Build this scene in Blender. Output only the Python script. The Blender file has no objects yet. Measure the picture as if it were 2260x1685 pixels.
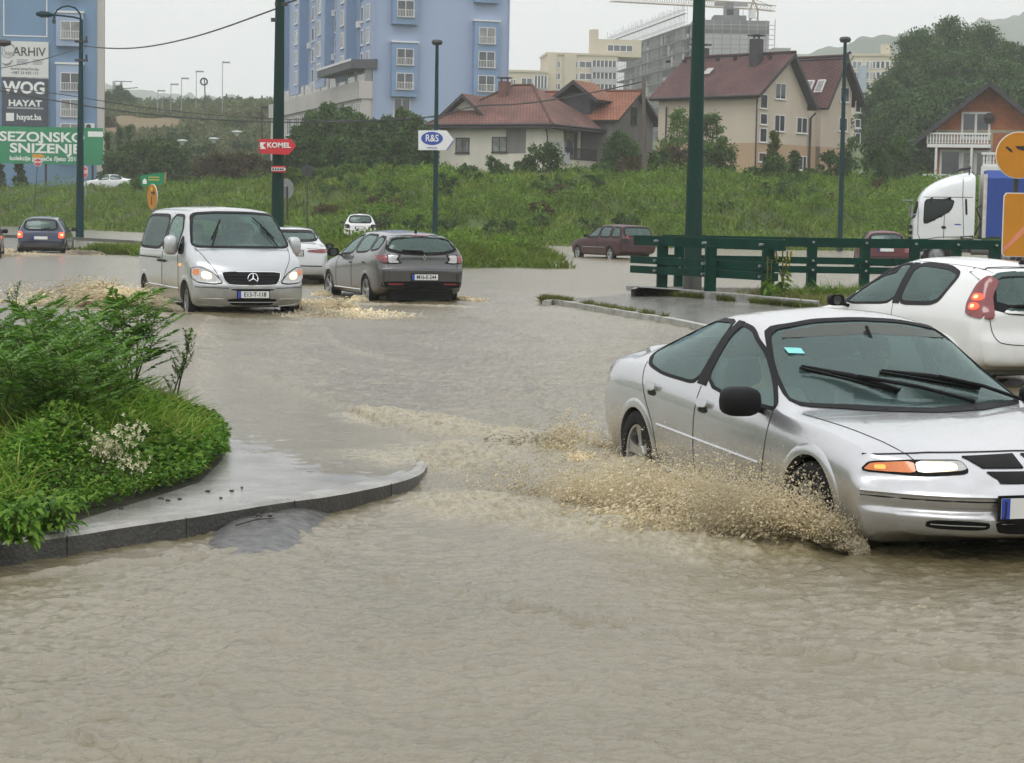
import bpy, math, random
import numpy as np
from mathutils import Vector, Matrix
from mathutils.bvhtree import BVHTree
from mathutils.geometry import delaunay_2d_cdt

# ------------------------------------------------------------------ camera, sky, sun, exposure
SC = bpy.context.scene
COL = SC.collection
FPX, PITCH, ROLL, EYE = 4461.0, 0.083, 0.018, 1.745     # focal length in pixels of a 2260 px wide frame
cp, sp, cr, sr = math.cos(PITCH), math.sin(PITCH), math.cos(ROLL), math.sin(ROLL)
F_ = np.array([0, cp, -sp]); U_ = np.array([0, sp, cp]); R_ = np.array([1.0, 0, 0])
camd = bpy.data.cameras.new('camera'); cam = bpy.data.objects.new('camera', camd); COL.objects.link(cam)
camd.sensor_width = 36.0; camd.lens = 36.0*FPX/2260.0; camd.clip_start = 0.1; camd.clip_end = 9000
right = cr*R_+sr*U_; up = -sr*R_+cr*U_
cam.matrix_world = Matrix(((right[0], up[0], -F_[0], 0), (right[1], up[1], -F_[1], 0), (right[2], up[2], -F_[2], EYE), (0, 0, 0, 1)))
SC.camera = cam

W = bpy.data.worlds.new('World'); SC.world = W; W.use_nodes = True
nt = W.node_tree; bg = nt.nodes['Background']
sky = nt.nodes.new('ShaderNodeTexSky'); sky.sky_type = 'NISHITA'; sky.sun_disc = False
SUN_EL, SUN_AZ = math.radians(58), math.radians(200)
sky.sun_elevation = SUN_EL; sky.sun_rotation = SUN_AZ; sky.dust_density = 6.0; sky.air_density = 1.5
hs = nt.nodes.new('ShaderNodeHueSaturation'); hs.inputs['Saturation'].default_value = 0.12; hs.inputs['Value'].default_value = 1.0
nt.links.new(sky.outputs[0], hs.inputs['Color'])
# overcast: an even cloud deck, a little brighter towards the zenith, over the clear-sky light
tc = nt.nodes.new('ShaderNodeTexCoord'); sep = nt.nodes.new('ShaderNodeSeparateXYZ'); nt.links.new(tc.outputs['Generated'], sep.inputs[0])
rp = nt.nodes.new('ShaderNodeValToRGB'); nt.links.new(sep.outputs['Z'], rp.inputs[0])
rp.color_ramp.elements[0].position = 0.0; rp.color_ramp.elements[0].color = (10.6, 10.75, 11.0, 1)
rp.color_ramp.elements[1].position = 1.0; rp.color_ramp.elements[1].color = (15.6, 15.8, 16.1, 1)
for p_, c_ in ((.18, 12.4), (.5, 14.4)): e_ = rp.color_ramp.elements.new(p_); e_.color = (c_, c_*1.012, c_*1.03, 1)
nz = nt.nodes.new('ShaderNodeTexNoise'); nz.inputs['Scale'].default_value = 2.2; nz.inputs['Detail'].default_value = 5
nt.links.new(tc.outputs['Generated'], nz.inputs['Vector'])
cm = nt.nodes.new('ShaderNodeMapRange'); cm.inputs['To Min'].default_value = 0.93; cm.inputs['To Max'].default_value = 1.07
nt.links.new(nz.outputs[0], cm.inputs['Value'])
ml = nt.nodes.new('ShaderNodeMix'); ml.data_type = 'RGBA'; ml.blend_type = 'MULTIPLY'; ml.inputs['Factor'].default_value = 1
nt.links.new(rp.outputs[0], ml.inputs['A']); nt.links.new(cm.outputs[0], ml.inputs['B'])
mx = nt.nodes.new('ShaderNodeMix'); mx.data_type = 'RGBA'; mx.inputs['Factor'].default_value = 0.9
nt.links.new(hs.outputs[0], mx.inputs['A']); nt.links.new(ml.outputs['Result'], mx.inputs['B'])
nt.links.new(mx.outputs['Result'], bg.inputs['Color']); bg.inputs['Strength'].default_value = 0.1

sund = bpy.data.lights.new('sun', 'SUN'); sund.energy = 0.7; sund.angle = math.radians(25); sund.color = (1, .97, .92)
sun = bpy.data.objects.new('sun', sund); COL.objects.link(sun)
sd = Vector((math.sin(SUN_AZ)*math.cos(SUN_EL), math.cos(SUN_AZ)*math.cos(SUN_EL), math.sin(SUN_EL)))
sun.rotation_euler = sd.to_track_quat('Z', 'Y').to_euler()
vs = SC.view_settings; vs.view_transform = 'Standard'; vs.look = 'None'; vs.exposure = 0.0; vs.gamma = 1.0
SC.cycles.max_bounces = 7; SC.cycles.transparent_max_bounces = 12; SC.cycles.volume_bounces = 3
SC.cycles.caustics_reflective = False; SC.cycles.caustics_refractive = False
SC.cycles.use_denoising = True

# ------------------------------------------------------------------ helpers
RNG = np.random.default_rng(7); random.seed(7)
ZO = {0: (0, 0, 1.0), 1: (0, 0, 3.442), 2: (560, 0, 3.442), 3: (1100, 0, 3.442), 4: (1640, 0, 3.553), 5: (0, 400, 3.442), 6: (600, 400, 3.442),
      7: (1180, 400, 3.442), 8: (1640, 400, 3.553), 9: (0, 60, 5.163), 10: (1960, 260, 4.86), 11: (0, 640, 2.581), 12: (500, 800, 2.462)}
def px(k, x, y):
    o = ZO[k]; return o[0]+x/o[2], o[1]+y/o[2]
def ray(k, x, y):
    X, Y = px(k, x, y); X -= 1130; Y -= 842.5
    a, b = X*cr+Y*sr, -X*sr+Y*cr
    return F_+a/FPX*R_-b/FPX*U_
def at(k, x, y, d):                    # the point seen in that direction at ground distance d
    r = ray(k, x, y); t = d/r[1]; return Vector((r[0]*t, d, EYE+r[2]*t))
def on(k, x, y, z=0.0):                # the point seen in that direction on the level z
    r = ray(k, x, y); t = (z-EYE)/r[2]; return Vector((r[0]*t, r[1]*t, z))

def nmesh(name, V, F, mats=(), smooth=False, mi=None, sharp=None):
    me = bpy.data.meshes.new(name); V = np.asarray(V, dtype=np.float32)
    if isinstance(F, np.ndarray) and F.ndim == 2:
        n, k = F.shape
        me.vertices.add(len(V)); me.vertices.foreach_set('co', V.ravel())
        me.loops.add(n*k); me.loops.foreach_set('vertex_index', F.astype(np.int32).ravel())
        me.polygons.add(n); me.polygons.foreach_set('loop_start', np.arange(0, n*k, k, dtype=np.int32))
        me.update(calc_edges=True)
    else:
        me.from_pydata([tuple(v) for v in V], [], [tuple(f) for f in F]); me.update()
    for m in mats: me.materials.append(m)
    if mi is not None: me.polygons.foreach_set('material_index', np.asarray(mi, dtype=np.int32))
    if smooth:
        me.polygons.foreach_set('use_smooth', np.ones(len(me.polygons), dtype=bool))
        if sharp: me.set_sharp_from_angle(angle=math.radians(sharp))
    return me
def link(name, me, parent=None, loc=None, rot=None):
    o = bpy.data.objects.new(name, me); COL.objects.link(o)
    if parent is not None: o.parent = parent
    if loc is not None: o.location = loc
    if rot is not None: o.rotation_euler = rot
    return o
def tag(o, label=None, cat=None, group=None, kind=None):
    if label: o['label'] = label
    if cat: o['category'] = cat
    if group: o['group'] = group
    if kind: o['kind'] = kind
    return o
def thing(name, label, cat, loc=(0, 0, 0), rz=0, group=None):
    return tag(link(name, None, None, loc, (0, 0, rz)), label, cat, group)
def copy_tree(o, parent=None):
    c = o.copy(); COL.objects.link(c)
    if parent is not None: c.parent = parent
    for ch in [x for x in o.children]: copy_tree(ch, c)
    return c

class MB:
    def __init__(s): s.v = []; s.f = []; s.m = []
    def add(s, vs, fs, m=0):
        b = len(s.v); s.v += [tuple(x) for x in vs]; s.f += [tuple(b+i for i in f) for f in fs]; s.m += [m]*len(fs); return s
    def box(s, c, d, rz=0, m=0, R=None):
        hx, hy, hz = d[0]/2, d[1]/2, d[2]/2
        P = [Vector((x, y, z)) for z in (-hz, hz) for y in (-hy, hy) for x in (-hx, hx)]
        if R is None: R = Matrix.Rotation(rz, 3, 'Z')
        P = [R @ p + Vector(c) for p in P]
        return s.add(P, [(0, 2, 3, 1), (4, 5, 7, 6), (0, 1, 5, 4), (2, 6, 7, 3), (0, 4, 6, 2), (1, 3, 7, 5)], m)
    def bb(s, a, b, m=0):
        return s.box([(a[i]+b[i])/2 for i in range(3)], [abs(b[i]-a[i]) for i in range(3)], m=m)
    def bar(s, a, b, w, h, m=0):          # rectangular bar from a to b, w across, h upright
        a, b = Vector(a), Vector(b); d = b-a; L = d.length; x = d.normalized()
        y = Vector((0, 0, 1)).cross(x)
        if y.length < 1e-4: y = Vector((0, 1, 0))
        y.normalize(); z = x.cross(y)
        R = Matrix((x, y, z)).transposed()
        return s.box((a+b)/2, (L, w, h), m=m, R=R)
    def cyl(s, a, b, r0, r1=None, n=12, m=0, caps=True):
        a, b = Vector(a), Vector(b); r1 = r0 if r1 is None else r1
        z = (b-a).normalized(); x = z.orthogonal().normalized(); y = z.cross(x)
        P = []
        for c, r in ((a, r0), (b, r1)):
            for i in range(n):
                t = 2*math.pi*i/n; P.append(c+x*(r*math.cos(t))+y*(r*math.sin(t)))
        F = [(i, (i+1) % n, n+(i+1) % n, n+i) for i in range(n)]
        if caps: F += [tuple(range(n-1, -1, -1)), tuple(range(n, 2*n))]
        return s.add(P, F, m)
    def tube(s, pts, r, n=6, m=0, rad=None):
        pts = [Vector(p) for p in pts]; P = []; N = len(pts); x = None
        for i, p in enumerate(pts):
            t = (pts[min(i+1, N-1)]-pts[max(i-1, 0)]).normalized()
            x = t.orthogonal().normalized() if x is None else (x-t*x.dot(t)).normalized()
            y = t.cross(x); q = rad[i] if rad is not None else r
            P += [p+x*(q*math.cos(2*math.pi*j/n))+y*(q*math.sin(2*math.pi*j/n)) for j in range(n)]
        F = [(i*n+j, i*n+(j+1) % n, (i+1)*n+(j+1) % n, (i+1)*n+j) for i in range(N-1) for j in range(n)]
        F += [tuple(range(n-1, -1, -1)), tuple(range((N-1)*n, N*n))]
        return s.add(P, F, m)
    def prism(s, poly, vec, m=0):         # polygon swept along vec
        vec = Vector(vec); n = len(poly); P = [Vector(p) for p in poly]; P += [p+vec for p in P]
        F = [tuple(range(n-1, -1, -1)), tuple(range(n, 2*n))]+[(i, (i+1) % n, n+(i+1) % n, n+i) for i in range(n)]
        return s.add(P, F, m)
    def lathe(s, prof, c=(0, 0, 0), axis='z', n=24, m=0, close=True):   # prof: (radius, height)
        P = []; k = len(prof)
        for j in range(n):
            t = 2*math.pi*j/n; q, w = math.cos(t), math.sin(t)
            for r, h in prof:
                p = (r*q, r*w, h) if axis == 'z' else ((r*q, h, r*w) if axis == 'y' else (h, r*q, r*w))
                P.append((p[0]+c[0], p[1]+c[1], p[2]+c[2]))
        F = [(j*k+i, ((j+1) % n)*k+i, ((j+1) % n)*k+i+1, j*k+i+1) for j in range(n) for i in range(k-1)]
        return s.add(P, F, m)
    def ball(s, c, r, n=8, sc=(1, 1, 1), m=0):
        pr = [(math.sin(math.pi*i/n)+1e-4, -math.cos(math.pi*i/n)) for i in range(n+1)]
        b = len(s.v); s.lathe(pr, n=n*2, m=m)
        for i in range(b, len(s.v)):
            v = s.v[i]; s.v[i] = (c[0]+v[0]*r*sc[0], c[1]+v[1]*r*sc[1], c[2]+v[2]*r*sc[2])
        return s
    def obj(s, name, mats, parent=None, smooth=False, sharp=35, loc=None, rot=None):
        if not isinstance(mats, (list, tuple)): mats = [mats]
        me = nmesh(name, s.v, s.f, mats, smooth, s.m, sharp)
        return link(name, me, parent, loc, rot)

def text_mesh(txt, h, m, bold=0.0, ext=0.004, sx=1.0, align='CENTER', space=1.0):
    cu = bpy.data.curves.new('lettering', 'FONT'); cu.body = txt; cu.size = h/0.72; cu.offset = bold; cu.extrude = ext
    cu.align_x = align; cu.align_y = 'CENTER'; cu.resolution_u = 3; cu.space_character = space
    o = bpy.data.objects.new('lettering', cu); COL.objects.link(o)
    dg = bpy.context.evaluated_depsgraph_get(); dg.update()
    me = bpy.data.meshes.new_from_object(o.evaluated_get(dg))
    bpy.data.objects.remove(o); me.name = 'lettering'; me.materials.clear(); me.materials.append(m)
    if sx != 1.0: me.transform(Matrix.Diagonal((sx, 1, 1, 1)))
    return me
def text(txt, h, m, parent, loc, rz=0.0, bold=0.0, sx=1.0, align='CENTER', space=1.0, name='lettering', rot=None):
    return link(name, text_mesh(txt, h, m, bold, 0.004, sx, align, space), parent, loc, rot or (math.pi/2, 0, rz))

# ------------------------------------------------------------------ materials
def newmat(name):
    m = bpy.data.materials.new(name); m.use_nodes = True; return m, m.node_tree, m.node_tree.nodes['Principled BSDF']
def c4(c, k=1.0): return (min(1, c[0]*k), min(1, c[1]*k), min(1, c[2]*k), 1)
def mat(name, col, rough=.6, metal=0.0, var=.12, scale=4.0, bump=0.0, bscale=40.0, coat=0.0, spec=.5, col2=None, streak=False, detail=5):
    m, n, b = newmat(name)
    b.inputs['Roughness'].default_value = rough; b.inputs['Metallic'].default_value = metal
    b.inputs['Coat Weight'].default_value = coat; b.inputs['Coat Roughness'].default_value = .04; b.inputs['Specular IOR Level'].default_value = spec
    t = n.nodes.new('ShaderNodeTexCoord')
    z = n.nodes.new('ShaderNodeTexNoise'); z.inputs['Scale'].default_value = scale; z.inputs['Detail'].default_value = detail
    src = t.outputs['Object']
    if streak:
        mp = n.nodes.new('ShaderNodeMapping'); mp.inputs['Scale'].default_value = (1, 1, .12); n.links.new(src, mp.inputs[0]); src2 = mp.outputs[0]
    else: src2 = src
    n.links.new(src2, z.inputs['Vector'])
    r = n.nodes.new('ShaderNodeValToRGB'); n.links.new(z.outputs[0], r.inputs[0])
    r.color_ramp.elements[0].position = .3; r.color_ramp.elements[1].position = .72
    r.color_ramp.elements[0].color = c4(col, 1-var); r.color_ramp.elements[1].color = c4(col2) if col2 else c4(col, 1+var)
    n.links.new(r.outputs[0], b.inputs['Base Color'])
    if bump:
        z2 = n.nodes.new('ShaderNodeTexNoise'); z2.inputs['Scale'].default_value = bscale; z2.inputs['Detail'].default_value = 4
        n.links.new(src, z2.inputs['Vector'])
        bp = n.nodes.new('ShaderNodeBump'); bp.inputs['Strength'].default_value = bump; bp.inputs['Distance'].default_value = .02
        n.links.new(z2.outputs[0], bp.inputs['Height']); n.links.new(bp.outputs[0], b.inputs['Normal'])
    return m
def emat(name, col, e, base=None):
    m, n, b = newmat(name); b.inputs['Base Color'].default_value = c4(base or col); b.inputs['Emission Color'].default_value = c4(col)
    b.inputs['Emission Strength'].default_value = e; b.inputs['Roughness'].default_value = .2; return m
def glassmat(name, tint, refl=1.0, rough=.02, body=None, bodyk=.0):
    # car glass: tinted see-through with Fresnel reflection and a thin film of rain and mist
    m, n, b = newmat(name); n.nodes.remove(b); out = n.nodes['Material Output']
    tr = n.nodes.new('ShaderNodeBsdfTransparent'); tr.inputs[0].default_value = c4(tint)
    gl = n.nodes.new('ShaderNodeBsdfGlossy'); gl.inputs['Roughness'].default_value = rough; gl.inputs[0].default_value = (.78, .95, .93, 1)
    df = n.nodes.new('ShaderNodeBsdfDiffuse'); df.inputs[0].default_value = c4(body or (.3, .4, .38))
    fr = n.nodes.new('ShaderNodeFresnel'); fr.inputs['IOR'].default_value = 1.5
    tc = n.nodes.new('ShaderNodeTexCoord'); nz = n.nodes.new('ShaderNodeTexNoise'); nz.inputs['Scale'].default_value = 60; nz.inputs['Detail'].default_value = 3
    n.links.new(tc.outputs['Object'], nz.inputs['Vector'])
    bp = n.nodes.new('ShaderNodeBump'); bp.inputs['Strength'].default_value = .12; bp.inputs['Distance'].default_value = .01
    n.links.new(nz.outputs[0], bp.inputs['Height']); n.links.new(bp.outputs[0], gl.inputs['Normal'])
    m1 = n.nodes.new('ShaderNodeMixShader'); m1.inputs[0].default_value = bodyk
    n.links.new(tr.outputs[0], m1.inputs[1]); n.links.new(df.outputs[0], m1.inputs[2])
    mm = n.nodes.new('ShaderNodeMath'); mm.operation = 'MULTIPLY_ADD'; mm.inputs[1].default_value = refl; mm.inputs[2].default_value = .03*refl; mm.use_clamp = True
    n.links.new(fr.outputs[0], mm.inputs[0])
    m2 = n.nodes.new('ShaderNodeMixShader'); n.links.new(mm.outputs[0], m2.inputs[0]); n.links.new(m1.outputs[0], m2.inputs[1]); n.links.new(gl.outputs[0], m2.inputs[2])
    n.links.new(m2.outputs[0], out.inputs['Surface']); return m
def leafmat(name, cols, rough=.5, trans=.25):
    m, n, b = newmat(name); g = n.nodes.new('ShaderNodeNewGeometry'); r = n.nodes.new('ShaderNodeValToRGB')
    n.links.new(g.outputs['Random Per Island'], r.inputs[0])
    while len(r.color_ramp.elements) < len(cols): r.color_ramp.elements.new(.5)
    for i, c in enumerate(cols):
        r.color_ramp.elements[i].position = i/(len(cols)-1); r.color_ramp.elements[i].color = c4(c)
    tc = n.nodes.new('ShaderNodeTexCoord'); nz = n.nodes.new('ShaderNodeTexNoise'); nz.inputs['Scale'].default_value = .55; nz.inputs['Detail'].default_value = 3
    n.links.new(tc.outputs['Object'], nz.inputs['Vector'])
    mr = n.nodes.new('ShaderNodeMapRange'); mr.inputs['From Min'].default_value = .3; mr.inputs['From Max'].default_value = .7; mr.inputs['To Min'].default_value = .62; mr.inputs['To Max'].default_value = 1.35
    n.links.new(nz.outputs[0], mr.inputs['Value'])
    mu = n.nodes.new('ShaderNodeMix'); mu.data_type = 'RGBA'; mu.blend_type = 'MULTIPLY'; mu.inputs['Factor'].default_value = 1
    n.links.new(r.outputs[0], mu.inputs['A']); n.links.new(mr.outputs[0], mu.inputs['B'])
    b.inputs['Roughness'].default_value = rough; b.inputs['Specular IOR Level'].default_value = .12
    n.links.new(mu.outputs['Result'], b.inputs['Base Color'])
    t = n.nodes.new('ShaderNodeBsdfTranslucent'); n.links.new(mu.outputs['Result'], t.inputs[0])
    mx = n.nodes.new('ShaderNodeMixShader'); mx.inputs[0].default_value = trans
    n.links.new(b.outputs[0], mx.inputs[1]); n.links.new(t.outputs[0], mx.inputs[2]); n.links.new(mx.outputs[0], n.nodes['Material Output'].inputs['Surface'])
    return m
M = {}
M['black'] = mat('black_plastic', (.008, .008, .009), .6, var=.3, scale=9, spec=.18)
M['rubber'] = mat('tyre_rubber', (.012, .012, .012), .7, var=.3, scale=20, bump=.3, spec=.2)
M['well'] = mat('wheel_well', (.012, .012, .012), .85)
M['rim'] = mat('alloy', (.48, .49, .5), .32, .8, var=.15, scale=12)
M['lining'] = mat('cabin_lining', (.11, .115, .11), .85, scale=8)
M['seat'] = mat('seat_cloth', (.13, .135, .14), .9, scale=12)
M['chrome'] = mat('chrome', (.8, .81, .82), .12, 1, var=.05)
M['plate'] = mat('plate_white', (.74, .75, .74), .4, var=.04)
M['ink'] = mat('plate_ink', (.015, .015, .018), .5, var=.05)
M['euro'] = mat('plate_blue', (.03, .07, .42), .4, var=.08)
M['white'] = mat('white_paint', (.78, .79, .79), .4, var=.04)
M['gap'] = mat('panel_gap', (.025, .025, .028), .7, spec=.2)
M['amber'] = mat('amber_lens', (.75, .2, .03), .15, coat=1, var=.15, scale=30)
M['redlens'] = mat('red_lens', (.19, .008, .010), .15, coat=1, var=.2, scale=30)
M['clear'] = mat('clear_lens', (.44, .44, .43), .15, .4, coat=1, var=.2, scale=30)
M['lit'] = emat('lit_headlamp', (1, .78, .46), 1.25); M['litc'] = emat('lit_filament', (1, .92, .75), 6.0)
M['lit2'] = emat('glowing_amber', (1, .36, .08), 1.1)
M['brake'] = emat('lit_brake_lamp', (1, .07, .03), 1.8)
M['brake2'] = emat('lit_brake_core', (1, .3, .12), 5.0)
M['glass'] = glassmat('car_glass', (.55, .72, .68), .8, .03, (.20, .31, .29), .17)
M['glassd'] = glassmat('privacy_glass', (.06, .065, .065), .55, .03)
M['pane_d'] = mat('mirror_glass', (.10, .11, .11), .15, .5)
M['skin'] = mat('skin', (.5, .33, .25), .6, var=.08)
M['hair'] = mat('dark_hair', (.03, .022, .018), .7)
M['cloth'] = mat('dark_clothes', (.06, .07, .09), .9)
M['pinkcloth'] = mat('light_clothes', (.5, .5, .5), .9)
# ------------------------------------------------------------------ vehicle building kit
def pch(keys):
    X = np.array([k[0] for k in keys], float); Y = np.array([k[1] for k in keys], float)
    if len(X) == 1: return lambda x: np.full_like(np.asarray(x, float), Y[0])
    h = np.diff(X); d = np.diff(Y)/h; m = np.zeros(len(X)); m[0] = d[0]; m[-1] = d[-1]
    for i in range(1, len(X)-1):
        if d[i-1]*d[i] > 0:
            a, b = 2*h[i]+h[i-1], h[i]+2*h[i-1]; m[i] = (a+b)/(a/d[i-1]+b/d[i])
    def f(x):
        x = np.clip(np.asarray(x, float), X[0], X[-1]); i = np.clip(np.searchsorted(X, x, side='right')-1, 0, len(h)-1)
        t = (x-X[i])/h[i]; return (2*t**3-3*t**2+1)*Y[i]+(t**3-2*t**2+t)*h[i]*m[i]+(-2*t**3+3*t**2)*Y[i+1]+(t**3-t**2)*h[i]*m[i+1]
    return f
def inpoly(P, x, y):
    c = np.zeros(x.shape, bool); n = len(P)
    for i in range(n):
        (ax, ay), (bx, by) = P[i], P[(i+1) % n]
        q = ((ay > y) != (by > y)); 
        with np.errstate(divide='ignore', invalid='ignore'): c ^= q & (x < (bx-ax)*(y-ay)/(by-ay+1e-12)+ax)
    return c
def chaik(P, n=2, closed=True, w=.25):
    P = [tuple(p) for p in P]
    for _ in range(n):
        Q = []; k = len(P)
        for i in range(k if closed else k-1):
            a, b = P[i], P[(i+1) % k]
            Q += [tuple(a[j]*(1-w)+b[j]*w for j in range(len(a))), tuple(a[j]*w+b[j]*(1-w) for j in range(len(a)))]
        if not closed: Q = [P[0]]+Q+[P[-1]]
        P = Q
    return P
def rnd(P, w=.14, n=2): return chaik(P, n, True, w)
def resamp(P, step, closed=True):
    Q = []; n = len(P)
    for i in range(n if closed else n-1):
        a, b = P[i], P[(i+1) % n]; L = math.hypot(b[0]-a[0], b[1]-a[1]); k = max(1, int(round(L/step)))
        Q += [(a[0]+(b[0]-a[0])*j/k, a[1]+(b[1]-a[1])*j/k) for j in range(k)]
    if not closed: Q.append(P[-1])
    return Q
def area2(P): return sum(P[i][0]*P[(i+1) % len(P)][1]-P[(i+1) % len(P)][0]*P[i][1] for i in range(len(P)))/2
def inset(P, e):
    s = 1 if area2(P) > 0 else -1; n = len(P); Q = []
    for i in range(n):
        a, p, b = P[i-1], P[i], P[(i+1) % n]
        t = (b[0]-a[0], b[1]-a[1]); L = math.hypot(*t) or 1
        Q.append((p[0]-t[1]/L*e*s, p[1]+t[0]/L*e*s))
    return Q

class Car:
    def __init__(s, root, sp, paint, step=.04):
        s.root, s.sp, s.paint = root, sp, paint
        x0, x1 = sp['x'][0], sp['x'][1]
        n = int((x1-x0)/step); t = np.linspace(0, 1, n); xs = x0+(x1-x0)*t
        xs = np.unique(np.concatenate([xs, x0+np.array([.006, .02]), x1-np.array([.006, .02])]))
        f = {k: pch(sp[k]) for k in ('zb', 'zs', 'zt', 'w', 'tf')}
        zb, zs, zt, w, tf = (f[k](xs) for k in ('zb', 'zs', 'zt', 'w', 'tf'))
        sf = pch(sp.get('sf', [(0, .955)]))(xs); hc = pch(sp.get('hc', [(0, .08)]))(xs)
        hc = np.minimum(hc, .5*np.maximum(zt-zs, .01)); zc = zt-hc; ws, wt = w*sf, w*tf; hb = zs-zb
        low = sp.get('low', .97)
        ctl = [(0*w, zb), (.6*w, zb), (.90*w, zb), (w*low, zb+.12*hb), (w, zb+.42*hb), (w*.998, zb+.80*hb), (ws, zs),
               (ws*.62+wt*.38+.012, zs+.40*(zc-zs)), (wt, zc), (.70*wt, zc+.72*hc), (0*w, zt)]
        P = np.array([np.stack(c, -1) for c in ctl])             # ctl, station, 2
        for it in range(sp.get('chk', 2)):
            a, b = P[:-1], P[1:]; q = np.empty((2*len(a),)+a.shape[1:]); q[0::2] = .75*a+.25*b; q[1::2] = .25*a+.75*b
            P = np.concatenate([P[:1], q, P[-1:]])
        P = P.transpose(1, 0, 2)                                   # station, K, 2
        K = P.shape[1]
        rings = []
        for i, x in enumerate(xs): rings.append((x, P[i]))
        cap = lambda i, x: [(x, np.stack([P[i][:, 0]*k, P[i][:, 1].mean()+(P[i][:, 1]-P[i][:, 1].mean())*k], -1)) for k in (.85, .68, .5, .3, .12, .001)]
        rings = cap(0, x0)[::-1]+rings+cap(len(xs)-1, x1)
        V = []
        for x, p in rings:
            full = np.concatenate([p, p[-2:0:-1]*np.array([-1, 1])])
            V.append(np.column_stack([np.full(len(full), x), full]))
        V = np.array(V); N, R = V.shape[:2]; V = V.reshape(-1, 3)
        wn = np.interp(V[:, 0], xs, w)
        L = sp.get('endlen', .55)
        tf_ = np.clip((V[:, 0]-(x1-L))/L, 0, 1)**1.6; tr_ = np.clip(((x0+L)-V[:, 0])/L, 0, 1)**1.6
        yy = np.clip(np.abs(V[:, 1])/np.interp(x1, xs, w), 0, 1.2); yr = np.clip(np.abs(V[:, 1])/np.interp(x0, xs, w), 0, 1.2)
        fx = pch(sp.get('fx', [(0, 0)]))(V[:, 2]); rx = pch(sp.get('rx', [(0, 0)]))(V[:, 2])
        V[:, 0] += tf_*(fx-sp.get('bow', .16)*yy**2.4)+tr_*(rx+sp.get('bowr', .12)*yr**2.4)
        i, j = np.meshgrid(np.arange(N-1), np.arange(R), indexing='ij'); a = i*R+j; b = i*R+(j+1) % R
        F = np.stack([a, b, b+R, a+R], -1).reshape(-1, 4)
        c = V[F]; nrm = np.cross(c[:, 2]-c[:, 0], c[:, 3]-c[:, 1])
        if (nrm*(c.mean(1)-V.mean(0))).sum() < 0: F = F[:, ::-1]; nrm = -nrm
        nrm /= np.linalg.norm(nrm, axis=1, keepdims=True)+1e-12
        s.V, s.F, s.nrm = V, F, nrm; s.keep = np.ones(len(F), bool); s.xs0, s.xs1 = x0, x1
        s.bvh = BVHTree.FromPolygons([Vector(v) for v in V], [tuple(int(q) for q in f) for f in F])
    # projection of a 2D point onto the skin
    def cast(s, ax, a, b, off, sg=1):
        if ax == 'side': o, d = Vector((a, 3*sg, b)), Vector((0, -sg, 0))
        elif ax == 'front': o, d = Vector((s.xs1+2, a*sg, b)), Vector((-1, 0, 0))
        elif ax == 'rear': o, d = Vector((s.xs0-2, a*sg, b)), Vector((1, 0, 0))
        else: o, d = Vector((a, b*sg, 5)), Vector((0, 0, -1))
        h, n, _, _ = s.bvh.ray_cast(o, d)
        if h is None:
            h, n, _, _ = s.bvh.find_nearest(o+d*(3 if ax == 'side' else 2.05)); n = Vector(n)
        if n.dot(d) > 0: n = -n
        return h+n*off, n
    def hole(s, ax, P, zmin=None):
        c = s.V[s.F]; n = s.nrm
        if ax == 'side': k = np.abs(n[:, 1]) > .3; A, B = c[..., 0], c[..., 2]; k &= np.abs(c[..., 1]).min(1) > .2
        elif ax == 'front': k = (n[:, 0] > .03) & (c[..., 0].mean(1) > (s.xs0+s.xs1)/2); A, B = c[..., 1], c[..., 2]
        else: k = (n[:, 0] < -.03) & (c[..., 0].mean(1) < (s.xs0+s.xs1)/2); A, B = c[..., 1], c[..., 2]
        k &= inpoly(P, A.mean(1), B.mean(1)); s.keep &= ~k
    def panel(s, name, ax, P, off, m, thick=0.0, sg=1, step=.06, parent=None, smooth=True):
        B = resamp(P, step); nb = len(B); a = np.array(B); I = []
        for u in np.arange(a[:, 0].min()+step/2, a[:, 0].max(), step):
            v = np.arange(a[:, 1].min()+step/2, a[:, 1].max(), step)
            if len(v):
                k = inpoly(B, np.full(len(v), u), v)
                for q in v[k]:
                    if np.min(np.hypot(a[:, 0]-u, a[:, 1]-q)) > step*.35: I.append((u, q))
        r = delaunay_2d_cdt([Vector(p) for p in B+I], [(i, (i+1) % nb) for i in range(nb)], [], 1, 1e-5)
        V = []; 
        for p in r[0]: V.append(s.cast(ax, p.x, p.y, off+thick, sg)[0])
        F = [tuple(f) for f in r[2]]
        if thick or off > .0:
            k = len(V); bd = {}
            for q, o in enumerate(r[3]):
                for e in o:
                    if e < nb: bd[e] = q
            ids = [bd[i] for i in range(nb) if i in bd]
            for q in ids:
                p = r[0][q]; V.append(s.cast(ax, p.x, p.y, -.006, sg)[0])
            m_ = len(ids)
            F += [(ids[i], ids[(i+1) % m_], k+(i+1) % m_, k+i) for i in range(m_)]
        me = nmesh(name, V, F, [m], smooth, None, 40)
        o = link(name, me, parent or s.root); s.fixn(o); return o
    def fixn(s, o):
        import bmesh
        b = bmesh.new(); b.from_mesh(o.data); bmesh.ops.recalc_face_normals(b, faces=b.faces)
        b.to_mesh(o.data); b.free()
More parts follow.
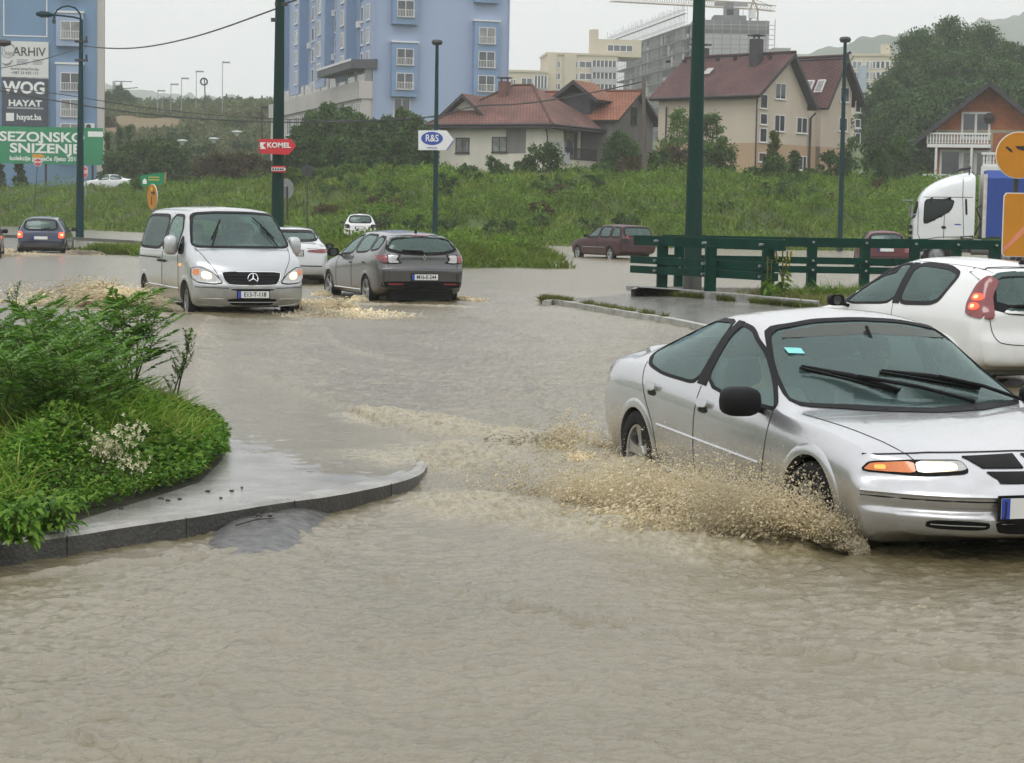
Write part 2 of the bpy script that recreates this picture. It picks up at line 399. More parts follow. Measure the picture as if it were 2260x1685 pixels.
    def strip(s, name, ax, P, e, off, m, sg=1, step=.05, parent=None, closed=True):
        B0 = resamp(P, step, closed); B = inset(B0, -.42*e); I = inset(B0, .58*e); n = len(B); V = []
        for p in B: V.append(s.cast(ax, p[0], p[1], -.004, sg)[0])
        for p in B: V.append(s.cast(ax, p[0], p[1], off, sg)[0])
        for p in I: V.append(s.cast(ax, p[0], p[1], off, sg)[0])
        for p in I: V.append(s.cast(ax, p[0], p[1], -.004, sg)[0])
        F = [(r*n+i, r*n+(i+1) % n, (r+1)*n+(i+1) % n, (r+1)*n+i) for r in range(3) for i in range(n)]
        o = link(name, nmesh(name, V, F, [m], True, None, 40), parent or s.root); s.fixn(o); return o
    def line(s, name, ax, P, r, m, sg=1, step=.05, off=0.0, parent=None, sm=0):
        if sm: P = chaik(P, sm, False)
        B = resamp(P, step, False); b = MB(); b.tube([s.cast(ax, p[0], p[1], off, sg)[0] for p in B], r, 5)
        return b.obj(name, m, parent or s.root, True, 60)
    def window(s, name, ax, P, sg=1, seal=.035, m=None, sealm=None, sm=2, both=True):
        P = chaik(P, 2, True, .15) if sm else P; s.hole(ax, P)
        for g in ((1, -1) if (ax == 'side' and both) else (sg,)):
            w = s.panel(name, ax, P, .002, m or M['glass'], 0, g, .09)
            s.strip('window_seal', ax, P, seal, .006, sealm or M['black'], g, .06, parent=w)
    def arch(s, xw, r, zc, lip=.045):
        c = s.V[s.F]; d = np.hypot(c[..., 0]-xw, c[..., 2]-zc)
        k = (np.abs(c[..., 1]).min(1) > .45) & (d.mean(1) < r+.02); s.keep &= ~k
        for sg in (1, -1):
            A = [math.radians(q) for q in np.linspace(-24, 204, 26)]; V = []
            for rr, o in ((r-.014, -.06), (r-.014, .006), (r+lip*.5, .010), (r+lip, .001), (r+lip, -.01)):
                for t in A: V.append(s.cast('side', xw+rr*math.cos(t), max(zc+rr*math.sin(t), s.zmin+.02), o, sg)[0])
            n = len(A); F = [(q*n+i, q*n+i+1, (q+1)*n+i+1, (q+1)*n+i) for q in range(4) for i in range(n-1)]
            o = link('wheel_arch', nmesh('wheel_arch', V, F, [s.paint], True, None, 50), s.root); s.fixn(o)
            b = MB(); y0, y1 = .42*sg, (s.wh-.07)*sg
            A = [math.radians(q) for q in np.linspace(-12, 192, 22)]; n = len(A); q = r+.03
            b.add([(xw+q*math.cos(a), y, zc+q*math.sin(a)) for y in (y0, y1) for a in A], [(i, i+1, n+i+1, n+i) for i in range(n-1)]+[tuple(range(n))])
            b.obj('wheel_well', M['well'], s.root, True)
    zmin = .2
    def wheel(s, x, y, r, wd=.2, steer=0, spokes=5, hub=None, spin=.3, rimk=.66, dark=False):
        for sg in (1, -1):
            b = MB(); q = wd/2; t = r*rimk
            b.lathe([(t, -q*.8), (t+.01, -q*.95), (r*.86, -q), (r*.965, -q*.88), (r, -q*.6), (r, q*.6), (r*.965, q*.88), (r*.86, q), (t+.01, q*.95), (t, q*.8)], axis='y', n=36)
            w = b.obj('wheel', M['rubber'], s.root, True, 50, (x, y*sg, r), (0, 0, steer+(0 if sg > 0 else math.pi)))
            b = MB()
            b.lathe([(t, q*.85), (t*.93, q*.8), (t*.9, q*.2), (t*.85, -q*.6)], axis='y', n=30)
            b.lathe([(.001, q*.62), (.055, q*.62), (.065, q*.5), (.065, -.02)], axis='y', n=16)
            for k in range(spokes):
                a = spin+2*math.pi*k/spokes; u = np.array([math.cos(a), 0, math.sin(a)]); v = np.array([-math.sin(a), 0, math.cos(a)])
                Q = [];
                for rr, ww, yy in ((.04, .032, q*.55), (t*.55, .030, q*.62), (t*.93, .045*(5/spokes)**.5, q*.72)):
                    for yo in (0, -.03):
                        for e in (-1, 1): Q.append(u*rr+v*ww*e+np.array([0, yy+yo, 0]))
                F = []
                for i in (0, 4): F += [(i, i+1, i+5, i+4), (i+2, i+6, i+7, i+3), (i, i+4, i+6, i+2), (i+1, i+3, i+7, i+5)]
                b.add(Q, F)
            b.obj('rim', M['rim'] if not dark else M['black'], w, True, 30)
            b = MB(); b.lathe([(.001, -q*.3), (t*.95, -q*.3)], axis='y', n=20); b.obj('brake_disc', M['well'], w)
    def finish(s, lining=True):
        F = s.F[s.keep]; me = nmesh('body', s.V, F, [s.paint], True, None, None)
        o = link('body', me, s.root); s.body = o
        if lining:
            vn = np.zeros_like(s.V)
            for k in range(4): np.add.at(vn, s.F[:, k], s.nrm)
            vn /= np.linalg.norm(vn, axis=1, keepdims=True)+1e-9
            link('cabin_lining', nmesh('cabin_lining', s.V-vn*.028, F[:, ::-1], [M['lining']], True), s.root)
        return o
    def mirror(s, x, y, z, m, sz=(.10, .09, .075), stalk=True):
        for sg in (1, -1):
            b = MB(); b.ball((0, 0, 0), 1, 8, (1, 1, 1)); sp_ = lambda u: math.copysign(abs(u)**.65, u)
            b.v = [(sp_(v[0])*sz[0], sp_(v[1])*sz[1], sp_(v[2])*sz[2]) for v in b.v]
            b.v = [(min(v[0], sz[0]*.95) if v[0] > 0 else max(v[0], -sz[0]*.35), v[1], v[2]) for v in b.v]
            if stalk: b.bar((0, -.02*sg, -.03), (-.02, -.2*sg, -.07), .05, .035)
            o = b.obj('wing_mirror', m, s.root, True, 50, (x, y*sg, z))
            g = MB(); g.cyl((-sz[0]*.355, 0, 0), (-sz[0]*.37, 0, 0), sz[2]*.8, n=16); g.obj('mirror_glass', M['pane_d'], o)
    def plate(s, ax, y, z, txt, sg=1, w=.52, h=.11, tilt=0.0, off=.012):
        p, n = s.cast(ax, y, z, off); d = 1 if ax == 'front' else -1
        b = MB(); b.box((0, 0, 0), (.012, w+.03, h+.03)); o = b.obj('number_plate', M['black'], s.root, loc=p, rot=(0, tilt, 0))
        b = MB(); b.box((d*.008, 0, 0), (.008, w, h)); b.obj('plate_face', M['plate'], o)
        b = MB(); b.box((d*.0125, -d*(w/2-.025)*1, 0), (.004, .05, h)); b.obj('plate_band', M['euro'], o)
        text(txt, h*.68, M['ink'], o, (d*.0135, d*.025, 0), rz=math.pi/2*d, bold=.0008, sx=.86)
        return o
    def seats(s, xf, xr, zf, w=.36, zt=None):
        for sg in (1, -1):
            b = MB(); b.box((xf, w*sg, zf-.2), (.5, .48, .18)); 
            b.add(*seatback(xf-.28, w*sg, zf-.18, zf+.42, .46)); b.ball((xf-.36, w*sg, zf+.54), .1, 6, (.6, 1.25, .9))
            b.obj('seat', M['seat'], s.root, True, 50)
        b = MB(); b.add(*seatback(xr, 0, zf-.18, zf+.36, 1.25)); b.box((xr+.25, 0, zf-.2), (.45, 1.25, .18)); b.obj('seat', M['seat'], s.root, True, 50)
        b = MB(); b.box(((xf+xr)/2+.1, 0, zf-.35), (2.2, 1.35, .06)); b.obj('floor', M['lining'], s.root)
def seatback(x, y, z0, z1, w):
    V = []
    for z, dx, k in ((z0, .06, 1), ((z0+z1)/2, -.02, 1), (z1-.1, -.08, .95), (z1, -.10, .75)):
        for o in (.07, -.07):
            for e in (-1, 1): V.append((x+dx+o, y+e*w/2*k, z))
    F = [(0, 1, 3, 2), (12, 14, 15, 13)]
    for i in (0, 4, 8): F += [(i, i+4, i+5, i+1), (i+2, i+3, i+7, i+6), (i, i+2, i+6, i+4), (i+1, i+5, i+7, i+3)]
    return V, F
def carpaint(name, col, metal=.55, rough=.34, dirt=.5, coat=1.0):
    # lacquered paint with rain beads and a film of road silt thrown up from below
    m = mat(name, col, rough, metal, var=.035, scale=2.5, coat=coat)
    n = m.node_tree; b = n.nodes['Principled BSDF']
    tc = n.nodes.new('ShaderNodeTexCoord'); nz = n.nodes.new('ShaderNodeTexNoise'); nz.inputs['Scale'].default_value = 70; nz.inputs['Detail'].default_value = 2
    n.links.new(tc.outputs['Object'], nz.inputs['Vector'])
    r = n.nodes.new('ShaderNodeMapRange'); r.inputs['From Min'].default_value = .56; r.inputs['From Max'].default_value = .66
    n.links.new(nz.outputs[0], r.inputs['Value'])
    bp = n.nodes.new('ShaderNodeBump'); bp.inputs['Strength'].default_value = .22; bp.inputs['Distance'].default_value = .004
    n.links.new(r.outputs[0], bp.inputs['Height']); n.links.new(bp.outputs[0], b.inputs['Coat Normal'])
    old = b.inputs['Base Color'].links[0].from_socket
    sep = n.nodes.new('ShaderNodeSeparateXYZ'); n.links.new(tc.outputs['Object'], sep.inputs[0])
    n2 = n.nodes.new('ShaderNodeTexNoise'); n2.inputs['Scale'].default_value = 7; n2.inputs['Detail'].default_value = 6; n.links.new(tc.outputs['Object'], n2.inputs['Vector'])
    ad = n.nodes.new('ShaderNodeMath'); ad.operation = 'MULTIPLY_ADD'; ad.inputs[1].default_value = -.45; n.links.new(n2.outputs[0], ad.inputs[0]); n.links.new(sep.outputs['Z'], ad.inputs[2])
    mr = n.nodes.new('ShaderNodeMapRange'); mr.inputs['From Min'].default_value = .02; mr.inputs['From Max'].default_value = .42; mr.inputs['To Min'].default_value = dirt; mr.inputs['To Max'].default_value = 0
    n.links.new(ad.outputs[0], mr.inputs['Value'])
    mx = n.nodes.new('ShaderNodeMix'); mx.data_type = 'RGBA'; n.links.new(mr.outputs[0], mx.inputs['Factor']); n.links.new(old, mx.inputs['A'])
    mx.inputs['B'].default_value = (.2, .17, .12, 1); n.links.new(mx.outputs['Result'], b.inputs['Base Color'])
    return m
def skinned(verts, edges, radii, m, name, parent=None, sub=2):
    me = bpy.data.meshes.new(name); me.from_pydata(verts, edges, []); o = bpy.data.objects.new(name, me); COL.objects.link(o)
    o.modifiers.new('s', 'SKIN'); sv = me.skin_vertices[0].data
    for i, r in enumerate(radii): sv[i].radius = (r, r) if not isinstance(r, tuple) else r
    sv[0].use_root = True
    su = o.modifiers.new('u', 'SUBSURF'); su.levels = sub; su.render_levels = sub
    dg = bpy.context.evaluated_depsgraph_get(); dg.update(); m2 = bpy.data.meshes.new_from_object(o.evaluated_get(dg))
    bpy.data.objects.remove(o); m2.materials.clear(); m2.materials.append(m); m2.polygons.foreach_set('use_smooth', np.ones(len(m2.polygons), bool)); m2.name = name
    return link(name, m2, parent)
def seated_person(label, loc, rz, cloth, lean=0.0):
    # upper body of someone sitting, hands forward on the wheel or lap; x forward, origin at the seat
    V = [(0, 0, .08), (0, 0, .25), (-.02, 0, .45), (0, 0, .56), (.015, 0, .64), (.03, 0, .74), (.03, 0, .81),
         (-.02, .19, .47), (.14, .24, .26), (.40, .16, .33), (.48, .15, .36), (-.02, -.19, .47), (.14, -.24, .26), (.40, -.16, .33), (.48, -.15, .36),
         (.18, .11, .06), (.45, .12, .10), (.18, -.11, .06), (.45, -.12, .10)]
    E = [(0, 1), (1, 2), (2, 3), (3, 4), (4, 5), (5, 6), (2, 7), (7, 8), (8, 9), (9, 10), (2, 11), (11, 12), (12, 13), (13, 14), (0, 15), (15, 16), (0, 17), (17, 18)]
    Rr = [(.16, .13), (.16, .12), (.17, .12), .055, .085, .10, .07, .065, .05, .038, .03, .065, .05, .038, .03, .085, .07, .085, .07]
    r = skinned(V, E, Rr, M['skin'], 'person'); r.location = loc; r.rotation_euler = (0, lean, rz); tag(r, label, 'person')
    b = MB(); b.ball((.02, 0, .79), .118, 8, (1, .86, 1)); b.v = [(min(v[0], .075) if v[2] < .80 else v[0], v[1], max(v[2], .70)) for v in b.v]
    b.obj('hair', M['hair'], r, True, 60)
    b = MB(); b.ball((.128, 0, .715), .018, 5, (1, .8, 1.3)); b.obj('nose', M['skin'], r, True, 60)
    for e in (-1, 1):
        b = MB(); b.ball((.015, .093*e, .72), .024, 5, (.7, .4, 1.2)); b.obj('ear', M['skin'], r, True, 60)
        b = MB(); b.ball((.118, .035*e, .745), .010, 5, (.6, 1.3, .8)); b.obj('eye', M['ink'], r, True, 60)
    V2 = [(x*1.0, y, z) for x, y, z in V[:3]]+[V[7], V[8], V[9], V[11], V[12], V[13], (0, 0, .53)]
    skinned(V2, [(0, 1), (1, 2), (2, 3), (3, 4), (4, 5), (2, 6), (6, 7), (7, 8), (2, 9)], [(.175, .145), (.175, .135), (.185, .135), .08, .062, .048, .08, .062, .048, .075], cloth, 'jacket', r)
    return r
def place(root, x, y, yaw, sink, pitch=0.0):
    root.location = (x, y, -sink); root.rotation_euler = (0, -pitch, yaw)
# ------------------------------------------------------------------ ground, flood water, pavements
def sm(t): t = np.clip(t, 0, 1); return t*t*(3-2*t)
_T = RNG.random((256, 256)).astype(np.float32)
def vn(x, y):                              # value noise 0..1
    x, y = np.asarray(x, float), np.asarray(y, float)
    xi, yi = np.floor(x).astype(int), np.floor(y).astype(int); fx, fy = sm(x-xi), sm(y-yi); a = lambda i, j: _T[(xi+i) & 255, (yi+j) & 255]
    return (a(0, 0)*(1-fx)+a(1, 0)*fx)*(1-fy)+(a(0, 1)*(1-fx)+a(1, 1)*fx)*fy
def fbm(x, y, o=4, g=.5):
    s, a, n = 0, 1, 0
    for i in range(o): s = s+a*vn(x*2**i+17.3*i, y*2**i+5.1*i); n += a; a *= g
    return s/n
def segdist(x, y, P):                      # distance to a polyline, and the place along it
    best = np.full(np.shape(x), 1e9)
    for (ax, ay), (bx, by) in zip(P[:-1], P[1:]):
        dx, dy = bx-ax, by-ay; t = np.clip(((x-ax)*dx+(y-ay)*dy)/(dx*dx+dy*dy+1e-12), 0, 1)
        best = np.minimum(best, np.hypot(x-ax-t*dx, y-ay-t*dy))
    return best
MEDIAN = [(.3, 65.6), (-4.0, 66.2), (-7.0, 67.0), (-9.5, 72.5)]; MED2 = [(-9.5, 76), (-1.8, 77)]
def gz(x, y):
    x, y = np.asarray(x, float), np.asarray(y, float)
    base = 108+1.5*np.maximum(0, -x-8)+.35*np.maximum(0, x-14); hb = 3.9-1.0*np.clip((-x-12)/20, 0, 1)
    z = -.26+(hb+.26)*sm((y-base)/31)+np.maximum(0, y-base-31)*.017
    a = x/np.maximum(y, 1)
    z = z+15.0*sm((y-225)/190)*sm((a+.30)/.05)*sm((-.06-a)/.05)+9*sm((y-235)/150)*sm((a+.09)/.03)*sm((.3-a)/.05)*sm((y-300)/150)
    z = z+9*sm((y-185)/110)*sm((a-.15)/.06)
    n = fbm(x*.35, y*.35); d = np.minimum(segdist(x, y, MEDIAN)+2.6*sm((x+4.5)/5), segdist(x, y, MED2)+.4)
    z = np.maximum(z, -.26+.66*sm((5.2+1.6*(n-.5)-d)/3.0)+.35*(n-.5)*sm((5-d)/3))
    z = z+sm((y-base)/12)*((n-.5)*1.7+(fbm(x*1.3, y*1.3)-.5)*.35)*(1-.6*sm((y-200)/100))
    z = z+15*sm((np.abs(x)-.30*np.maximum(y, 0)-42)/50)*sm((260-y)/60)  # unseen side hills, added to darken reflections in upright surfaces
    return z
WV = lambda P: [tuple(on(0, a, b, -.12))[:2] for a, b in P]
# pavement outline: the kerb edge seen in the photo, closed far to the left
KERB = [on(0, a, b, .012) for a, b in ((-420, 1246), (-150, 1214), (23, 1194), (147, 1180), (271, 1159), (418, 1138), (504, 1124), (620, 1105), (740, 1090), (845, 1068), (918, 1046), (939, 1030), (944, 1015), (937, 999), (906, 971), (878, 946), (825, 922), (727, 887), (622, 845), (541, 816), (430, 779), (300, 745), (100, 715), (-250, 690))]
KERB2 = [(p.x, p.y) for p in KERB]
PAVE = KERB2+[(-16, 33), (-16, 9)]
WL = [on(0, a, b, 0) for a, b in ((350, 930), (500, 946), (589, 954), (744, 975), (825, 1003), (930, 1040))]
WL2 = [(p.x, p.y) for p in WL]
def pave_z(x, y):
    d = segdist(x, y, WL2); yw = np.interp(x, [p[0] for p in WL2], [p[1] for p in WL2]); s = np.where(y < yw, d, -d)
    return np.clip(.011*s, -.045, .012)+.0025*(fbm(x*1.5, y*1.5)-.5)
def water_level(x, y): return -.12*sm((16.6-y)/4.6)
# churned water: where the cars plough and where the flood spills round the kerb
CH = [(on(0, 943, 1030, -.06), on(0, 1240, 1010, -.08), .9), (on(0, 1240, 1010, -.08), on(0, 1790, 1195, -.12), .95), (on(0, 1080, 1120, -.1), on(0, 1650, 1225, -.12), .75),
      (on(0, 830, 918), on(0, 1180, 985), .55)]
CH2 = [(on(0, 250, 668), on(0, 460, 690), 1.1), (on(0, 670, 690), on(0, 820, 700), .9), (on(0, 180, 650), on(0, 300, 700), .8), (on(0, 740, 672), on(0, 1010, 680), .5), (on(0, 10, 565), on(0, 140, 560), 1.6)]
def churn(x, y):
    m = np.zeros(np.shape(x))
    for lst in (CH, CH2):
        for p, q, w in lst:
            d = segdist(x, y, [(p.x, p.y), (q.x, q.y)]); m = np.maximum(m, np.exp(-(d/w)**2*1.1))
    return np.clip(m, 0, 1)
RIDGES = [([(1140, 1341), (1200, 1356), (1257, 1369), (1320, 1382), (1372, 1383)], .020, .035), ([(1691, 1441), (1760, 1452), (1844, 1458), (1940, 1468), (2010, 1468), (2063, 1471), (2150, 1480), (2257, 1484)], .022, .04),
          ([(-60, 1300), (0, 1288), (100, 1272), (204, 1260), (357, 1242), (440, 1232), (510, 1221)], .020, .045), ([(-40, 1565), (0, 1583), (102, 1614), (204, 1655), (306, 1682), (420, 1700)], .020, .04),
          ([(841, 1285), (900, 1297), (959, 1298), (1045, 1313), (1090, 1330)], .013, .04), ([(658, 1173), (675, 1195), (699, 1216), (729, 1247)], .018, .03),
          ([(541, 816), (622, 845), (727, 887), (825, 922), (900, 958), (1000, 985)], .020, .05), ([(1550, 1600), (1640, 1606)], .012, .05), ([(1270, 1525), (1420, 1523)], .012, .05), ([(640, 1440), (800, 1428), (900, 1430)], .010, .05),
          ([(500, 951), (589, 958), (744, 979), (825, 1006)], .008, .03), ([(1120, 790), (1160, 830), (1200, 900), (1250, 950)], .02, .09), ([(900, 825), (960, 832), (1010, 828)], .014, .05), ([(1040, 705), (1123, 731), (1210, 763)], .03, .14), ([(713, 725), (763, 775), (832, 789), (882, 799)], .03, .12), ([(850, 821), (905, 829)], .02, .10), ([(1047, 868), (1129, 876), (1180, 878)], .02, .08), ([(430, 700), (560, 712), (700, 716)], .03, .15), ([(150, 690), (260, 700), (380, 712)], .03, .15), ([(620, 760), (700, 800)], .02, .12), ([(1010, 905), (1100, 915), (1180, 945)], .02, .08)]
def build_water():
    y1 = [3.0]
    while y1[-1] < 17.5: y1.append(y1[-1]+max(.016, .0021*y1[-1]))
    while y1[-1] < 46: y1.append(y1[-1]*1.0036)
    while y1[-1] < 170: y1.append(y1[-1]*1.011)
    Y = np.array(y1); u = np.linspace(-1, 1, 641); A = .285*u+.30*u**7
    X = A[None, :]*np.maximum(Y, 5.5)[:, None]; Yg = np.repeat(Y[:, None], len(A), 1)
    Yg = Yg+(RNG.random(Yg.shape)-.5)*.3*np.gradient(Y)[:, None]
    # wavelets a metre to a hand long, running across the street
    h = np.zeros_like(X)
    near = 1/(1+(Y[:, None]/26)**2)
    wx = fbm(X*.5, Yg*.5)*2; 
    for lam, amp, dr in ((.55, .0030, .35), (.33, .0026, -.25), (.21, .0026, .6), (.14, .0026, -.1), (.10, .0022, .2), (.075, .0014, -.4), (1.4, .005, -.15)):
        ca, sa = math.cos(dr), math.sin(dr); q = vn((X*ca+Yg*sa)/lam*1.05+7*dr, (-X*sa+Yg*ca)/lam*1.5+wx+3*lam)
        k = np.clip((lam*9/np.maximum(np.gradient(Y)[:, None]*8, .01)), 0, 1)
        h += (amp*1.0*(q-.5)+(amp*2.5*((1-np.abs(2*q-1))**3) if lam < .5 else 0))*k
    gust = .5+1.0*fbm(X*.35+9, Yg*.35); h *= gust*1.5
    for P, amp, w in RIDGES:
        Q = chaik([tuple(on(0, a, b, -.12 if b > 1000 else 0))[:2] for a, b in P], 2, False); n = fbm(X*9, Yg*9)
        d = segdist(X+(n-.5)*.10, Yg+(n-.5)*.14, Q); lx = vn(X*2.3+3, Yg*2.3)
        h += 1.25*amp*np.exp(-(d/(.62*w))**2)*(.75+.5*lx)
    m = churn(X, Yg); nn = fbm(X*5.5, Yg*7.5, 4, .6); n2 = np.abs(fbm(X*13, Yg*17, 3, .6)-.5)*2
    mm = sm((m-.36+(fbm(X*2.4, Yg*2.4)-.5)*.9)/.7)*(m > .03)
    ysc = np.where(Yg > 20, .45, 1.0)
    h += mm*((nn-.42)*.11+.030*(1-n2))*ysc+.015*m
    # bow wave standing beside the front wheel of the saloon
    for (a, b), hh, w in (((1500, 1130), .10, .34), ((1660, 1160), .15, .34), ((1770, 1180), .07, .28), ((1390, 1075), .08, .3), ((1260, 1020), .10, .25)):
        p = on(0, a, b, -.12); d2 = ((X-p.x)/1.2)**2+((Yg-p.y)/.8)**2; h += hh*np.exp(-d2/w**2)*(.45+1.1*nn)
    wl = water_level(X, Yg)
    ins = inpoly(inset(PAVE, .07) if area2(PAVE) > 0 else inset(PAVE, .07), X, Yg)
    wl = np.where(ins, 0.0, wl); h = np.where(ins, h*.32, h)
    Z = wl+h
    V = np.stack([X, Yg, Z], -1).reshape(-1, 3); n, c = X.shape
    i, j = np.meshgrid(np.arange(n-1), np.arange(c-1), indexing='ij'); a = i*c+j
    F = np.stack([a, a+1, a+c+1, a+c], -1).reshape(-1, 4)
    m_, nt_, b = newmat('flood_water')
    at_ = nt_.nodes.new('ShaderNodeAttribute'); at_.attribute_name = 'foam'
    tc_ = nt_.nodes.new('ShaderNodeTexCoord')
    nz_ = nt_.nodes.new('ShaderNodeTexNoise'); nz_.inputs['Scale'].default_value = .6; nz_.inputs['Detail'].default_value = 5; nt_.links.new(tc_.outputs['Object'], nz_.inputs['Vector'])
    r_ = nt_.nodes.new('ShaderNodeValToRGB'); nt_.links.new(nz_.outputs[0], r_.inputs[0])
    r_.color_ramp.elements[0].position = .3; r_.color_ramp.elements[0].color = (.135, .111, .056, 1); r_.color_ramp.elements[1].position = .7; r_.color_ramp.elements[1].color = (.185, .155, .088, 1)
    fo = nt_.nodes.new('ShaderNodeTexNoise'); fo.inputs['Scale'].default_value = 26; fo.inputs['Detail'].default_value = 5; nt_.links.new(tc_.outputs['Object'], fo.inputs['Vector'])
    fm = nt_.nodes.new('ShaderNodeMath'); fm.operation = 'MULTIPLY_ADD'; fm.inputs[1].default_value = 2.2; fm.inputs[2].default_value = -.62
    nt_.links.new(fo.outputs[0], fm.inputs[0]); fm2 = nt_.nodes.new('ShaderNodeMath'); fm2.operation = 'MULTIPLY'; fm2.use_clamp = True
    nt_.links.new(fm.outputs[0], fm2.inputs[0]); nt_.links.new(at_.outputs['Fac'], fm2.inputs[1])
    mx_ = nt_.nodes.new('ShaderNodeMix'); mx_.data_type = 'RGBA'; nt_.links.new(fm2.outputs[0], mx_.inputs['Factor']); nt_.links.new(r_.outputs[0], mx_.inputs['A']); mx_.inputs['B'].default_value = (.40, .35, .22, 1)
    nt_.links.new(mx_.outputs['Result'], b.inputs['Base Color'])
    rr_ = nt_.nodes.new('ShaderNodeMapRange'); rr_.inputs['To Min'].default_value = .09; rr_.inputs['To Max'].default_value = .55; nt_.links.new(fm2.outputs[0], rr_.inputs['Value']); sy_ = nt_.nodes.new('ShaderNodeSeparateXYZ'); nt_.links.new(tc_.outputs['Object'], sy_.inputs[0]); ry_ = nt_.nodes.new('ShaderNodeMapRange'); ry_.inputs['From Min'].default_value = 9; ry_.inputs['From Max'].default_value = 34; ry_.inputs['To Min'].default_value = 0; ry_.inputs['To Max'].default_value = .13; nt_.links.new(sy_.outputs['Y'], ry_.inputs['Value'])
    ra_ = nt_.nodes.new('ShaderNodeMath'); nt_.links.new(rr_.outputs[0], ra_.inputs[0]); nt_.links.new(ry_.outputs[0], ra_.inputs[1]); nt_.links.new(ra_.outputs[0], b.inputs['Roughness'])
    b.inputs['IOR'].default_value = 2.0; b.inputs['Specular IOR Level'].default_value = .5
    mp = nt_.nodes.new('ShaderNodeMapping'); mp.inputs['Scale'].default_value = (1, 1.5, 1); nt_.links.new(tc_.outputs['Object'], mp.inputs[0])
    n1 = nt_.nodes.new('ShaderNodeTexNoise'); n1.inputs['Scale'].default_value = 40; n1.inputs['Detail'].default_value = 8; n1.inputs['Roughness'].default_value = .62; nt_.links.new(mp.outputs[0], n1.inputs['Vector'])
    bp = nt_.nodes.new('ShaderNodeBump'); bp.inputs['Strength'].default_value = .5; bp.inputs['Distance'].default_value = .019; nt_.links.new(n1.outputs[0], bp.inputs['Height'])
    v1 = nt_.nodes.new('ShaderNodeTexVoronoi'); v1.inputs['Scale'].default_value = 16; nt_.links.new(tc_.outputs['Object'], v1.inputs['Vector'])   # rings of falling rain
    sn = nt_.nodes.new('ShaderNodeMath'); sn.operation = 'MULTIPLY'; sn.inputs[1].default_value = 42; nt_.links.new(v1.outputs['Distance'], sn.inputs[0])
    sn2 = nt_.nodes.new('ShaderNodeMath'); sn2.operation = 'SINE'; nt_.links.new(sn.outputs[0], sn2.inputs[0])
    bp2 = nt_.nodes.new('ShaderNodeBump'); bp2.inputs['Strength'].default_value = .10; bp2.inputs['Distance'].default_value = .01; nt_.links.new(sn2.outputs[0], bp2.inputs['Height']); nt_.links.new(bp.outputs[0], bp2.inputs['Normal'])
    n4 = nt_.nodes.new('ShaderNodeTexNoise'); n4.inputs['Scale'].default_value = 6.5; n4.inputs['Detail'].default_value = 6; nt_.links.new(mp.outputs[0], n4.inputs['Vector'])
    bp3 = nt_.nodes.new('ShaderNodeBump'); bp3.inputs['Strength'].default_value = .5; bp3.inputs['Distance'].default_value = .03; nt_.links.new(n4.outputs[0], bp3.inputs['Height']); nt_.links.new(bp3.outputs[0], bp.inputs['Normal'])
    nt_.links.new(bp2.outputs[0], b.inputs['Normal'])
    me = nmesh('flood_water', V, F, [m_], True)
    foam = np.clip(mm*.85+.15*sm((m-.15)/.6), 0, 1)
    at2 = me.attributes.new('foam', 'FLOAT', 'POINT'); at2.data.foreach_set('value', foam.astype(np.float32).ravel())
    tag(link('flood_water', me), kind='structure')
build_water()

def build_ground():
    Y = np.concatenate([[-140, -70, -45, -36, -30, -26, -22, -18, -14, -10, -6, 0, 4, 10, 20, 35, 50], np.arange(57, 84, .6), np.geomspace(84, 260, 190), np.geomspace(263, 5200, 70)])
    u = np.linspace(-1, 1, 401); A = .30*u+.5*u**9+3.0*u**31
    X = A[None, :]*np.maximum(Y, 40)[:, None]; Yg = np.repeat(Y[:, None], len(A), 1)
    Z = gz(X, Yg); Z = np.where(Yg < 57, -.30+11*sm((-9-Yg)/22), Z); X = np.where(Yg < 3, X*2.2, X); Z = np.where(Yg > 900, np.minimum(Z, 30), Z)  # ground behind the camera raised out of view, added to darken reflections
    n, c = X.shape; i, j = np.meshgrid(np.arange(n-1), np.arange(c-1), indexing='ij'); a = i*c+j
    m_ = mat('meadow', (.062, .085, .024), .9, var=.45, scale=.35, bump=.9, bscale=3, col2=(.085, .14, .03))
    me = nmesh('ground', np.stack([X, Yg, Z], -1).reshape(-1, 3), np.stack([a, a+1, a+c+1, a+c], -1).reshape(-1, 4), [m_], True)
    tag(link('ground', me), kind='structure')
build_ground()

M['wet'] = mat('wet_asphalt', (.30, .29, .27), .10, var=.3, scale=3, bump=.18, bscale=60, spec=1.0)
M['wet2'] = mat('wet_rough_asphalt', (.085, .083, .08), .24, var=.6, scale=14, bump=.9, bscale=70, spec=.9)
M['kerb'] = mat('wet_shaded_kerb', (.062, .062, .058), .3, var=.35, scale=5, bump=.5, bscale=45, streak=True)  # dark from wet, with the shade of the kerb face mixed into the colour
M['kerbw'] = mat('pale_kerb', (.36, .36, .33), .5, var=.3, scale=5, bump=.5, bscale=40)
def poly_sheet(name, P, zf, m, step=.15, kind='structure', thick=None):
    B = resamp(P, step); a = np.array(B); I = []
    for u in np.arange(a[:, 0].min(), a[:, 0].max(), step):
        v = np.arange(a[:, 1].min(), a[:, 1].max(), step); k = inpoly(B, np.full(len(v), u), v)
        for q in v[k]:
            if np.min(np.hypot(a[:, 0]-u, a[:, 1]-q)) > step*.4: I.append((u, q))
    r = delaunay_2d_cdt([Vector(p) for p in B+I], [(i, (i+1) % len(B)) for i in range(len(B))], [], 1, 1e-5)
    V = np.array([(p.x, p.y, 0) for p in r[0]]); V[:, 2] = zf(V[:, 0], V[:, 1]); F = [tuple(f) for f in r[2]]
    if F:
        p = V[list(F[0])]; 
        if np.cross(p[1]-p[0], p[2]-p[0])[2] < 0: F = [f[::-1] for f in F]
    o = link(name, nmesh(name, V, F, [m], True)); tag(o, kind=kind); return o
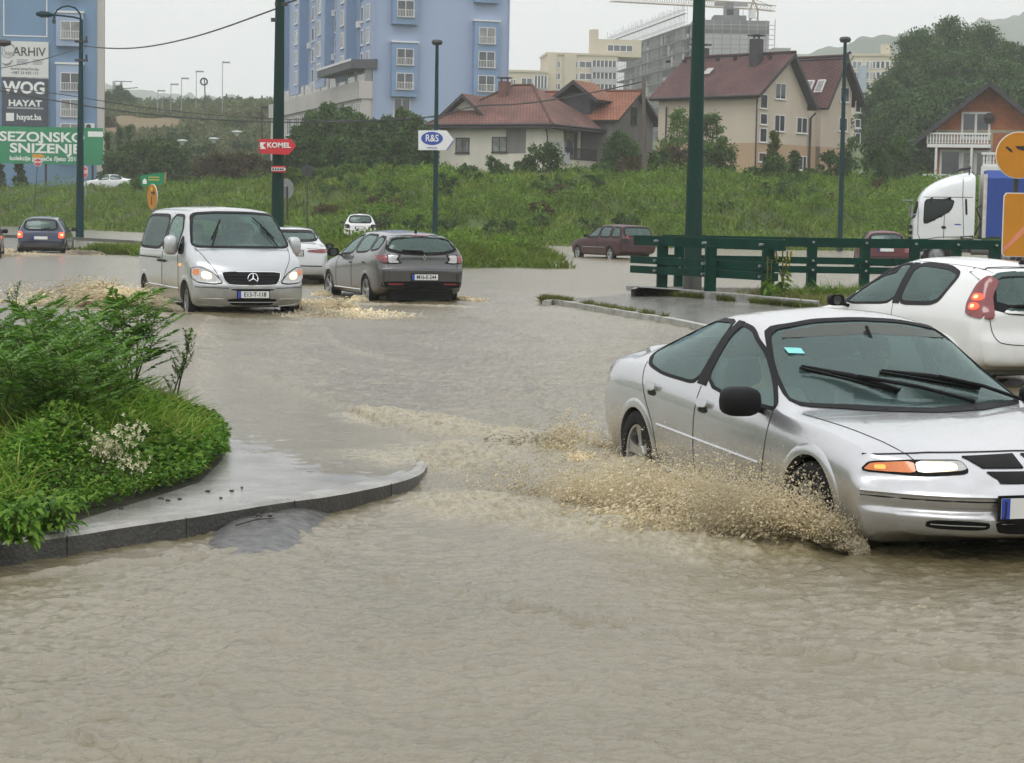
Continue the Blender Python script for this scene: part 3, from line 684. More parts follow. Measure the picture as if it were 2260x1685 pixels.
poly_sheet('pavement', [p for p in inset(PAVE, .09)] , pave_z, M['wet'], .16)
def kerb_line(name, P, zf, w, hgt, m, top=None, kind='structure'):
    # kerb stones laid along P, outer edge on P
    b = MB(); Q = resamp(P, .12, False); s = 0; pts = Q
    I = inset(Q, w) if True else Q
    n = len(Q); tops = [float(zf(np.array([p[0]]), np.array([p[1]]))[0])+.004 for p in Q]
    V = []
    for (p, q, z) in zip(Q, I, tops):
        dx, dy = q[0]-p[0], q[1]-p[1]
        V += [(p[0], p[1], z-hgt), (p[0], p[1], z-.02), (p[0]+dx*.15, p[1]+dy*.15, z), (q[0], q[1], z), (q[0], q[1], z-hgt)]
    F = []
    for i in range(n-1):
        for k in range(4): F.append((i*5+k, (i+1)*5+k, (i+1)*5+k+1, i*5+k+1))
    F += [tuple(range(5)), tuple(range((n-1)*5, n*5))[::-1]]
    b.add(V, F); b.m = [1 if i < (n-1)*4 and i % 4 in (1, 2) else 0 for i in range(len(F))]
    for i in range(4, n-4, 8):
        p, q, z = Vector((*Q[i], tops[i])), Vector((*I[i], tops[i])), tops[i]; d = (q-p).normalized()
        b.bar(p-d*.002+Vector((0, 0, -hgt/2)), p+d*.004+Vector((0, 0, -hgt/2)), .005, hgt-.03, 2)
    o = b.obj(name, [m, top or m, M['gap']], None, True, 30); tag(o, kind=kind); return o
_a = area2(PAVE)
def kerb_inset_ok(): return _a > 0
KB = chaik(KERB2, 1, False)
kerb_line('kerb', KB if _a > 0 else KB, lambda x, y: pave_z(x, y), .15 if _a > 0 else -.15, .30, M['kerb'], mat('kerb_top', (.30, .29, .265), .22, var=.3, scale=4, bump=.4, bscale=50, spec=.8))  # pale top against a face whose colour already holds shade
# worn asphalt that stands out of the water against the kerb
APR = [on(0, a, b, -.10) for a, b in ((392, 1160), (504, 1126), (620, 1107), (740, 1092), (790, 1092), (840, 1110), (800, 1160), (740, 1205), (620, 1240), (480, 1235), (400, 1200))]
APRK = [KERB2[5], KERB2[6], KERB2[7], KERB2[8]]
def apr_z(x, y):
    d = segdist(x, y, APRK); e = segdist(x, y, [(p.x, p.y) for p in APR]+[(APR[0].x, APR[0].y)]); t = sm((1.0-d)/1.0)
    w = sm((x-APRK[0][0])/.25)*sm((APRK[3][0]+.08-x)/.30); return -.150+sm(e/.45)*.034+.070*np.clip(1.05-d/1.1, 0, 1)**1.1*w+.012*(fbm(x*5, y*5)-.6)*sm(e/.2)
poly_sheet('road', [(p.x, p.y) for p in APR], apr_z, M['wet2'], .07)
VERGE = [on(0, a, b, .02) for a, b in ((-160, 1215), (30, 1186), (120, 1163), (230, 1128), (330, 1098), (440, 1062), (497, 1008), (505, 965), (470, 935), (380, 905), (230, 885), (0, 870), (-200, 862))]
VERGE2 = [(p.x, p.y) for p in VERGE]
def verge_z(x, y):
    e = segdist(x, y, VERGE2+[VERGE2[0]]); return .012+.16*sm(e/1.6)+.05*(fbm(x*2.5, y*2.5)-.5)*sm(e/.3)
poly_sheet('verge', VERGE2, verge_z, mat('verge_soil', (.035, .035, .018), .85, var=.5, scale=7, bump=1, bscale=25), .2)
# traffic island on the right: pale kerb, wet strip, plinth for the railings
IK = [on(0, a, b, .10) for a, b in ((1196, 664), (1204, 659), (1240, 662), (1300, 672), (1400, 688), (1490, 702), (1560, 716), (1760, 760))]
IK2 = [(p.x, p.y) for p in IK]
IB = [on(0, a, b, .06) for a, b in ((2400, 800), (2400, 655), (1700, 650), (1420, 642), (1330, 652), (1240, 656))]
ISL = IK2+[(p.x, p.y) for p in IB]
fl = lambda v: (lambda x, y: np.full(np.shape(x), v))
poly_sheet('island_pavement', ISL, lambda x, y: .035+.03*(fbm(x*.8, y*.8)-.5)+.02*sm((x-2)/4), M['wet'], .4)
kerb_line('island_kerb', IK2, fl(.10), .17 if area2(ISL) > 0 else -.17, .3, M['kerbw'])
PL = [on(0, a, b, .04) for a, b in ((1392, 655), (1400, 649), (1500, 656), (1640, 668), (1800, 684))]
PL2 = [(p.x, p.y) for p in PL]
b = MB()
PB = [(p.x+.15, p.y+.55) for p in PL]
b.prism([(p[0], p[1], -.1) for p in PL2]+[(p[0], p[1], -.1) for p in reversed(PB)], (0, 0, .29))
tag(b.obj('railing_plinth', M.setdefault('plinth', mat('plinth_concrete', (.24, .235, .22), .6, var=.35, scale=4, bump=.6, bscale=30))), 'low mossy concrete plinth under the near green railing', 'plinth')
# far kerb across the flood, on the left
FK = [at(0, a, b, d) for a, b, d in ((-60, 519, 108), (40, 521, 106), (150, 528, 104), (230, 533, 100), (310, 538, 96), (340, 541, 92))]
kerb_line('far_kerb', [(p.x, p.y) for p in FK], fl(.14), .3, .5, M['kerb'])
# ------------------------------------------------------------------ the silver saloon in front
def silver_saloon():
    t = thing('sedan_car', 'silver saloon car ploughing through the foreground flood, big muddy splash at its front wheel', 'car')
    P = carpaint('silver_paint', (.52, .525, .54), .72, .27, .45)
    sp = dict(chk=3, x=(-1.06, 3.74), endlen=.6, bow=.30, bowr=.16, low=.965,
        zb=[(-1.06, .42), (-.8, .28), (0, .20), (2.8, .20), (3.4, .26), (3.74, .33)],
        zs=[(-1.06, .78), (-.85, .90), (-.3, .935), (.5, .915), (1.3, .885), (2.2, .85), (2.8, .815), (3.3, .75), (3.6, .69), (3.74, .60)],
        zt=[(-1.06, .90), (-.98, .99), (-.7, 1.03), (-.40, 1.055), (-.1, 1.16), (.3, 1.30), (.75, 1.395), (1.1, 1.415), (1.45, 1.385), (1.75, 1.255), (2.1, 1.06), (2.40, .905), (2.54, .895), (2.9, .865), (3.3, .80), (3.6, .73), (3.74, .64)],
        w=[(-1.06, .78), (-.85, .86), (-.4, .90), (.3, .912), (1.3, .915), (2.4, .91), (3.0, .90), (3.4, .87), (3.62, .81), (3.74, .73)],
        sf=[(-1.06, .93), (.3, .95), (2.2, .95), (3, .93), (3.74, .9)],
        tf=[(-1.06, .76), (-.4, .77), (0, .72), (.5, .70), (1.4, .71), (1.75, .75), (2.3, .86), (2.6, .84), (3.74, .78)],
        hc=[(-1.06, .05), (-.3, .07), (.3, .12), (1.4, .10), (2.1, .08), (2.4, .04), (3.74, .04)],
        fx=[(.28, -.10), (.35, -.01), (.44, .035), (.47, -.005), (.50, .01), (.555, .03), (.59, -.02), (.62, -.07), (.70, -.10), (.8, -.12)], rx=[(.3, .06), (.5, 0), (.7, .02), (.95, .06), (1.05, .02)])
    c = Car(t, sp, P, .02); c.wh = .91; c.zmin = .2
    rear = [(1.00, .905), (.40, .915), (.10, .95), (-.05, 1.01), (.0, 1.10), (.22, 1.225), (.55, 1.30), (1.03, 1.318)]
    front = [(1.12, 1.312), (1.34, 1.290), (1.64, 1.185), (1.95, 1.02), (2.16, .89), (2.14, .862), (1.11, .905)]
    c.window('side_window', 'side', rear, seal=.022, sm=2); c.window('side_window', 'side', front, seal=.022, sm=1)
    for sg in (1, -1): c.panel('door_pillar', 'side', [(.99, .91), (1.125, .905), (1.135, 1.32), (1.02, 1.322)], .005, M['black'], .002, sg, .1)
    ws = [(.79, .905), (.72, 1.09), (.605, 1.305), (.30, 1.355), (0, 1.368), (-.30, 1.355), (-.605, 1.305), (-.72, 1.09), (-.79, .905), (-.4, .897), (0, .895), (.4, .897)]
    c.window('windscreen', 'front', ws, seal=.018, sm=1)
    c.panel('sun_strip', 'front', [(.57, 1.255), (.54, 1.29), (.28, 1.33), (0, 1.342), (-.28, 1.33), (-.54, 1.29), (-.57, 1.255), (0, 1.285)], .0035, glassmat('sun_strip', (.22, .19, .16), .7, .03, (.16, .14, .12), .35), 0, 1, .09)
    rw = [(.60, 1.09), (.52, 1.28), (0, 1.32), (-.52, 1.28), (-.60, 1.09), (0, 1.085)]
    c.window('rear_window', 'rear', rw, seal=.045, sm=1)
    c.arch(0, .345, .315, .05); c.arch(2.743, .36, .325, .05)
    c.wheel(0, .80, .315, .205, 0, 5, spin=.2); c.wheel(2.743, .80, .315, .205, .05, 5, spin=.9)
    c.finish()
    for sg in (1, -1):
        c.line('door_gap', 'side', [(1.06, .90), (1.06, .30)], .0035, M['gap'], sg)
        c.line('door_gap', 'side', [(2.16, .86), (2.17, .72), (2.13, .50), (2.08, .30)], .0035, M['gap'], sg, sm=2)
        c.line('door_gap', 'side', [(.0, .97), (.10, .8), (.36, .55), (.40, .30)], .0035, M['gap'], sg, sm=2)
        c.line('rub_strip', 'side', [(.42, .575), (2.08, .535)], .010, P, sg, .1)
        c.line('sill_line', 'side', [(.42, .285), (2.34, .275)], .016, P, sg, .1)
        for x, z in ((.30, .82), (1.20, .80)):
            h = c.panel('door_handle', 'side', chaik([(x-.085, z-.028), (x+.085, z-.028), (x+.085, z+.03), (x-.085, z+.03)], 2), .004, P, .026, sg, .04)
            c.panel('handle_recess', 'side', chaik([(x-.09, z-.062), (x+.06, z-.062), (x+.075, z-.026), (x-.09, z-.026)], 2), .001, M['gap'], 0, sg, .04, parent=h)  # dark strip painted as the thin shadow under the handle
        hl = rnd([(.845, .652), (.80, .702), (.60, .716), (.36, .722), (.345, .668), (.58, .645)])
        c.panel('headlamp_frame', 'front', inset(hl, -.005), .003, M['black'], .004, sg, .05)
        c.panel('indicator', 'front', rnd([(.835, .657), (.795, .697), (.60, .710), (.60, .650)]), .006, M['amber'], .010, sg, .05)
        c.panel('indicator_bulb', 'front', rnd([(.78, .666), (.78, .686), (.73, .690), (.73, .664)]), .014, M['lit2'], .006, sg, .05)
        hh = c.panel('headlight', 'front', rnd([(.595, .650), (.595, .710), (.365, .716), (.352, .672)]), .006, M['clear'], .012, sg, .05)
        c.panel('lamp_bulb', 'front', rnd([(.588, .655), (.588, .705), (.40, .708), (.40, .666)], .2), .014, M['lit'], .006, sg, .04, parent=hh); c.panel('lamp_core', 'front', chaik([(.56, .668), (.56, .694), (.50, .695), (.50, .669)], 2), .022, M['litc'], .004, sg, .03, parent=hh)
        c.panel('tail_light', 'rear', rnd([(.80, .70), (.80, .88), (.42, .90), (.42, .74)]), .004, M['redlens'], .01, sg, .05)
        c.panel('tail_light', 'side', rnd([(-1.0, .70), (-.88, .72), (-.86, .86), (-.97, .86)]), .004, M['redlens'], .012, sg, .05)
        c.panel('side_lamp', 'side', chaik([(-.98, .735), (-.92, .735), (-.92, .765), (-.98, .765)], 1), .012, M['lit2'], .008, sg, .03)
        c.panel('fog_vent', 'front', rnd([(.60, .375), (.60, .425), (.30, .425), (.30, .375)], .2), .003, M['black'], .003, sg, .04)
        c.line('vent_bar', 'front', [(.58, .40), (.32, .40)], .004, P, sg, off=.006)
        c.line('bumper_crease', 'front', [(.86, .525), (.6, .528), (.26, .53)], .007, M['gap'], sg, off=-.004)
        c.line('bumper_strip', 'front', [(.86, .552), (.6, .555), (.24, .557)], .013, P, sg)
        c.line('bonnet_gap', 'top', [(2.42, .79), (2.8, .74), (3.2, .68), (3.46, .57)], .0035, M['gap'], sg, sm=2)
        c.panel('grille', 'front', [(.025, .69), (.025, .752), (.335, .742), (.26, .69)], .004, M['black'], .004, sg, .05)
        c.panel('grille', 'front', [(.025, .615), (.025, .672), (.25, .672), (.20, .62)], .004, M['black'], .004, sg, .05)
        b = MB(); p = c.cast('top', 2.52, .30, 0, sg)[0]; b.ball(p, .018, 5, (1, 1, .7)); b.obj('washer_jet', M['black'], t, True)
    c.line('bonnet_edge', 'front', [(-.82, .738), (-.5, .758), (0, .765), (.5, .758), (.82, .738)], .006, M['gap'], 1, .06)
    c.panel('lower_grille', 'front', rnd([(-.24, .355), (-.28, .43), (.28, .43), (.24, .355)]), .003, M['black'], .003, 1, .05)
    c.plate('front', 0, .505, 'J                     ')
    c.line('boot_lip', 'rear', [(-.66, 1.0), (0, 1.015), (.66, 1.0)], .02, P, 1, .08)
    c.mirror(2.04, 1.03, .905, M['black'], (.11, .125, .09))
    for by, tip, e2 in ((.38, (-.60, 1.08), (-.08, .955)), (.76, (-.12, 1.06), (.50, .965))):
        a = c.cast('front', by, .905, .02)[0]; p = c.cast('front', tip[0], tip[1], .04)[0]; q = c.cast('front', e2[0], e2[1], .04)[0]
        b = MB(); mid = p.lerp(q, .55)+Vector((.03, 0, .02))
        b.tube([a, a.lerp(mid, .5)+Vector((.03, 0, .015)), mid], .012, 6); w = b.obj('wiper', M['black'], t, True, 60)
        b = MB(); b.tube([p, p.lerp(q, .5)+Vector((.012, 0, .012)), q], .016, 6, rad=[.006, .018, .010]); b.obj('wiper_frame', M['black'], w, True, 60)
        b = MB(); b.tube([p.lerp(q, s_)-Vector((.024, 0, .016)) for s_ in (0, .3, .6, 1)], .010, 5); b.obj('wiper_blade', M['rubber'], w, True)
    b = MB(); b.box((1.72, 0, 1.225), (.03, .24, .07)); b.cyl((1.73, 0, 1.26), (1.66, 0, 1.33), .012, n=6); b.obj('rear_view_mirror', M['black'], t)
    b = MB(); b.bb((1.80, -.68, .72), (2.36, .68, .85)); b.obj('dashboard', M['black'], t)
    b = MB(); b.lathe([(.175, -.015), (.19, 0), (.175, .015), (.16, 0), (.175, -.015)], n=24); b.obj('steering_wheel', M['black'], t, True, loc=(1.70, .36, .86), rot=(0, math.radians(-62), 0))
    c.seats(1.05, -.02, .62, .36)
    b = MB(); b.prism([c.cast('front', y, z, .006)[0] for y, z in ((-.60, 1.17), (-.51, 1.17), (-.51, 1.20), (-.60, 1.20))], (.001, 0, 0)); b.obj('sticker', mat('teal_sticker', (.2, .6, .58), .4), t)
    pose = (1.732, 14.409, -1.262, .24, -.012); place(t, *pose)
    cy, sy = math.cos(pose[2]), math.sin(pose[2])
    for lx, ly, lab, cl in ((1.10, .36, 'driver of the silver saloon in dark clothes', M['cloth']), (1.06, -.36, 'front passenger of the silver saloon in light clothes', M['pinkcloth'])):
        seated_person(lab, (pose[0]+lx*cy-ly*sy, pose[1]+lx*sy+ly*cy, -.24+.33), pose[2], cl)
    return t
SALOON = silver_saloon()
# ------------------------------------------------------------------ the silver van
def silver_van():
    t = thing('passenger_van', 'silver passenger van with lit headlights driving towards us through the flood', 'van')
    P = carpaint('van_silver', (.45, .465, .475), .65, .30, .55)
    sp = dict(chk=3, x=(-.80, 3.97), endlen=.5, bow=.22, bowr=.06, low=.985,
        zb=[(-.8, .40), (-.5, .30), (0, .27), (3.2, .27), (3.6, .24), (3.97, .27)],
        zs=[(-.8, 1.06), (0, 1.10), (1.6, 1.11), (2.6, 1.11), (3.1, 1.08), (3.5, 1.0), (3.8, .90), (3.97, .76)],
        zt=[(-.8, 1.70), (-.72, 1.83), (-.5, 1.885), (.8, 1.905), (2.0, 1.895), (2.42, 1.87), (2.62, 1.80), (2.95, 1.50), (3.24, 1.225), (3.36, 1.19), (3.6, 1.09), (3.82, .98), (3.92, .90), (3.97, .80)],
        w=[(-.8, .89), (-.6, .94), (0, .965), (2.8, .97), (3.3, .965), (3.7, .935), (3.9, .87), (3.97, .82)],
        sf=[(0, .985), (3, .985), (3.97, .93)], tf=[(-.8, .78), (2.4, .775), (2.62, .775), (3.2, .88), (3.5, .86), (3.97, .80)],
        hc=[(-.8, .10), (2.5, .09), (3.2, .04), (3.97, .04)],
        fx=[(.3, -.08), (.40, 0), (.6, .02), (.70, -.02), (.9, -.05), (1.1, -.05)], rx=[(.3, .03), (.6, 0), (1.1, .02), (1.7, .14)])
    c = Car(t, sp, P, .035); c.wh = .94; c.zmin = .28
    dk = M['glassd']
    c.window('side_window', 'side', [(-.66, 1.16), (1.40, 1.16), (1.42, 1.74), (-.30, 1.74), (-.52, 1.66)], seal=.05, m=dk, sm=1)
    c.window('side_window', 'side', [(1.55, 1.16), (2.52, 1.14), (2.56, 1.52), (2.30, 1.74), (1.56, 1.75)], seal=.045, sm=1)
    c.window('quarter_window', 'side', [(2.62, 1.12), (3.04, 1.12), (2.66, 1.42)], seal=.05, m=dk, sm=1)
    ws = [(.84, 1.23), (.78, 1.50), (.70, 1.775), (.3, 1.805), (-.3, 1.805), (-.70, 1.775), (-.78, 1.50), (-.84, 1.23), (-.3, 1.225), (.3, 1.225)]
    c.window('windscreen', 'front', ws, seal=.035, sm=1)
    c.window('rear_window', 'rear', [(.70, 1.15), (.64, 1.68), (-.64, 1.68), (-.70, 1.15)], seal=.05, sm=1)
    c.arch(0, .37, .33, .06); c.arch(3.2, .37, .33, .06)
    c.wheel(0, .84, .325, .21, 0, 7, spin=.3); c.wheel(3.2, .84, .325, .21, -.05, 7, spin=.5)
    c.finish()
    for sg in (1, -1):
        c.line('door_gap', 'side', [(1.48, 1.78), (1.48, .34)], .006, M['gap'], sg, .1)
        c.line('door_gap', 'side', [(2.60, 1.10), (2.74, .9), (2.74, .45)], .006, M['gap'], sg, .1)
        c.line('door_rail', 'side', [(-.68, .99), (1.35, 1.0)], .011, M['gap'], sg, .1)
        c.line('rub_strip', 'side', [(.42, .52), (2.78, .52)], .016, P, sg, .1)
        c.line('waist_line', 'side', [(-.7, 1.10), (1.5, 1.12), (2.6, 1.09), (3.3, .97)], .010, P, sg, .1)
        for x in (1.34, 1.66):
            c.panel('door_handle', 'side', chaik([(x-.12, .93), (x+.1, .93), (x+.1, .975), (x-.12, .975)], 1), .004, M['gap'], .03, sg, .05)
        c.panel('repeater', 'side', chaik([(2.82, .90), (2.92, .90), (2.92, .94), (2.82, .94)], 1), .004, M['lit2'], .01, sg, .04)
        hl = rnd([(.93, 0.735), (.925, 0.890), (.80, 0.900), (.62, 0.800), (.49, 0.660), (.62, 0.640), (.86, 0.660)])
        c.panel('headlamp_frame', 'front', inset(hl, -.014), .003, M['gap'], .004, sg, .06)
        hh = c.panel('headlight', 'front', hl, .006, M['clear'], .012, sg, .06)
        c.panel('lamp_bulb', 'front', chaik([(.80, 0.715), (.80, 0.845), (.66, 0.815), (.64, 0.705)], 2), .014, M['lit'], .008, sg, .05, parent=hh)
        c.panel('lamp_core', 'front', chaik([(.77, .745), (.77, .815), (.69, .80), (.68, .74)], 2), .024, M['litc'], .004, sg, .04, parent=hh)
        c.panel('indicator', 'front', rnd([(.915, 0.775), (.91, 0.865), (.83, 0.875), (.83, 0.775)]), .012, M['amber'], .008, sg, .05, parent=hh)
        c.panel('tail_light', 'rear', rnd([(.85, 0.715), (.85, 1.25), (.70, 1.25), (.70, 0.715)]), .004, M['redlens'], .02, sg, .08)
        c.line('bonnet_gap', 'front', [(.80, 1.215), (.70, 1.015), (.60, 0.865), (.53, 0.705)], .006, M['gap'], sg, .06)
        c.line('bumper_crease', 'front', [(.90, 0.580), (.6, 0.575), (.4, 0.570)], .006, M['gap'], sg)
        c.line('fog_trim', 'front', [(.46, 0.390), (.82, 0.395), (.86, 0.345), (.80, 0.290), (.46, 0.270)], .010, P, sg, sm=1)
    g = c.panel('grille', 'front', rnd([(-.50, 0.840), (.50, 0.840), (.475, 0.715), (.40, 0.615), (-.40, 0.615), (-.475, 0.715)]), .003, M['black'], .004, 1, .06)
    for z in (.675, .725, .775): c.line('grille_bar', 'front', [(-.44, z), (.44, z)], .008, M['gap'], 1, .1, .008, g)
    c.line('grille_rim', 'front', rnd([(-.50, 0.840), (.50, 0.840), (.475, 0.715), (.40, 0.615), (-.40, 0.615), (-.475, 0.715)])+[(-.49, 0.835)], .008, M['chrome'], 1, .06, .004, g)
    p = c.cast('front', 0, .725, .02)[0]; b = MB(); r = .085
    b.lathe([(r, -.01), (r+.009, 0), (r, .012), (r-.009, 0), (r, -.01)], axis='x', n=28)
    for k in range(3):
        a = math.pi/2+2*math.pi*k/3; b.cyl((0, 0, 0), (0, r*math.cos(a), r*math.sin(a)), .016, .006, 6)
    b.obj('star_emblem', M['chrome'], t, True, 50, p)
    c.panel('bumper_slot', 'front', rnd([(-.38, 0.560), (.38, 0.560), (.33, 0.533), (-.33, 0.533)]), .003, M['black'], .003, 1, .06)
    lg = c.panel('lower_grille', 'front', rnd([(-.44, 0.400), (.44, 0.400), (.33, 0.285), (-.33, 0.285)]), .003, M['black'], .003, 1, .06)
    c.line('grille_bar', 'front', [(-.4, 0.345), (.4, 0.345)], .007, P, 1, .1, .008, lg)
    c.plate('front', 0, .47, 'E13-T-118')
    c.mirror(2.62, 1.07, 1.24, mat('mirror_shell', (.46, .475, .485), .35, .4, coat=1), (.12, .115, .165))
    for bx, tip in ((-.50, (-.27, 1.66)), (.62, (.30, 1.70))):
        a = c.cast('front', bx, 1.24, .02)[0]; p = c.cast('front', tip[0], tip[1], .03)[0]; q = c.cast('front', bx*.95, 1.36, .03)[0]
        b = MB(); b.tube([a, a.lerp(p, .5)+Vector((.03, 0, .02)), a.lerp(p, .7)+Vector((.02, 0, .01))], .012, 6); w = b.obj('wiper', M['black'], t, True)
        b = MB(); b.tube([p, p.lerp(q, .5)+Vector((.008, 0, .008)), q], .013, 5); b.obj('wiper_blade', M['black'], w, True)
    b = MB(); b.bb((2.62, -.75, .95), (3.2, .75, 1.16)); b.obj('dashboard', M['black'], t)
    b = MB(); b.box((2.44, 0, 1.70), (.03, .26, .09)); b.obj('rear_view_mirror', M['black'], t)
    c.seats(1.8, .4, 1.02, .44)
    x, y, yaw = -5.783, 36.879, -1.182; place(t, x, y, yaw, .13)
    cy, sy = math.cos(yaw), math.sin(yaw)
    for lx, ly, lab, cl in ((1.95, .44, 'van driver in a light top behind the windscreen', M['pinkcloth']), (1.9, -.44, 'passenger in the van next to its driver in dark clothes', M['cloth'])):
        seated_person(lab, (x+lx*cy-ly*sy, y+lx*sy+ly*cy, -.13+.72), yaw, cl)
    return t
silver_van()

# ------------------------------------------------------------------ the grey estate
def grey_estate():
    t = thing('estate_car', 'dark grey estate car seen from behind, driving away beside the silver van', 'car')
    P = carpaint('grey_metallic', (.085, .085, .09), .5, .3, .5)
    sp = dict(x=(-.95, 3.6), endlen=.5, bow=.3, bowr=.14, low=.97,
        zb=[(-.95, .40), (-.7, .30), (0, .22), (2.8, .22), (3.6, .28)],
        zs=[(-.95, .98), (-.6, 1.06), (.2, 1.04), (1.2, .99), (2.2, .93), (2.8, .86), (3.3, .76), (3.6, .62)],
        zt=[(-.95, 1.03), (-.90, 1.08), (-.78, 1.27), (-.66, 1.405), (-.50, 1.455), (-.1, 1.485), (.7, 1.51), (1.2, 1.50), (1.6, 1.43), (2.1, 1.19), (2.5, .99), (2.7, .97), (3.1, .90), (3.45, .79), (3.6, .66)],
        w=[(-.95, .81), (-.7, .875), (-.2, .905), (1.3, .905), (2.6, .90), (3.2, .87), (3.6, .72)],
        sf=[(-.95, .96), (0, .955), (3.6, .92)], tf=[(-.95, .78), (-.6, .70), (0, .675), (1.4, .665), (1.8, .70), (2.4, .82), (3.6, .78)],
        hc=[(-.95, .05), (-.5, .10), (1.3, .09), (2.4, .04), (3.6, .04)],
        fx=[(.3, -.05), (.5, 0), (.7, -.06), (.8, -.1)], rx=[(.25, .10), (.45, .02), (.60, 0), (.76, -.02), (.80, .02), (1.0, .05), (1.1, .03)])
    c = Car(t, sp, P, .04); c.wh = .90; c.zmin = .24
    c.window('side_window', 'side', [(.95, 1.04), (-.02, 1.085), (.10, 1.40), (.92, 1.415)], seal=.035, sm=1)
    c.window('side_window', 'side', [(1.05, 1.035), (2.10, .985), (1.9, 1.12), (1.52, 1.34), (1.03, 1.415)], seal=.035, sm=1)
    c.window('quarter_window', 'side', [(-.10, 1.095), (-.52, 1.14), (-.50, 1.28), (-.38, 1.36), (.0, 1.395)], seal=.035, sm=1)
    c.window('rear_window', 'rear', [(0, 1.055), (.45, 1.075), (.70, 1.14), (.66, 1.25), (.56, 1.385), (0, 1.405), (-.56, 1.385), (-.66, 1.25), (-.70, 1.14), (-.45, 1.075)], seal=.06, sm=1)
    c.window('windscreen', 'front', [(.74, 1.0), (.60, 1.38), (0, 1.43), (-.60, 1.38), (-.74, 1.0), (0, .99)], seal=.04, sm=1)
    c.arch(0, .355, .32, .04); c.arch(2.70, .355, .32, .04)
    c.wheel(0, .80, .32, .21, 0, 5, spin=.2, rimk=.74); c.wheel(2.70, .80, .32, .21, .03, 5, spin=.7, rimk=.74)
    c.finish()
    for sg in (1, -1):
        c.line('door_gap', 'side', [(1.0, 1.03), (1.0, .30)], .005, M['gap'], sg)
        c.line('door_gap', 'side', [(2.12, .97), (2.14, .3)], .005, M['gap'], sg)
        c.line('sill_trim', 'side', [(.40, .335), (2.3, .325)], .016, M['chrome'], sg, .1)
        c.line('tailgate_gap', 'rear', [(.70, 1.40), (.73, 1.1), (.70, .86), (.68, .56)], .005, M['gap'], sg, .06)
        for x, z in ((.24, .87), (1.18, .85)):
            c.panel('door_handle', 'side', rnd([(x-.10, z-.02), (x+.1, z-.02), (x+.1, z+.02), (x-.1, z+.02)]), .004, P, .025, sg, .05)
        c.panel('tail_lamp_rim', 'rear', rnd([(.83, .88), (.82, 1.03), (.62, 1.055), (.44, 1.04), (.50, .985), (.50, .94), (.42, .885), (.60, .865)]), .003, M['black'], .004, sg, .05)
        tl = c.panel('tail_light', 'rear', rnd([(.82, .895), (.81, 1.02), (.70, 1.035), (.70, .888)]), .006, M['redlens'], .012, sg, .05)
        c.panel('reverse_lamp', 'rear', rnd([(.69, .885), (.69, 1.035), (.50, 1.03), (.535, .97), (.53, .94), (.48, .895)]), .006, M['clear'], .012, sg, .05, parent=tl)
        c.panel('tail_light', 'side', rnd([(-.80, .91), (-.50, .985), (-.58, 1.03), (-.79, 1.025)]), .006, M['redlens'], .012, sg, .05)
        c.panel('reflector', 'rear', rnd([(.70, .47), (.70, .50), (.40, .50), (.40, .47)]), .005, M['redlens'], .006, sg, .06)
    c.panel('rear_skirt', 'rear', rnd([(-.80, .42), (-.80, .54), (.80, .54), (.80, .42), (.4, .40), (-.4, .40)]), .004, M['black'], .004, 1, .08)
    b = MB(); b.bb((-.78, -.63, .18), (-.5, .63, .44)); b.obj('rear_valance', M['black'], t)
    c.panel('plate_recess', 'rear', rnd([(-.36, .55), (-.28, .70), (.28, .70), (.36, .55)], .08), .003, P, .003, 1, .06)
    c.line('tailgate_crease', 'rear', [(-.80, .77), (0, .785), (.80, .77)], .012, P, 1, .08)
    c.plate('rear', 0, .625, 'M16-E-244', off=.022)
    p = c.cast('rear', 0, 1.0, .012)[0]; b = MB()
    a, q = [(0, 0, .062), (0, -.042, 0), (0, 0, -.062), (0, .042, 0)], [(0, 0, .03), (0, -.018, 0), (0, 0, -.03), (0, .018, 0)]
    V = a+q+[(-.014, y, z) for _, y, z in a]+[(-.014, y, z) for _, y, z in q]
    F = []
    for i in range(4):
        j = (i+1) % 4; F += [(8+i, 8+j, 12+j, 12+i), (i, 8+i, 8+j, j), (4+i, 4+j, 12+j, 12+i)]
    b.add(V, F); b.obj('badge', M['chrome'], t, loc=p)
    p = c.cast('rear', 0, .875, .004)[0]; text('MEGANE', .035, M['chrome'], t, p, rz=-math.pi/2, sx=1.35, space=1.5)
    p = c.cast('rear', .02, 1.09, .03)[0]; q = c.cast('rear', .42, 1.12, .03)[0]; b = MB(); b.tube([p, p.lerp(q, .6)-Vector((.02, 0, 0)), q], .018, 6, rad=[.03, .02, .012]); b.obj('rear_wiper', M['black'], t, True)
    c.panel('brake_strip', 'rear', rnd([(-.18, 1.40), (.18, 1.40), (.18, 1.42), (-.18, 1.42)]), .006, M['redlens'], .006, 1, .06)
    p = c.cast('top', -.35, 0, 0)[0]; b = MB(); b.cyl(p, p+Vector((-.02, 0, .05)), .03, .018, 8); b.cyl(p, p+Vector((-.16, 0, .34)), .006, .004, 5); b.obj('aerial', M['black'], t, True)
    c.mirror(2.0, 1.0, 1.03, M['black'], (.10, .12, .085)); c.seats(1.1, .1, .72, .36)
    place(t, -2.05, 39.74, 1.932, .13); return t
grey_estate()

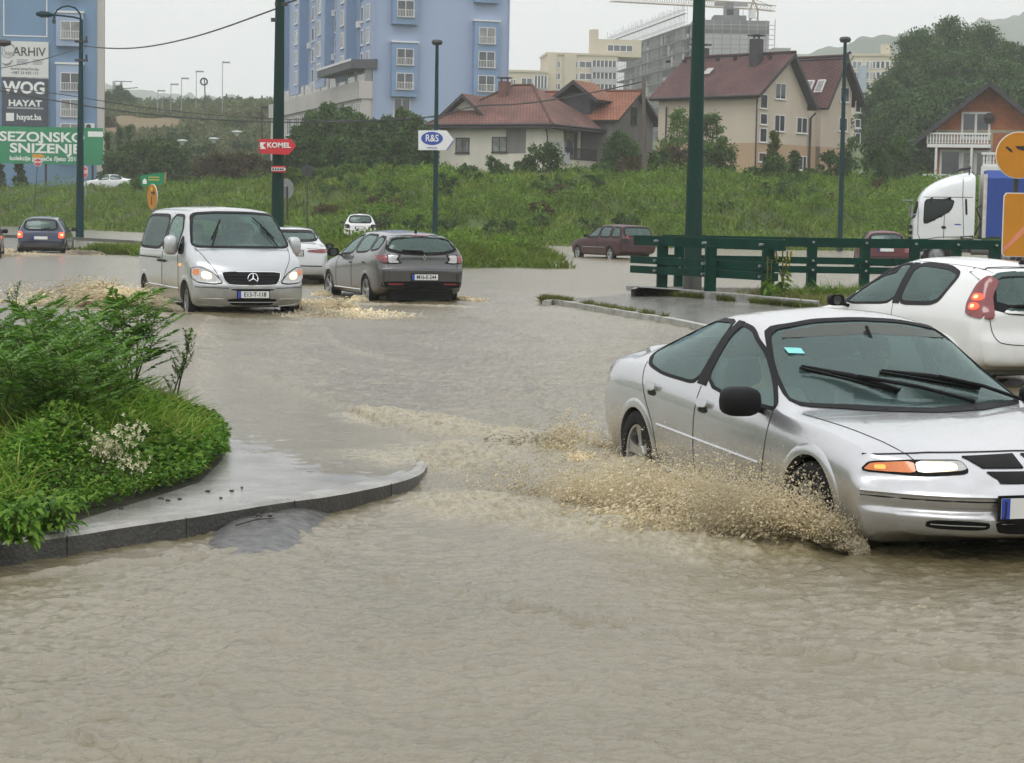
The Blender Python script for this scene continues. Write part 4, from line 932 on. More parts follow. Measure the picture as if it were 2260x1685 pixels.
# ------------------------------------------------------------------ hatchbacks and saloons further off share one builder
def small_car(name, label, paint, pose, kind='hatch', plate='', lamps='mid', step=.07, seats=True, wheelr=.30, pl=None, rims=False):
    t = thing(name, label, 'car'); x0, x1, wb = (-.70, 3.30, 2.51) if kind == 'hatch' else ((-1.0, 3.6, 2.65) if kind == 'saloon' else (-1.0, 3.5, 2.62))
    cp_ = dict(x=(x0, x1), endlen=.45, bow=.24, bowr=.12, zb=[(x0, .36), (0, .22), (wb, .22), (x1, .28)], sf=[(0, .955)], w=[(x0, .76), (x0+.25, .83), (.4, .86), (wb, .85), (x1-.4, .82), (x1, .70)],
        fx=[(.3, -.05), (.5, 0), (.8, -.1)], rx=[(.25, .06), (.5, -.01), (.75, .01), (1.0, .05)])
    if kind == 'hatch':
        cp_.update(zs=[(x0, .86), (.2, .93), (1.2, .92), (2.1, .90), (2.7, .82), (x1, .60)],
            zt=[(x0, .92), (x0+.06, .98), (x0+.22, 1.27), (x0+.36, 1.40), (x0+.6, 1.445), (.6, 1.475), (1.1, 1.47), (1.5, 1.39), (2.0, 1.15), (2.35, .96), (2.6, .93), (3.1, .80), (x1, .64)],
            tf=[(x0, .78), (x0+.4, .70), (1.3, .67), (1.7, .71), (2.3, .82), (x1, .78)], hc=[(x0, .05), (0, .10), (1.4, .08), (2.3, .04)])
        wins = [[(.93, .96), (.05, .99), (.0, 1.15), (.18, 1.36), (.92, 1.385)], [(1.02, .96), (1.98, .93), (1.80, 1.10), (1.42, 1.32), (1.01, 1.385)]]
        rw = [(.60, .98), (.52, 1.36), (-.52, 1.36), (-.60, .98)]; fw = [(.70, .975), (.57, 1.35), (-.57, 1.35), (-.70, .975)]
    elif kind == 'saloon':
        cp_.update(zs=[(x0, .90), (-.4, 1.0), (1.2, .96), (2.1, .92), (2.8, .84), (x1, .60)],
            zt=[(x0, 1.0), (x0+.08, 1.085), (-.55, 1.11), (-.35, 1.15), (.05, 1.35), (.4, 1.44), (.9, 1.465), (1.3, 1.44), (1.7, 1.30), (2.1, 1.10), (2.4, .96), (3.0, .86), (3.4, .76), (x1, .62)],
            tf=[(x0, .80), (-.4, .76), (.2, .68), (1.3, .66), (1.7, .70), (2.4, .82), (x1, .78)], hc=[(x0, .05), (0, .09), (1.4, .08), (2.3, .04)])
        wins = [[(.98, .99), (.10, 1.02), (-.1, 1.10), (.30, 1.35), (.97, 1.37)], [(1.07, .985), (2.12, .94), (1.85, 1.12), (1.5, 1.31), (1.06, 1.37)]]
        rw = [(.62, 1.14), (.53, 1.37), (-.53, 1.37), (-.62, 1.14)]; fw = [(.72, .98), (.57, 1.35), (-.57, 1.35), (-.72, .98)]
    else:
        cp_.update(zs=[(x0, .88), (.2, .92), (1.2, .91), (2.1, .88), (2.7, .82), (x1, .58)],
            zt=[(x0, .94), (x0+.05, 1.0), (x0+.28, 1.30), (x0+.40, 1.41), (x0+.6, 1.45), (.6, 1.475), (1.1, 1.46), (1.45, 1.38), (1.9, 1.12), (2.2, .95), (2.6, .90), (3.2, .76), (x1, .60)],
            tf=[(x0, .80), (x0+.4, .74), (1.3, .71), (1.6, .74), (2.2, .84), (x1, .80)], hc=[(x0, .04), (0, .07), (1.4, .07), (2.2, .04)])
        wins = [[(.88, .95), (.08, .96), (.10, 1.38), (.88, 1.39)], [(.97, .95), (1.90, .92), (1.70, 1.08), (1.36, 1.32), (.97, 1.39)], [(-.02, .96), (-.70, .97), (-.52, 1.34), (-.01, 1.38)]]
        rw = [(.66, 1.0), (.58, 1.37), (-.58, 1.37), (-.66, 1.0)]; fw = [(.70, .965), (.58, 1.34), (-.58, 1.34), (-.70, .965)]
    c = Car(t, cp_, paint, step); c.wh = .85; c.zmin = .24
    for w in wins: c.window('side_window', 'side', w, seal=.06, sm=1)
    c.window('rear_window', 'rear', rw, seal=.06, sm=1); c.window('windscreen', 'front', fw, seal=.06, sm=1)
    for xw in (0, wb): c.arch(xw, wheelr+.035, wheelr, .05); c.wheel(xw, .76, wheelr, .19, 0, 5)
    c.finish()
    rz = {'hatch': (.70, .90), 'saloon': (.82, .98), 'estate': (.72, .92)}[kind]
    for sg in (1, -1):
        c.line('door_gap', 'side', [(.97, .95), (.97, .3)], .007, M['gap'], sg, .1)
        if lamps == 'slim':
            tl = c.panel('tail_light', 'rear', rnd([(.80, rz[0]+.04), (.80, rz[1]-.02), (.40, rz[1]-.04), (.34, rz[0]+.07)]), .004, M['redlens'], .015, sg, .07)
            c.line('lamp_trim', 'rear', [(.80, rz[1]+.015), (.36, rz[1]+.0)], .012, M['chrome'], sg, .1, parent=tl)
        else:
            q = (.52, .56) if lamps == 'wide' else (.62, .64)
            tl = c.panel('tail_light', 'rear', rnd([(.80, rz[0]), (.79, rz[1]), (q[1], rz[1]), (q[0], rz[0])]), .004, M['brake'] if lamps == 'lit' else (M['gap'] if lamps == 'wide' else M['redlens']), .015, sg, .07)
            if lamps == 'lit': c.panel('lamp_core', 'rear', rnd([(.76, rz[0]+.08), (.76, rz[0]+.14), (.70, rz[0]+.14), (.70, rz[0]+.08)]), .018, M['brake2'], .008, sg, .05, parent=tl)
        c.panel('headlight', 'front', rnd([(.74, .62), (.74, .76), (.45, .74), (.45, .63)]), .004, M['clear'], .012, sg, .07)
    c.line('bumper_line', 'rear', [(-.78, .56), (0, .57), (.78, .56)], .014, M['gap'], 1, .1)
    if plate != '': c.plate('rear', *((0, .66) if pl is None else pl), plate, off=.016)
    p, q = c.cast('rear', 0, rw[0][1]+.02, .02)[0], c.cast('rear', -.34, rw[0][1]+.07, .02)[0]; b = MB(); b.tube([p, q], .016, 5)
    if kind != 'saloon': b.obj('rear_wiper', M['black'], t)
    c.mirror(1.82 if kind != 'estate' else 1.74, .96, .99, M['black'], (.09, .10, .07))
    if seats: c.seats(1.05, .0, .68, .34)
    place(t, *pose); return t, c
# ------------------------------------------------------------------ railings, poles, signs, wires
M['green'] = mat('green_rail_paint', (.0015, .034, .022), .6, var=.25, scale=3, coat=.0, spec=.10)
M['dgreen'] = mat('green_pole_paint', (.0015, .028, .020), .6, var=.3, scale=2.5, coat=.0, spec=.2, streak=True)
M['teal'] = mat('teal_pole_paint', (.002, .032, .036), .6, var=.2, scale=2.5, coat=.0, spec=.2, streak=True)
M['steel'] = mat('galvanised', (.30, .31, .32), .45, .6, var=.2, scale=6)
M['dark'] = mat('dark_metal', (.03, .032, .035), .5, var=.2)
M['orange'] = mat('orange_sign', (.50, .20, .004), .5, var=.06, scale=3)
M['signred'] = mat('red_sign', (.58, .025, .035), .4, var=.08)
M['signwhite'] = mat('white_sign', (.74, .76, .77), .4, var=.05)
M['signblue'] = mat('blue_print', (.02, .07, .36), .4, var=.05)
M['signgreen'] = mat('green_print', (.012, .23, .10), .5, var=.08, scale=.8)
M['letter'] = mat('white_lettering', (.80, .80, .78), .5, var=.03)
M['dletter'] = mat('dark_lettering', (.03, .033, .04), .5, var=.05)
def railing(label, posts, ext0, ext1, pw, name='green_railing'):
    a, z = posts[0], posts[-1]; d = (z-a).normalized(); A, Z = a-d*ext0, z+d*ext1
    t = thing(name, label, 'railing', (a.x, a.y, .1)); o = Vector((a.x, a.y, .1)); nrm = Vector((d.y, -d.x, 0))
    for p in posts:
        q = p-o; b = MB(); b.bar((q.x, q.y, -.12), (q.x, q.y, 1.03), pw, pw*.75); b.obj('post', M['green'], t)
        for h in (.45, .67, 1.1):
            b = MB(); e = q+nrm*(pw*.4+.012); b.cyl((e.x, e.y, h), (e.x+nrm.x*.10, e.y+nrm.y*.10, h), .028, n=6); b.obj('bolt', M['steel'], t)
    L = (Z-A).length; k = max(1, int(round(L/5.2)))
    for h, th in ((1.10, .22), (.67, .16), (.455, .16)):
        for i in range(k):
            p, q = A.lerp(Z, i/k)-o, A.lerp(Z, (i+1)/k)-o; off = nrm*(pw*.42 if h < 1 else .0); g = d*.008
            b = MB(); b.bar((p.x+off.x+g.x, p.y+off.y+g.y, h), (q.x+off.x-g.x, q.y+off.y-g.y, h+random.uniform(-.01, .01)), .10 if h < 1 else .2, th); b.obj('rail', M['green'], t)
    return t
railing('near green timber railing on the island plinth, running in front of the big green pole', [on(7, 965, 830, .12), on(7, 1330, 862, .12), on(7, 1765, 888, .12)], 1.0, .45, .30)
p0, p1 = at(7, 1090, 838, 47.5), at(8, 1960, 835, 47.8); p0.z = p1.z = .1
railing('long far green timber railing running behind the near one towards the orange signs', [p0.lerp(p1, f) for f in (0, .42, .588, .745, .878, 1.0)], .4, 3.0, .28)
pl2 = MB(); d_ = (p1-p0).normalized(); pl2.bar(p0-d_*1.2-Vector((0, 0, .1)), p1+d_*4-Vector((0, 0, .1)), .5, .2)
tag(pl2.obj('railing_plinth', M['plinth']), 'dark concrete plinth under the long far green railing', 'plinth')

def post(name, label, base, top, r0, r1, m, cat='pole', group=None, n=14, base_h=0.0):
    t = thing(name, label, cat, base, 0, group); d = Vector(top)-Vector(base)
    b = MB(); b.tube([(0, 0, -.3), d*.3, d*.65, d], r0, n, rad=[r0*1.02, r0*.8+r1*.2, r0*.4+r1*.6, r1]); b.obj('shaft', m, t, True, 50)
    if base_h:
        b = MB(); b.cyl((0, 0, -.3), (0, 0, base_h), r0*1.08, r0*1.06, n); b.obj('base_band', M['kerb'], t, True, 50)
    return t, d
# the big green pole behind the railing
B = on(7, 1195, 832, .05); T = at(3, 1532, -260, 47.6)
t, d = post('utility_pole', 'thick dark green steel pole rising behind the near green railing', B, T, .205, .13, M['dgreen'], base_h=.38)
for (zx, zy, w, h, m) in ((1500, 1415, .05, .22, 'signwhite'), (1475, 1137, .10, .07, 'signwhite'), (1532, 605, .045, .12, 'signwhite')):
    q = at(3, zx, zy, 47.6-.21)-B; b = MB(); b.box((q.x, q.y, q.z), (w, .012, h)); b.obj('paper_scrap', M[m], t)
q = at(7, 1172, 290, 47.39)-B; b = MB(); b.prism([(q.x-.05, q.y, q.z-.1), (q.x+.05, q.y, q.z-.02), (q.x+.04, q.y, q.z+.1), (q.x-.04, q.y, q.z+.08)], (0, .01, 0)); b.obj('paper_scrap', mat('yellow_paper', (.5, .42, .06), .6), t)
q = at(3, 1490, 1155, 47.6)-B; b = MB(); b.lathe([(.17, -.03), (.20, -.03), (.20, .03), (.17, .03)], (q.x, q.y, q.z), n=14)
for e in (-1, 1): b.cyl((q.x+.18*e, q.y, q.z), (q.x+.30*e, q.y, q.z), .02, n=6)
b.obj('clamp', M['dark'], t)
# the middle pole with the two advertising arrows
B = Vector((at(2, 180, 1640, 75).x, 75, gz(at(2, 180, 1640, 75).x, 75))); T = at(2, 203, -300, 75)
MIDT, MIDB = T, B
t, d = post('utility_pole', 'dark green steel pole behind the silver van carrying red arrow signs', B, T, .24, .155, M['dgreen'])
q = at(2, 215, 35, 75)-B; b = MB(); b.box((q.x-.02, q.y-.05, q.z), (.46, .2, .12)); b.cyl((q.x+.2, q.y-.1, q.z+.05), (q.x+.55, q.y-.2, q.z+.15), .03, n=6); b.obj('bracket', M['dark'], t)
q = at(2, 170, 155, 75)-B; b = MB(); b.box((q.x-.05, q.y-.1, q.z), (.25, .08, .14)); b.obj('insulator', M['dark'], t)
def arrow_sign(name, label, k, pts, d, mface, mback, cat='sign', thick=.04):
    P = [at(k, x, y, d) for x, y in pts]; c = P[0]; o = Vector((c.x, d, c.z))
    t = thing(name, label, cat, o); b = MB(); b.prism([p-o for p in P], (0, thick, 0)); b.obj('panel', mface, t)
    return t, o
t, o = arrow_sign('arrow_sign', 'red arrow-shaped KOMEL sign on the dark green pole behind the van', 2, [(40, 1165), (40, 1058), (285, 1058), (322, 1112), (265, 1178), (215, 1176)], 74.6, M['signred'], None)
q = at(2, 190, 1106, 74.58)-o; text('KOMEL', .185, M['letter'], t, (q.x, -.012, q.z), bold=.008, sx=1.05)
q = at(2, 70, 1108, 74.58)-o; b = MB()
b.prism([(q.x-.11, -.012, q.z+.12), (q.x+.11, -.012, q.z+.12), (q.x-.11, -.012, q.z-.07)], (0, .012, 0)); b.prism([(q.x-.11, -.014, q.z-.12), (q.x-.01, -.014, q.z+.02), (q.x+.12, -.014, q.z-.12)], (0, .012, 0)); b.obj('logo', M['letter'], t)
t, o = arrow_sign('arrow_sign', 'small red and white arrow sign under the red one on the dark green pole', 2, [(135, 1308), (135, 1262), (235, 1262), (246, 1285), (235, 1312)], 74.6, M['signred'], None)
P = [at(2, x, y, 74.58)-o for x, y in ((135, 1299), (135, 1275), (228, 1275), (246, 1287), (228, 1299))]; b = MB(); b.prism([(p.x, -.012, p.z) for p in P], (0, .01, 0)); b.obj('white_band', M['signwhite'], t)
q = at(2, 185, 1287, 74.58)-o; b = MB(); [b.bb((q.x+u-.03, -.024, q.z-.035), (q.x+u+.03, -.014, q.z+.035)) for u in (-.18, -.09, .0, .09, .17)]; b.obj('worn_lettering', M['dletter'], t)
# signpost with the white R&S arrow
xb = at(6, 1240, 400, 104); B = Vector((xb.x, 104, gz(xb.x, 104)-.1)); T = at(2, 1393, 330, 104)
t, d = post('lamp_post', 'slim teal pole with a dark knob top, carrying the white R&S arrow', B, T, .14, .085, M['teal'], n=12)
b = MB(); b.lathe([(.01, -.12), (.22, -.08), (.29, .05), (.24, .16), (.01, .2)], (d.x, d.y, d.z), n=14); b.obj('knob', M['dark'], t, True, 50)
t, o = arrow_sign('arrow_sign', 'white arrow-shaped R&S sign with a blue oval on the slim teal pole', 2, [(1250, 1142), (1250, 992), (1465, 992), (1524, 1068), (1470, 1142)], 103.8, M['signwhite'], None)
q = at(2, 1354, 1053, 103.75)-o; b = MB()
b.prism([(q.x+.555*math.cos(a), -.012, q.z+.335*math.sin(a)) for a in np.linspace(0, 2*math.pi, 36, endpoint=False)], (0, .012, 0)); b.obj('oval', M['signblue'], t)
text('R&S', .36, M['letter'], t, (q.x, -.02, q.z), bold=.006, sx=.82)
q = at(2, 1352, 1123, 103.75)-o; text('www.rs.ba', .085, M['signblue'], t, (q.x, -.015, q.z), bold=.003)
b = MB(); P = [at(2, x, y, 103.75)-o for x, y in ((1524, 1068), (1470, 1142), (1462, 1142), (1514, 1068))]; b.prism([(p.x, -.015, p.z) for p in P], (0, .012, 0)); b.obj('edge_mark', M['signblue'], t)
# slim pole on the right
xb = at(8, 762, 425, 112); B = Vector((xb.x, 112, gz(xb.x, 112)-.1)); T = at(4, 801, 320, 112)
t, d = post('lamp_post', 'slim teal pole with a dark knob top in front of the beige twin-gabled house', B, T, .15, .09, M['teal'], n=12)
b = MB(); b.lathe([(.01, -.14), (.26, -.09), (.33, .05), (.27, .18), (.01, .22)], (d.x, d.y, d.z), n=14); b.obj('knob', M['dark'], t, True, 50)
q = at(4, 832, 418, 112)-B; b = MB(); b.box((q.x, q.y, q.z), (.22, .12, .14), R=Matrix.Rotation(-.4, 3, 'Y')); b.bar((d.x*.97, 0, q.z-.1), (q.x, q.y, q.z), .03, .03); b.obj('camera_box', M['dark'], t)
# left lamp post with its bent arm
xb = on(5, 605, 432, .1); B = Vector((xb.x, xb.y, .05)); D = xb.y; T = at(1, 617, 150, D)
t, d = post('street_lamp', 'tall green street lamp with an arched arm at the left kerb', B, T, .21, .085, M['teal'], n=12)
A = [at(1, x, y, D)-B for x, y in ((617, 160), (608, 105), (572, 62), (520, 47), (470, 55), (430, 82), (414, 120), (408, 150))]; b = MB(); b.tube(A, .045, 8); b.obj('arched_arm', M['teal'], t, True)
A = [at(1, x, y, D)-B for x, y in ((612, 145), (560, 132), (480, 122), (400, 114))]; b = MB(); b.tube(A, .045, 8); b.obj('lamp_arm', M['teal'], t, True)
q0, q1 = at(1, 405, 116, D)-B, at(1, 275, 106, D)-B; b = MB(); b.tube([q0, q0.lerp(q1, .3), q0.lerp(q1, .7), q1], .1, 8, rad=[.06, .15, .17, .08]); b.obj('lamp_head', M['teal'], t, True)
q = at(1, 410, 162, D)-B; b = MB(); b.lathe([(.01, -.14), (.08, -.1), (.10, .05), (.03, .14)], (q.x, q.y, q.z), n=10); b.obj('hanging_hook', M['dark'], t, True)
for zy in (318, 460):
    q = at(1, 618, zy, D)-B; b = MB(); b.box((q.x, q.y, q.z), (.62, .3, .10)); b.box((q.x+.28, q.y-.1, q.z+.12), (.09, .09, .3)); b.obj('bracket', M['dark'], t)
LAMPB, LAMPD = B, D
t = thing('street_lamp', 'dark street lamp head reaching in from the left edge of the view', 'street lamp', at(1, 20, 326, 90))
b = MB(); b.tube([(-.5, 0, .02), (-.25, 0, .0), (.1, 0, 0), (.36, 0, 0)], .12, 8, rad=[.06, .15, .17, .09]); b.obj('lamp_head', M['dark'], t, True)
b = MB(); b.tube([(-.45, 0, .02), (-1.8, 0, .15), (-2.6, 0, -.3), (-2.8, 0, -2), (-2.85, 0, float(0.0-at(1, 20, 326, 90).z)-.2)], .06, 8); b.obj('pole', M['dark'], t, True)
# road-works signs
def disc(t, r, m, th=.03, n=40, name='panel', y=0.0, z=0.0, rim=None):
    b = MB(); b.prism([(r*math.cos(a), y, z+r*math.sin(a)) for a in np.linspace(0, 2*math.pi, n, endpoint=False)], (0, th, 0)); b.obj(name, m, t)
c = at(1, 1157, 1497, 71); t = thing('detour_sign', 'round orange detour sign with a black arrow beside the silver van', 'road sign', (c.x, 71, gz(c.x, 71)), math.radians(-58)); zc = c.z-float(gz(c.x, 71))
disc(t, .45, M['signwhite'], .02, 40, 'panel', 0, zc); disc(t, .435, M['orange'], .02, 40, 'face', -.012, zc)
b = MB(); b.cyl((0, .04, -.3), (0, .04, zc+.4), .03, n=8); b.obj('pole', M['steel'], t)
b = MB(); b.prism([(-.07, -.018, zc-.28), (.0, -.018, zc-.28), (.0, -.018, zc+.02), (-.07, -.018, zc+.02)], (0, .008, 0)); b.prism([(-.06, -.018, zc+.10), (.14, -.018, zc+.10), (.14, -.018, zc+.04), (.30, -.018, zc+.14), (.14, -.018, zc+.24), (.14, -.018, zc+.17), (-.06, -.018, zc+.17)], (0, .008, 0)); b.obj('arrow', M['ink'], t)
b = MB(); b.box((0, -.022, zc+.27), (.14, .008, .12)); b.obj('yellow_patch', mat('yellow_patch', (.7, .5, .03), .5), t)
c = at(1, 1165, 1362, 71.4); t = thing('direction_sign', 'small green direction sign above the round orange detour sign', 'road sign', (c.x, 71.4, c.z), math.radians(-8))
b = MB(); b.prism([(-.46, 0, -.24), (.36, 0, -.18), (.40, 0, .24), (-.46, 0, .12)], (0, .03, 0)); b.obj('panel', M['signgreen'], t)
b = MB(); b.prism([(.30, .01, -.18), (.42, .05, -.14), (.46, .05, .24), (.36, .01, .24)], (0, .03, 0)); b.obj('end_plate', mat('ochre_board', (.33, .26, .1), .6), t)
b = MB(); [b.bb((-.18, -.012, z_), (.22, 0, z_+.045)) for z_ in (-.05, .04)]; b.obj('worn_lettering', mat('yellow_lettering', (.45, .42, .1), .5), t)
b = MB(); b.prism([(-.38, -.012, -.18), (-.24, -.012, -.17), (-.24, -.012, -.05), (-.31, -.012, .02), (-.38, -.012, -.05)], (0, .008, 0)); b.obj('pictogram', M['letter'], t)
b = MB(); b.cyl((0, .05, -1.2), (0, .05, .2), .03, n=8); b.obj('pole', M['steel'], t)
c = at(0, 2249, 343, 38); t = thing('detour_sign', 'large round orange detour sign with a bent black arrow at the right edge', 'road sign', (c.x, 38, 0)); R_s = 51.5/4461*38
disc(t, R_s, M['signwhite'], .02, 56, 'panel', 0, c.z); disc(t, R_s*.965, M['orange'], .02, 56, 'face', -.012, c.z)
b = MB(); K = 38/4461/3.553*1.0
for P in (((2055, 1157), (2072, 1150), (2108, 1178), (2112, 1196), (2096, 1192)), ((2134, 1148), (2240, 1146), (2300, 1190), (2300, 1330), (2262, 1330), (2262, 1215), (2215, 1188), (2150, 1170))):
    b.prism([(at(4, x, y, 38).x-c.x, -.018, at(4, x, y, 38).z) for x, y in P], (0, .008, 0))
b.obj('arrow', M['ink'], t)
b = MB(); b.bar((-.02, .08, -.2), (-.02, .08, c.z+.3), .08, .08); b.obj('pole', M['dark'], t)
c = at(8, 2188, 345, 38); t = thing('detour_board', 'upright orange board with a faded pink slash under the large round orange sign', 'road sign', (c.x, 38.02, c.z), 0)
hw, hh = .36, 69/4461*38*1.02
b = MB(); b.prism(rnd3 := [(x, 0, z) for x, z in rnd([(-hw, -hh), (hw, -hh), (hw, hh), (-hw, hh)], .06, 3)], (0, .025, 0)); b.obj('panel', M['signwhite'], t)
b = MB(); b.prism([(x, -.012, z) for x, z in rnd([(-hw+.015, -hh+.015), (hw-.015, -hh+.015), (hw-.015, hh-.015), (-hw+.015, hh-.015)], .06, 3)], (0, .012, 0)); b.obj('face', M['orange'], t)
b = MB(); b.prism([(-hw+.02, -.018, -hh+.07), (hw-.03, -.018, -hh+.72), (hw-.03, -.018, -hh+.90), (-hw+.02, -.018, -hh+.17)], (0, .008, 0)); b.obj('slash', mat('faded_pink', (.62, .22, .13), .5), t)
# red stop signs on the left verge, the backs of two others
c = at(1, 645, 1310, 165); g_ = float(gz(c.x, 165)); t = thing('stop_sign', 'red octagonal stop sign just right of the street lamp at the left', 'road sign', (c.x, 165, g_), math.radians(-52))
disc(t, .52, M['signwhite'], .02, 8, 'panel', 0, c.z-g_); disc(t, .47, M['signred'], .02, 8, 'face', -.014, c.z-g_); text('STOP', .26, M['letter'], t, (0, -.02, c.z-g_), bold=.012)
b = MB(); b.cyl((0, .05, -.4), (0, .05, c.z-g_), .04, n=8); b.obj('pole', M['steel'], t)
c = at(1, 287, 1235, 170); g_ = float(gz(c.x, 170)); t = thing('stop_sign', 'red octagonal sign under a yellow arrow plate in front of the green billboard', 'road sign', (c.x, 170, g_), math.radians(8))
disc(t, .34, M['signwhite'], .02, 8, 'panel', 0, c.z-g_); disc(t, .30, M['signred'], .02, 8, 'face', -.014, c.z-g_); text('STOP', .15, M['letter'], t, (0, -.02, c.z-g_), bold=.01)
b = MB(); b.tube([(-.35, .05, -.5), (0, .05, c.z-g_+.2)], .035, 6); b.obj('pole', M['dark'], t)
b = MB(); z_ = c.z-g_+.52; b.prism([(-.45, 0, z_-.14), (.35, 0, z_-.14), (.62, 0, z_+.02), (.35, 0, z_+.16), (-.45, 0, z_+.16)], (0, .03, 0)); b.obj('arrow_plate', mat('yellow_plate', (.6, .30, .02), .5), t)
for k, x, y, dd, r, lab in ((2, 250, 1435, 88, .43, 'grey back of a round sign beside the dark green pole behind the van'), (2, 408, 1298, 108, .32, 'dark back of a small round sign in the bushes right of the KOMEL pole')):
    c = at(k, x, y, dd); g_ = float(gz(c.x, dd)); t = thing('road_sign', lab, 'road sign', (c.x, dd, g_), math.radians(52 if dd < 100 else 10))
    disc(t, r, M['steel'] if dd < 100 else M['dark'], .03, 28, 'panel', 0, c.z-g_); b = MB(); b.cyl((0, -.05, -.4), (0, -.05, c.z-g_+.1), .035, n=8); b.obj('pole', M['dark'], t)
# overhead wires
M['wire'] = mat('wire', (.035, .037, .04), .6)
def wire(label, pts, r, n=22, sag=None):
    b = MB(); P = chaik([tuple(p) for p in pts], 3, False); b.tube(P, r, 5); tag(b.obj('overhead_wire', M['wire'], None, True), label, 'wire')
wire('overhead cable sagging from the street lamp to the dark green pole', [at(1, 640, 350, LAMPD), at(1, 780, 368, 99), at(1, 1000, 372, 95), at(1, 1250, 338, 90), at(1, 1600, 250, 83), at(1, 2105, 65, 75)], .032)
wire('overhead cable running left from the street lamp across the pale billboard', [at(1, 600, 368, LAMPD), at(1, 420, 428, 110), at(1, 240, 475, 116), at(1, -200, 560, 128)], .026)
wire('upper thin telephone wire crossing in front of the left hillside', [at(1, -100, 660, 140), at(1, 400, 705, 140), at(1, 900, 790, 140), at(1, 1500, 870, 140), at(1, 2105, 905, 140), at(2, 700, 925, 140), at(2, 1400, 890, 140)], .030)
wire('lower thick telephone cable crossing in front of the left hillside', [at(1, -100, 670, 139), at(1, 400, 765, 139), at(1, 900, 845, 139), at(1, 1500, 905, 139), at(1, 2105, 932, 139), at(2, 700, 930, 141), at(2, 1400, 895, 142), at(3, -200, 800, 143), at(3, 200, 795, 143), at(3, 700, 710, 144), at(3, 1085, 625, 145)], .05)
xb = at(3, 1112, 1395, 145); B = Vector((xb.x, 145, gz(xb.x, 145))); post('telegraph_pole', 'weathered wooden telegraph pole between the tiled houses', B, at(3, 1104, 590, 145), .17, .12, mat('old_wood', (.12, .10, .085), .85, var=.3, scale=2, streak=True))
# ------------------------------------------------------------------ buildings
M['pane'] = mat('window_pane', (.05, .06, .065), .08, var=.35, scale=.9, spec=.8)
M['pane2'] = mat('curtained_pane', (.20, .21, .20), .12, var=.4, scale=1.5, spec=.7)
M['pvc'] = mat('white_frame', (.70, .70, .69), .5, var=.05)
M['blue'] = mat('blue_render', (.32, .395, .545), .85, var=.07, scale=.25, bump=.3, bscale=20, streak=True)
M['blued'] = mat('dark_blue_render', (.20, .295, .45), .85, var=.08, scale=.3, bump=.3, bscale=20, streak=True)
M['beige'] = mat('grey_beige_render', (.50, .47, .44), .85, var=.1, scale=.4, bump=.3, bscale=20, streak=True)
def local(O, rz, p):
    d = Vector(p)-Vector(O); c, s = math.cos(rz), math.sin(rz); return Vector((d.x*c+d.y*s, -d.x*s+d.y*c, d.z))
def onface(O, rz, k, x, y, side='front', off=0.0):
    # where a line of sight meets the building's face, in the building's own frame (u along the face, z up)
    r = Vector(ray(k, x, y)); c, s = math.cos(rz), math.sin(rz)
    e = Vector((0, 0, EYE))-Vector(O); L = lambda v: Vector((v.x*c+v.y*s, -v.x*s+v.y*c, v.z)); e, r = L(e), L(r)
    i = 1 if side == 'front' else 0; t = (off-e[i])/r[i]; p = e+r*t; return (p[0] if i == 1 else p[1]), p.z
def window(par, x, z, w, h, face='front', off=0.0, mull=1, rail=False, m=None, pane=None, fr=.07, sill=True, name='window', d=.06, cross=False):
    # frame standing 6 cm proud of the wall, pane inside; x,z = centre
    Q = (lambda a, b, c: (a, off-b, c)) if face == 'front' else ((lambda a, b, c: (off-b, a, c)) if face == 'left' else (lambda a, b, c: (off+b, a, c)))
    def bb(b, x0, y0, z0, x1, y1, z1): b.bb(Q(x0, y0, z0), Q(x1, y1, z1))
    b = MB(); x0, x1, z0, z1 = x-w/2, x+w/2, z-h/2, z+h/2
    bb(b, x0, -.02, z0, x0+fr, d, z1); bb(b, x1-fr, -.02, z0, x1, d, z1); bb(b, x0+fr, -.02, z0, x1-fr, d, z0+fr); bb(b, x0+fr, -.02, z1-fr, x1-fr, d, z1)
    for i in range(mull): 
        q = x0+(i+1)*w/(mull+1); bb(b, q-fr*.55, -.02, z0+fr, q+fr*.55, d-.01, z1-fr)
    if sill: bb(b, x0-.06, -.02, z0-.07, x1+.06, d+.08, z0-.002)
    o = b.obj(name, m or M['pvc'], par)
    b = MB(); bb(b, x0+fr*.6, .0, z0+fr*.6, x1-fr*.6, .02, z1-fr*.6); b.obj('pane', pane or (M['pane'] if random.random() < .6 else M['pane2']), o)
    if rail:
        b = MB(); r1 = z0+h*.45; n = max(6, int(w/.16))
        bb(b, x0-.05, d+.12, r1-.05, x1+.05, d+.17, r1); bb(b, x0-.05, d+.12, z0, x1+.05, d+.17, z0+.05)
        for i in range(n+1):
            q = x0+w*i/n; bb(b, q-.022, d+.13, z0+.05, q+.022, d+.16, r1-.05)
        b.obj('railing', M['pvc'], o)
    return o
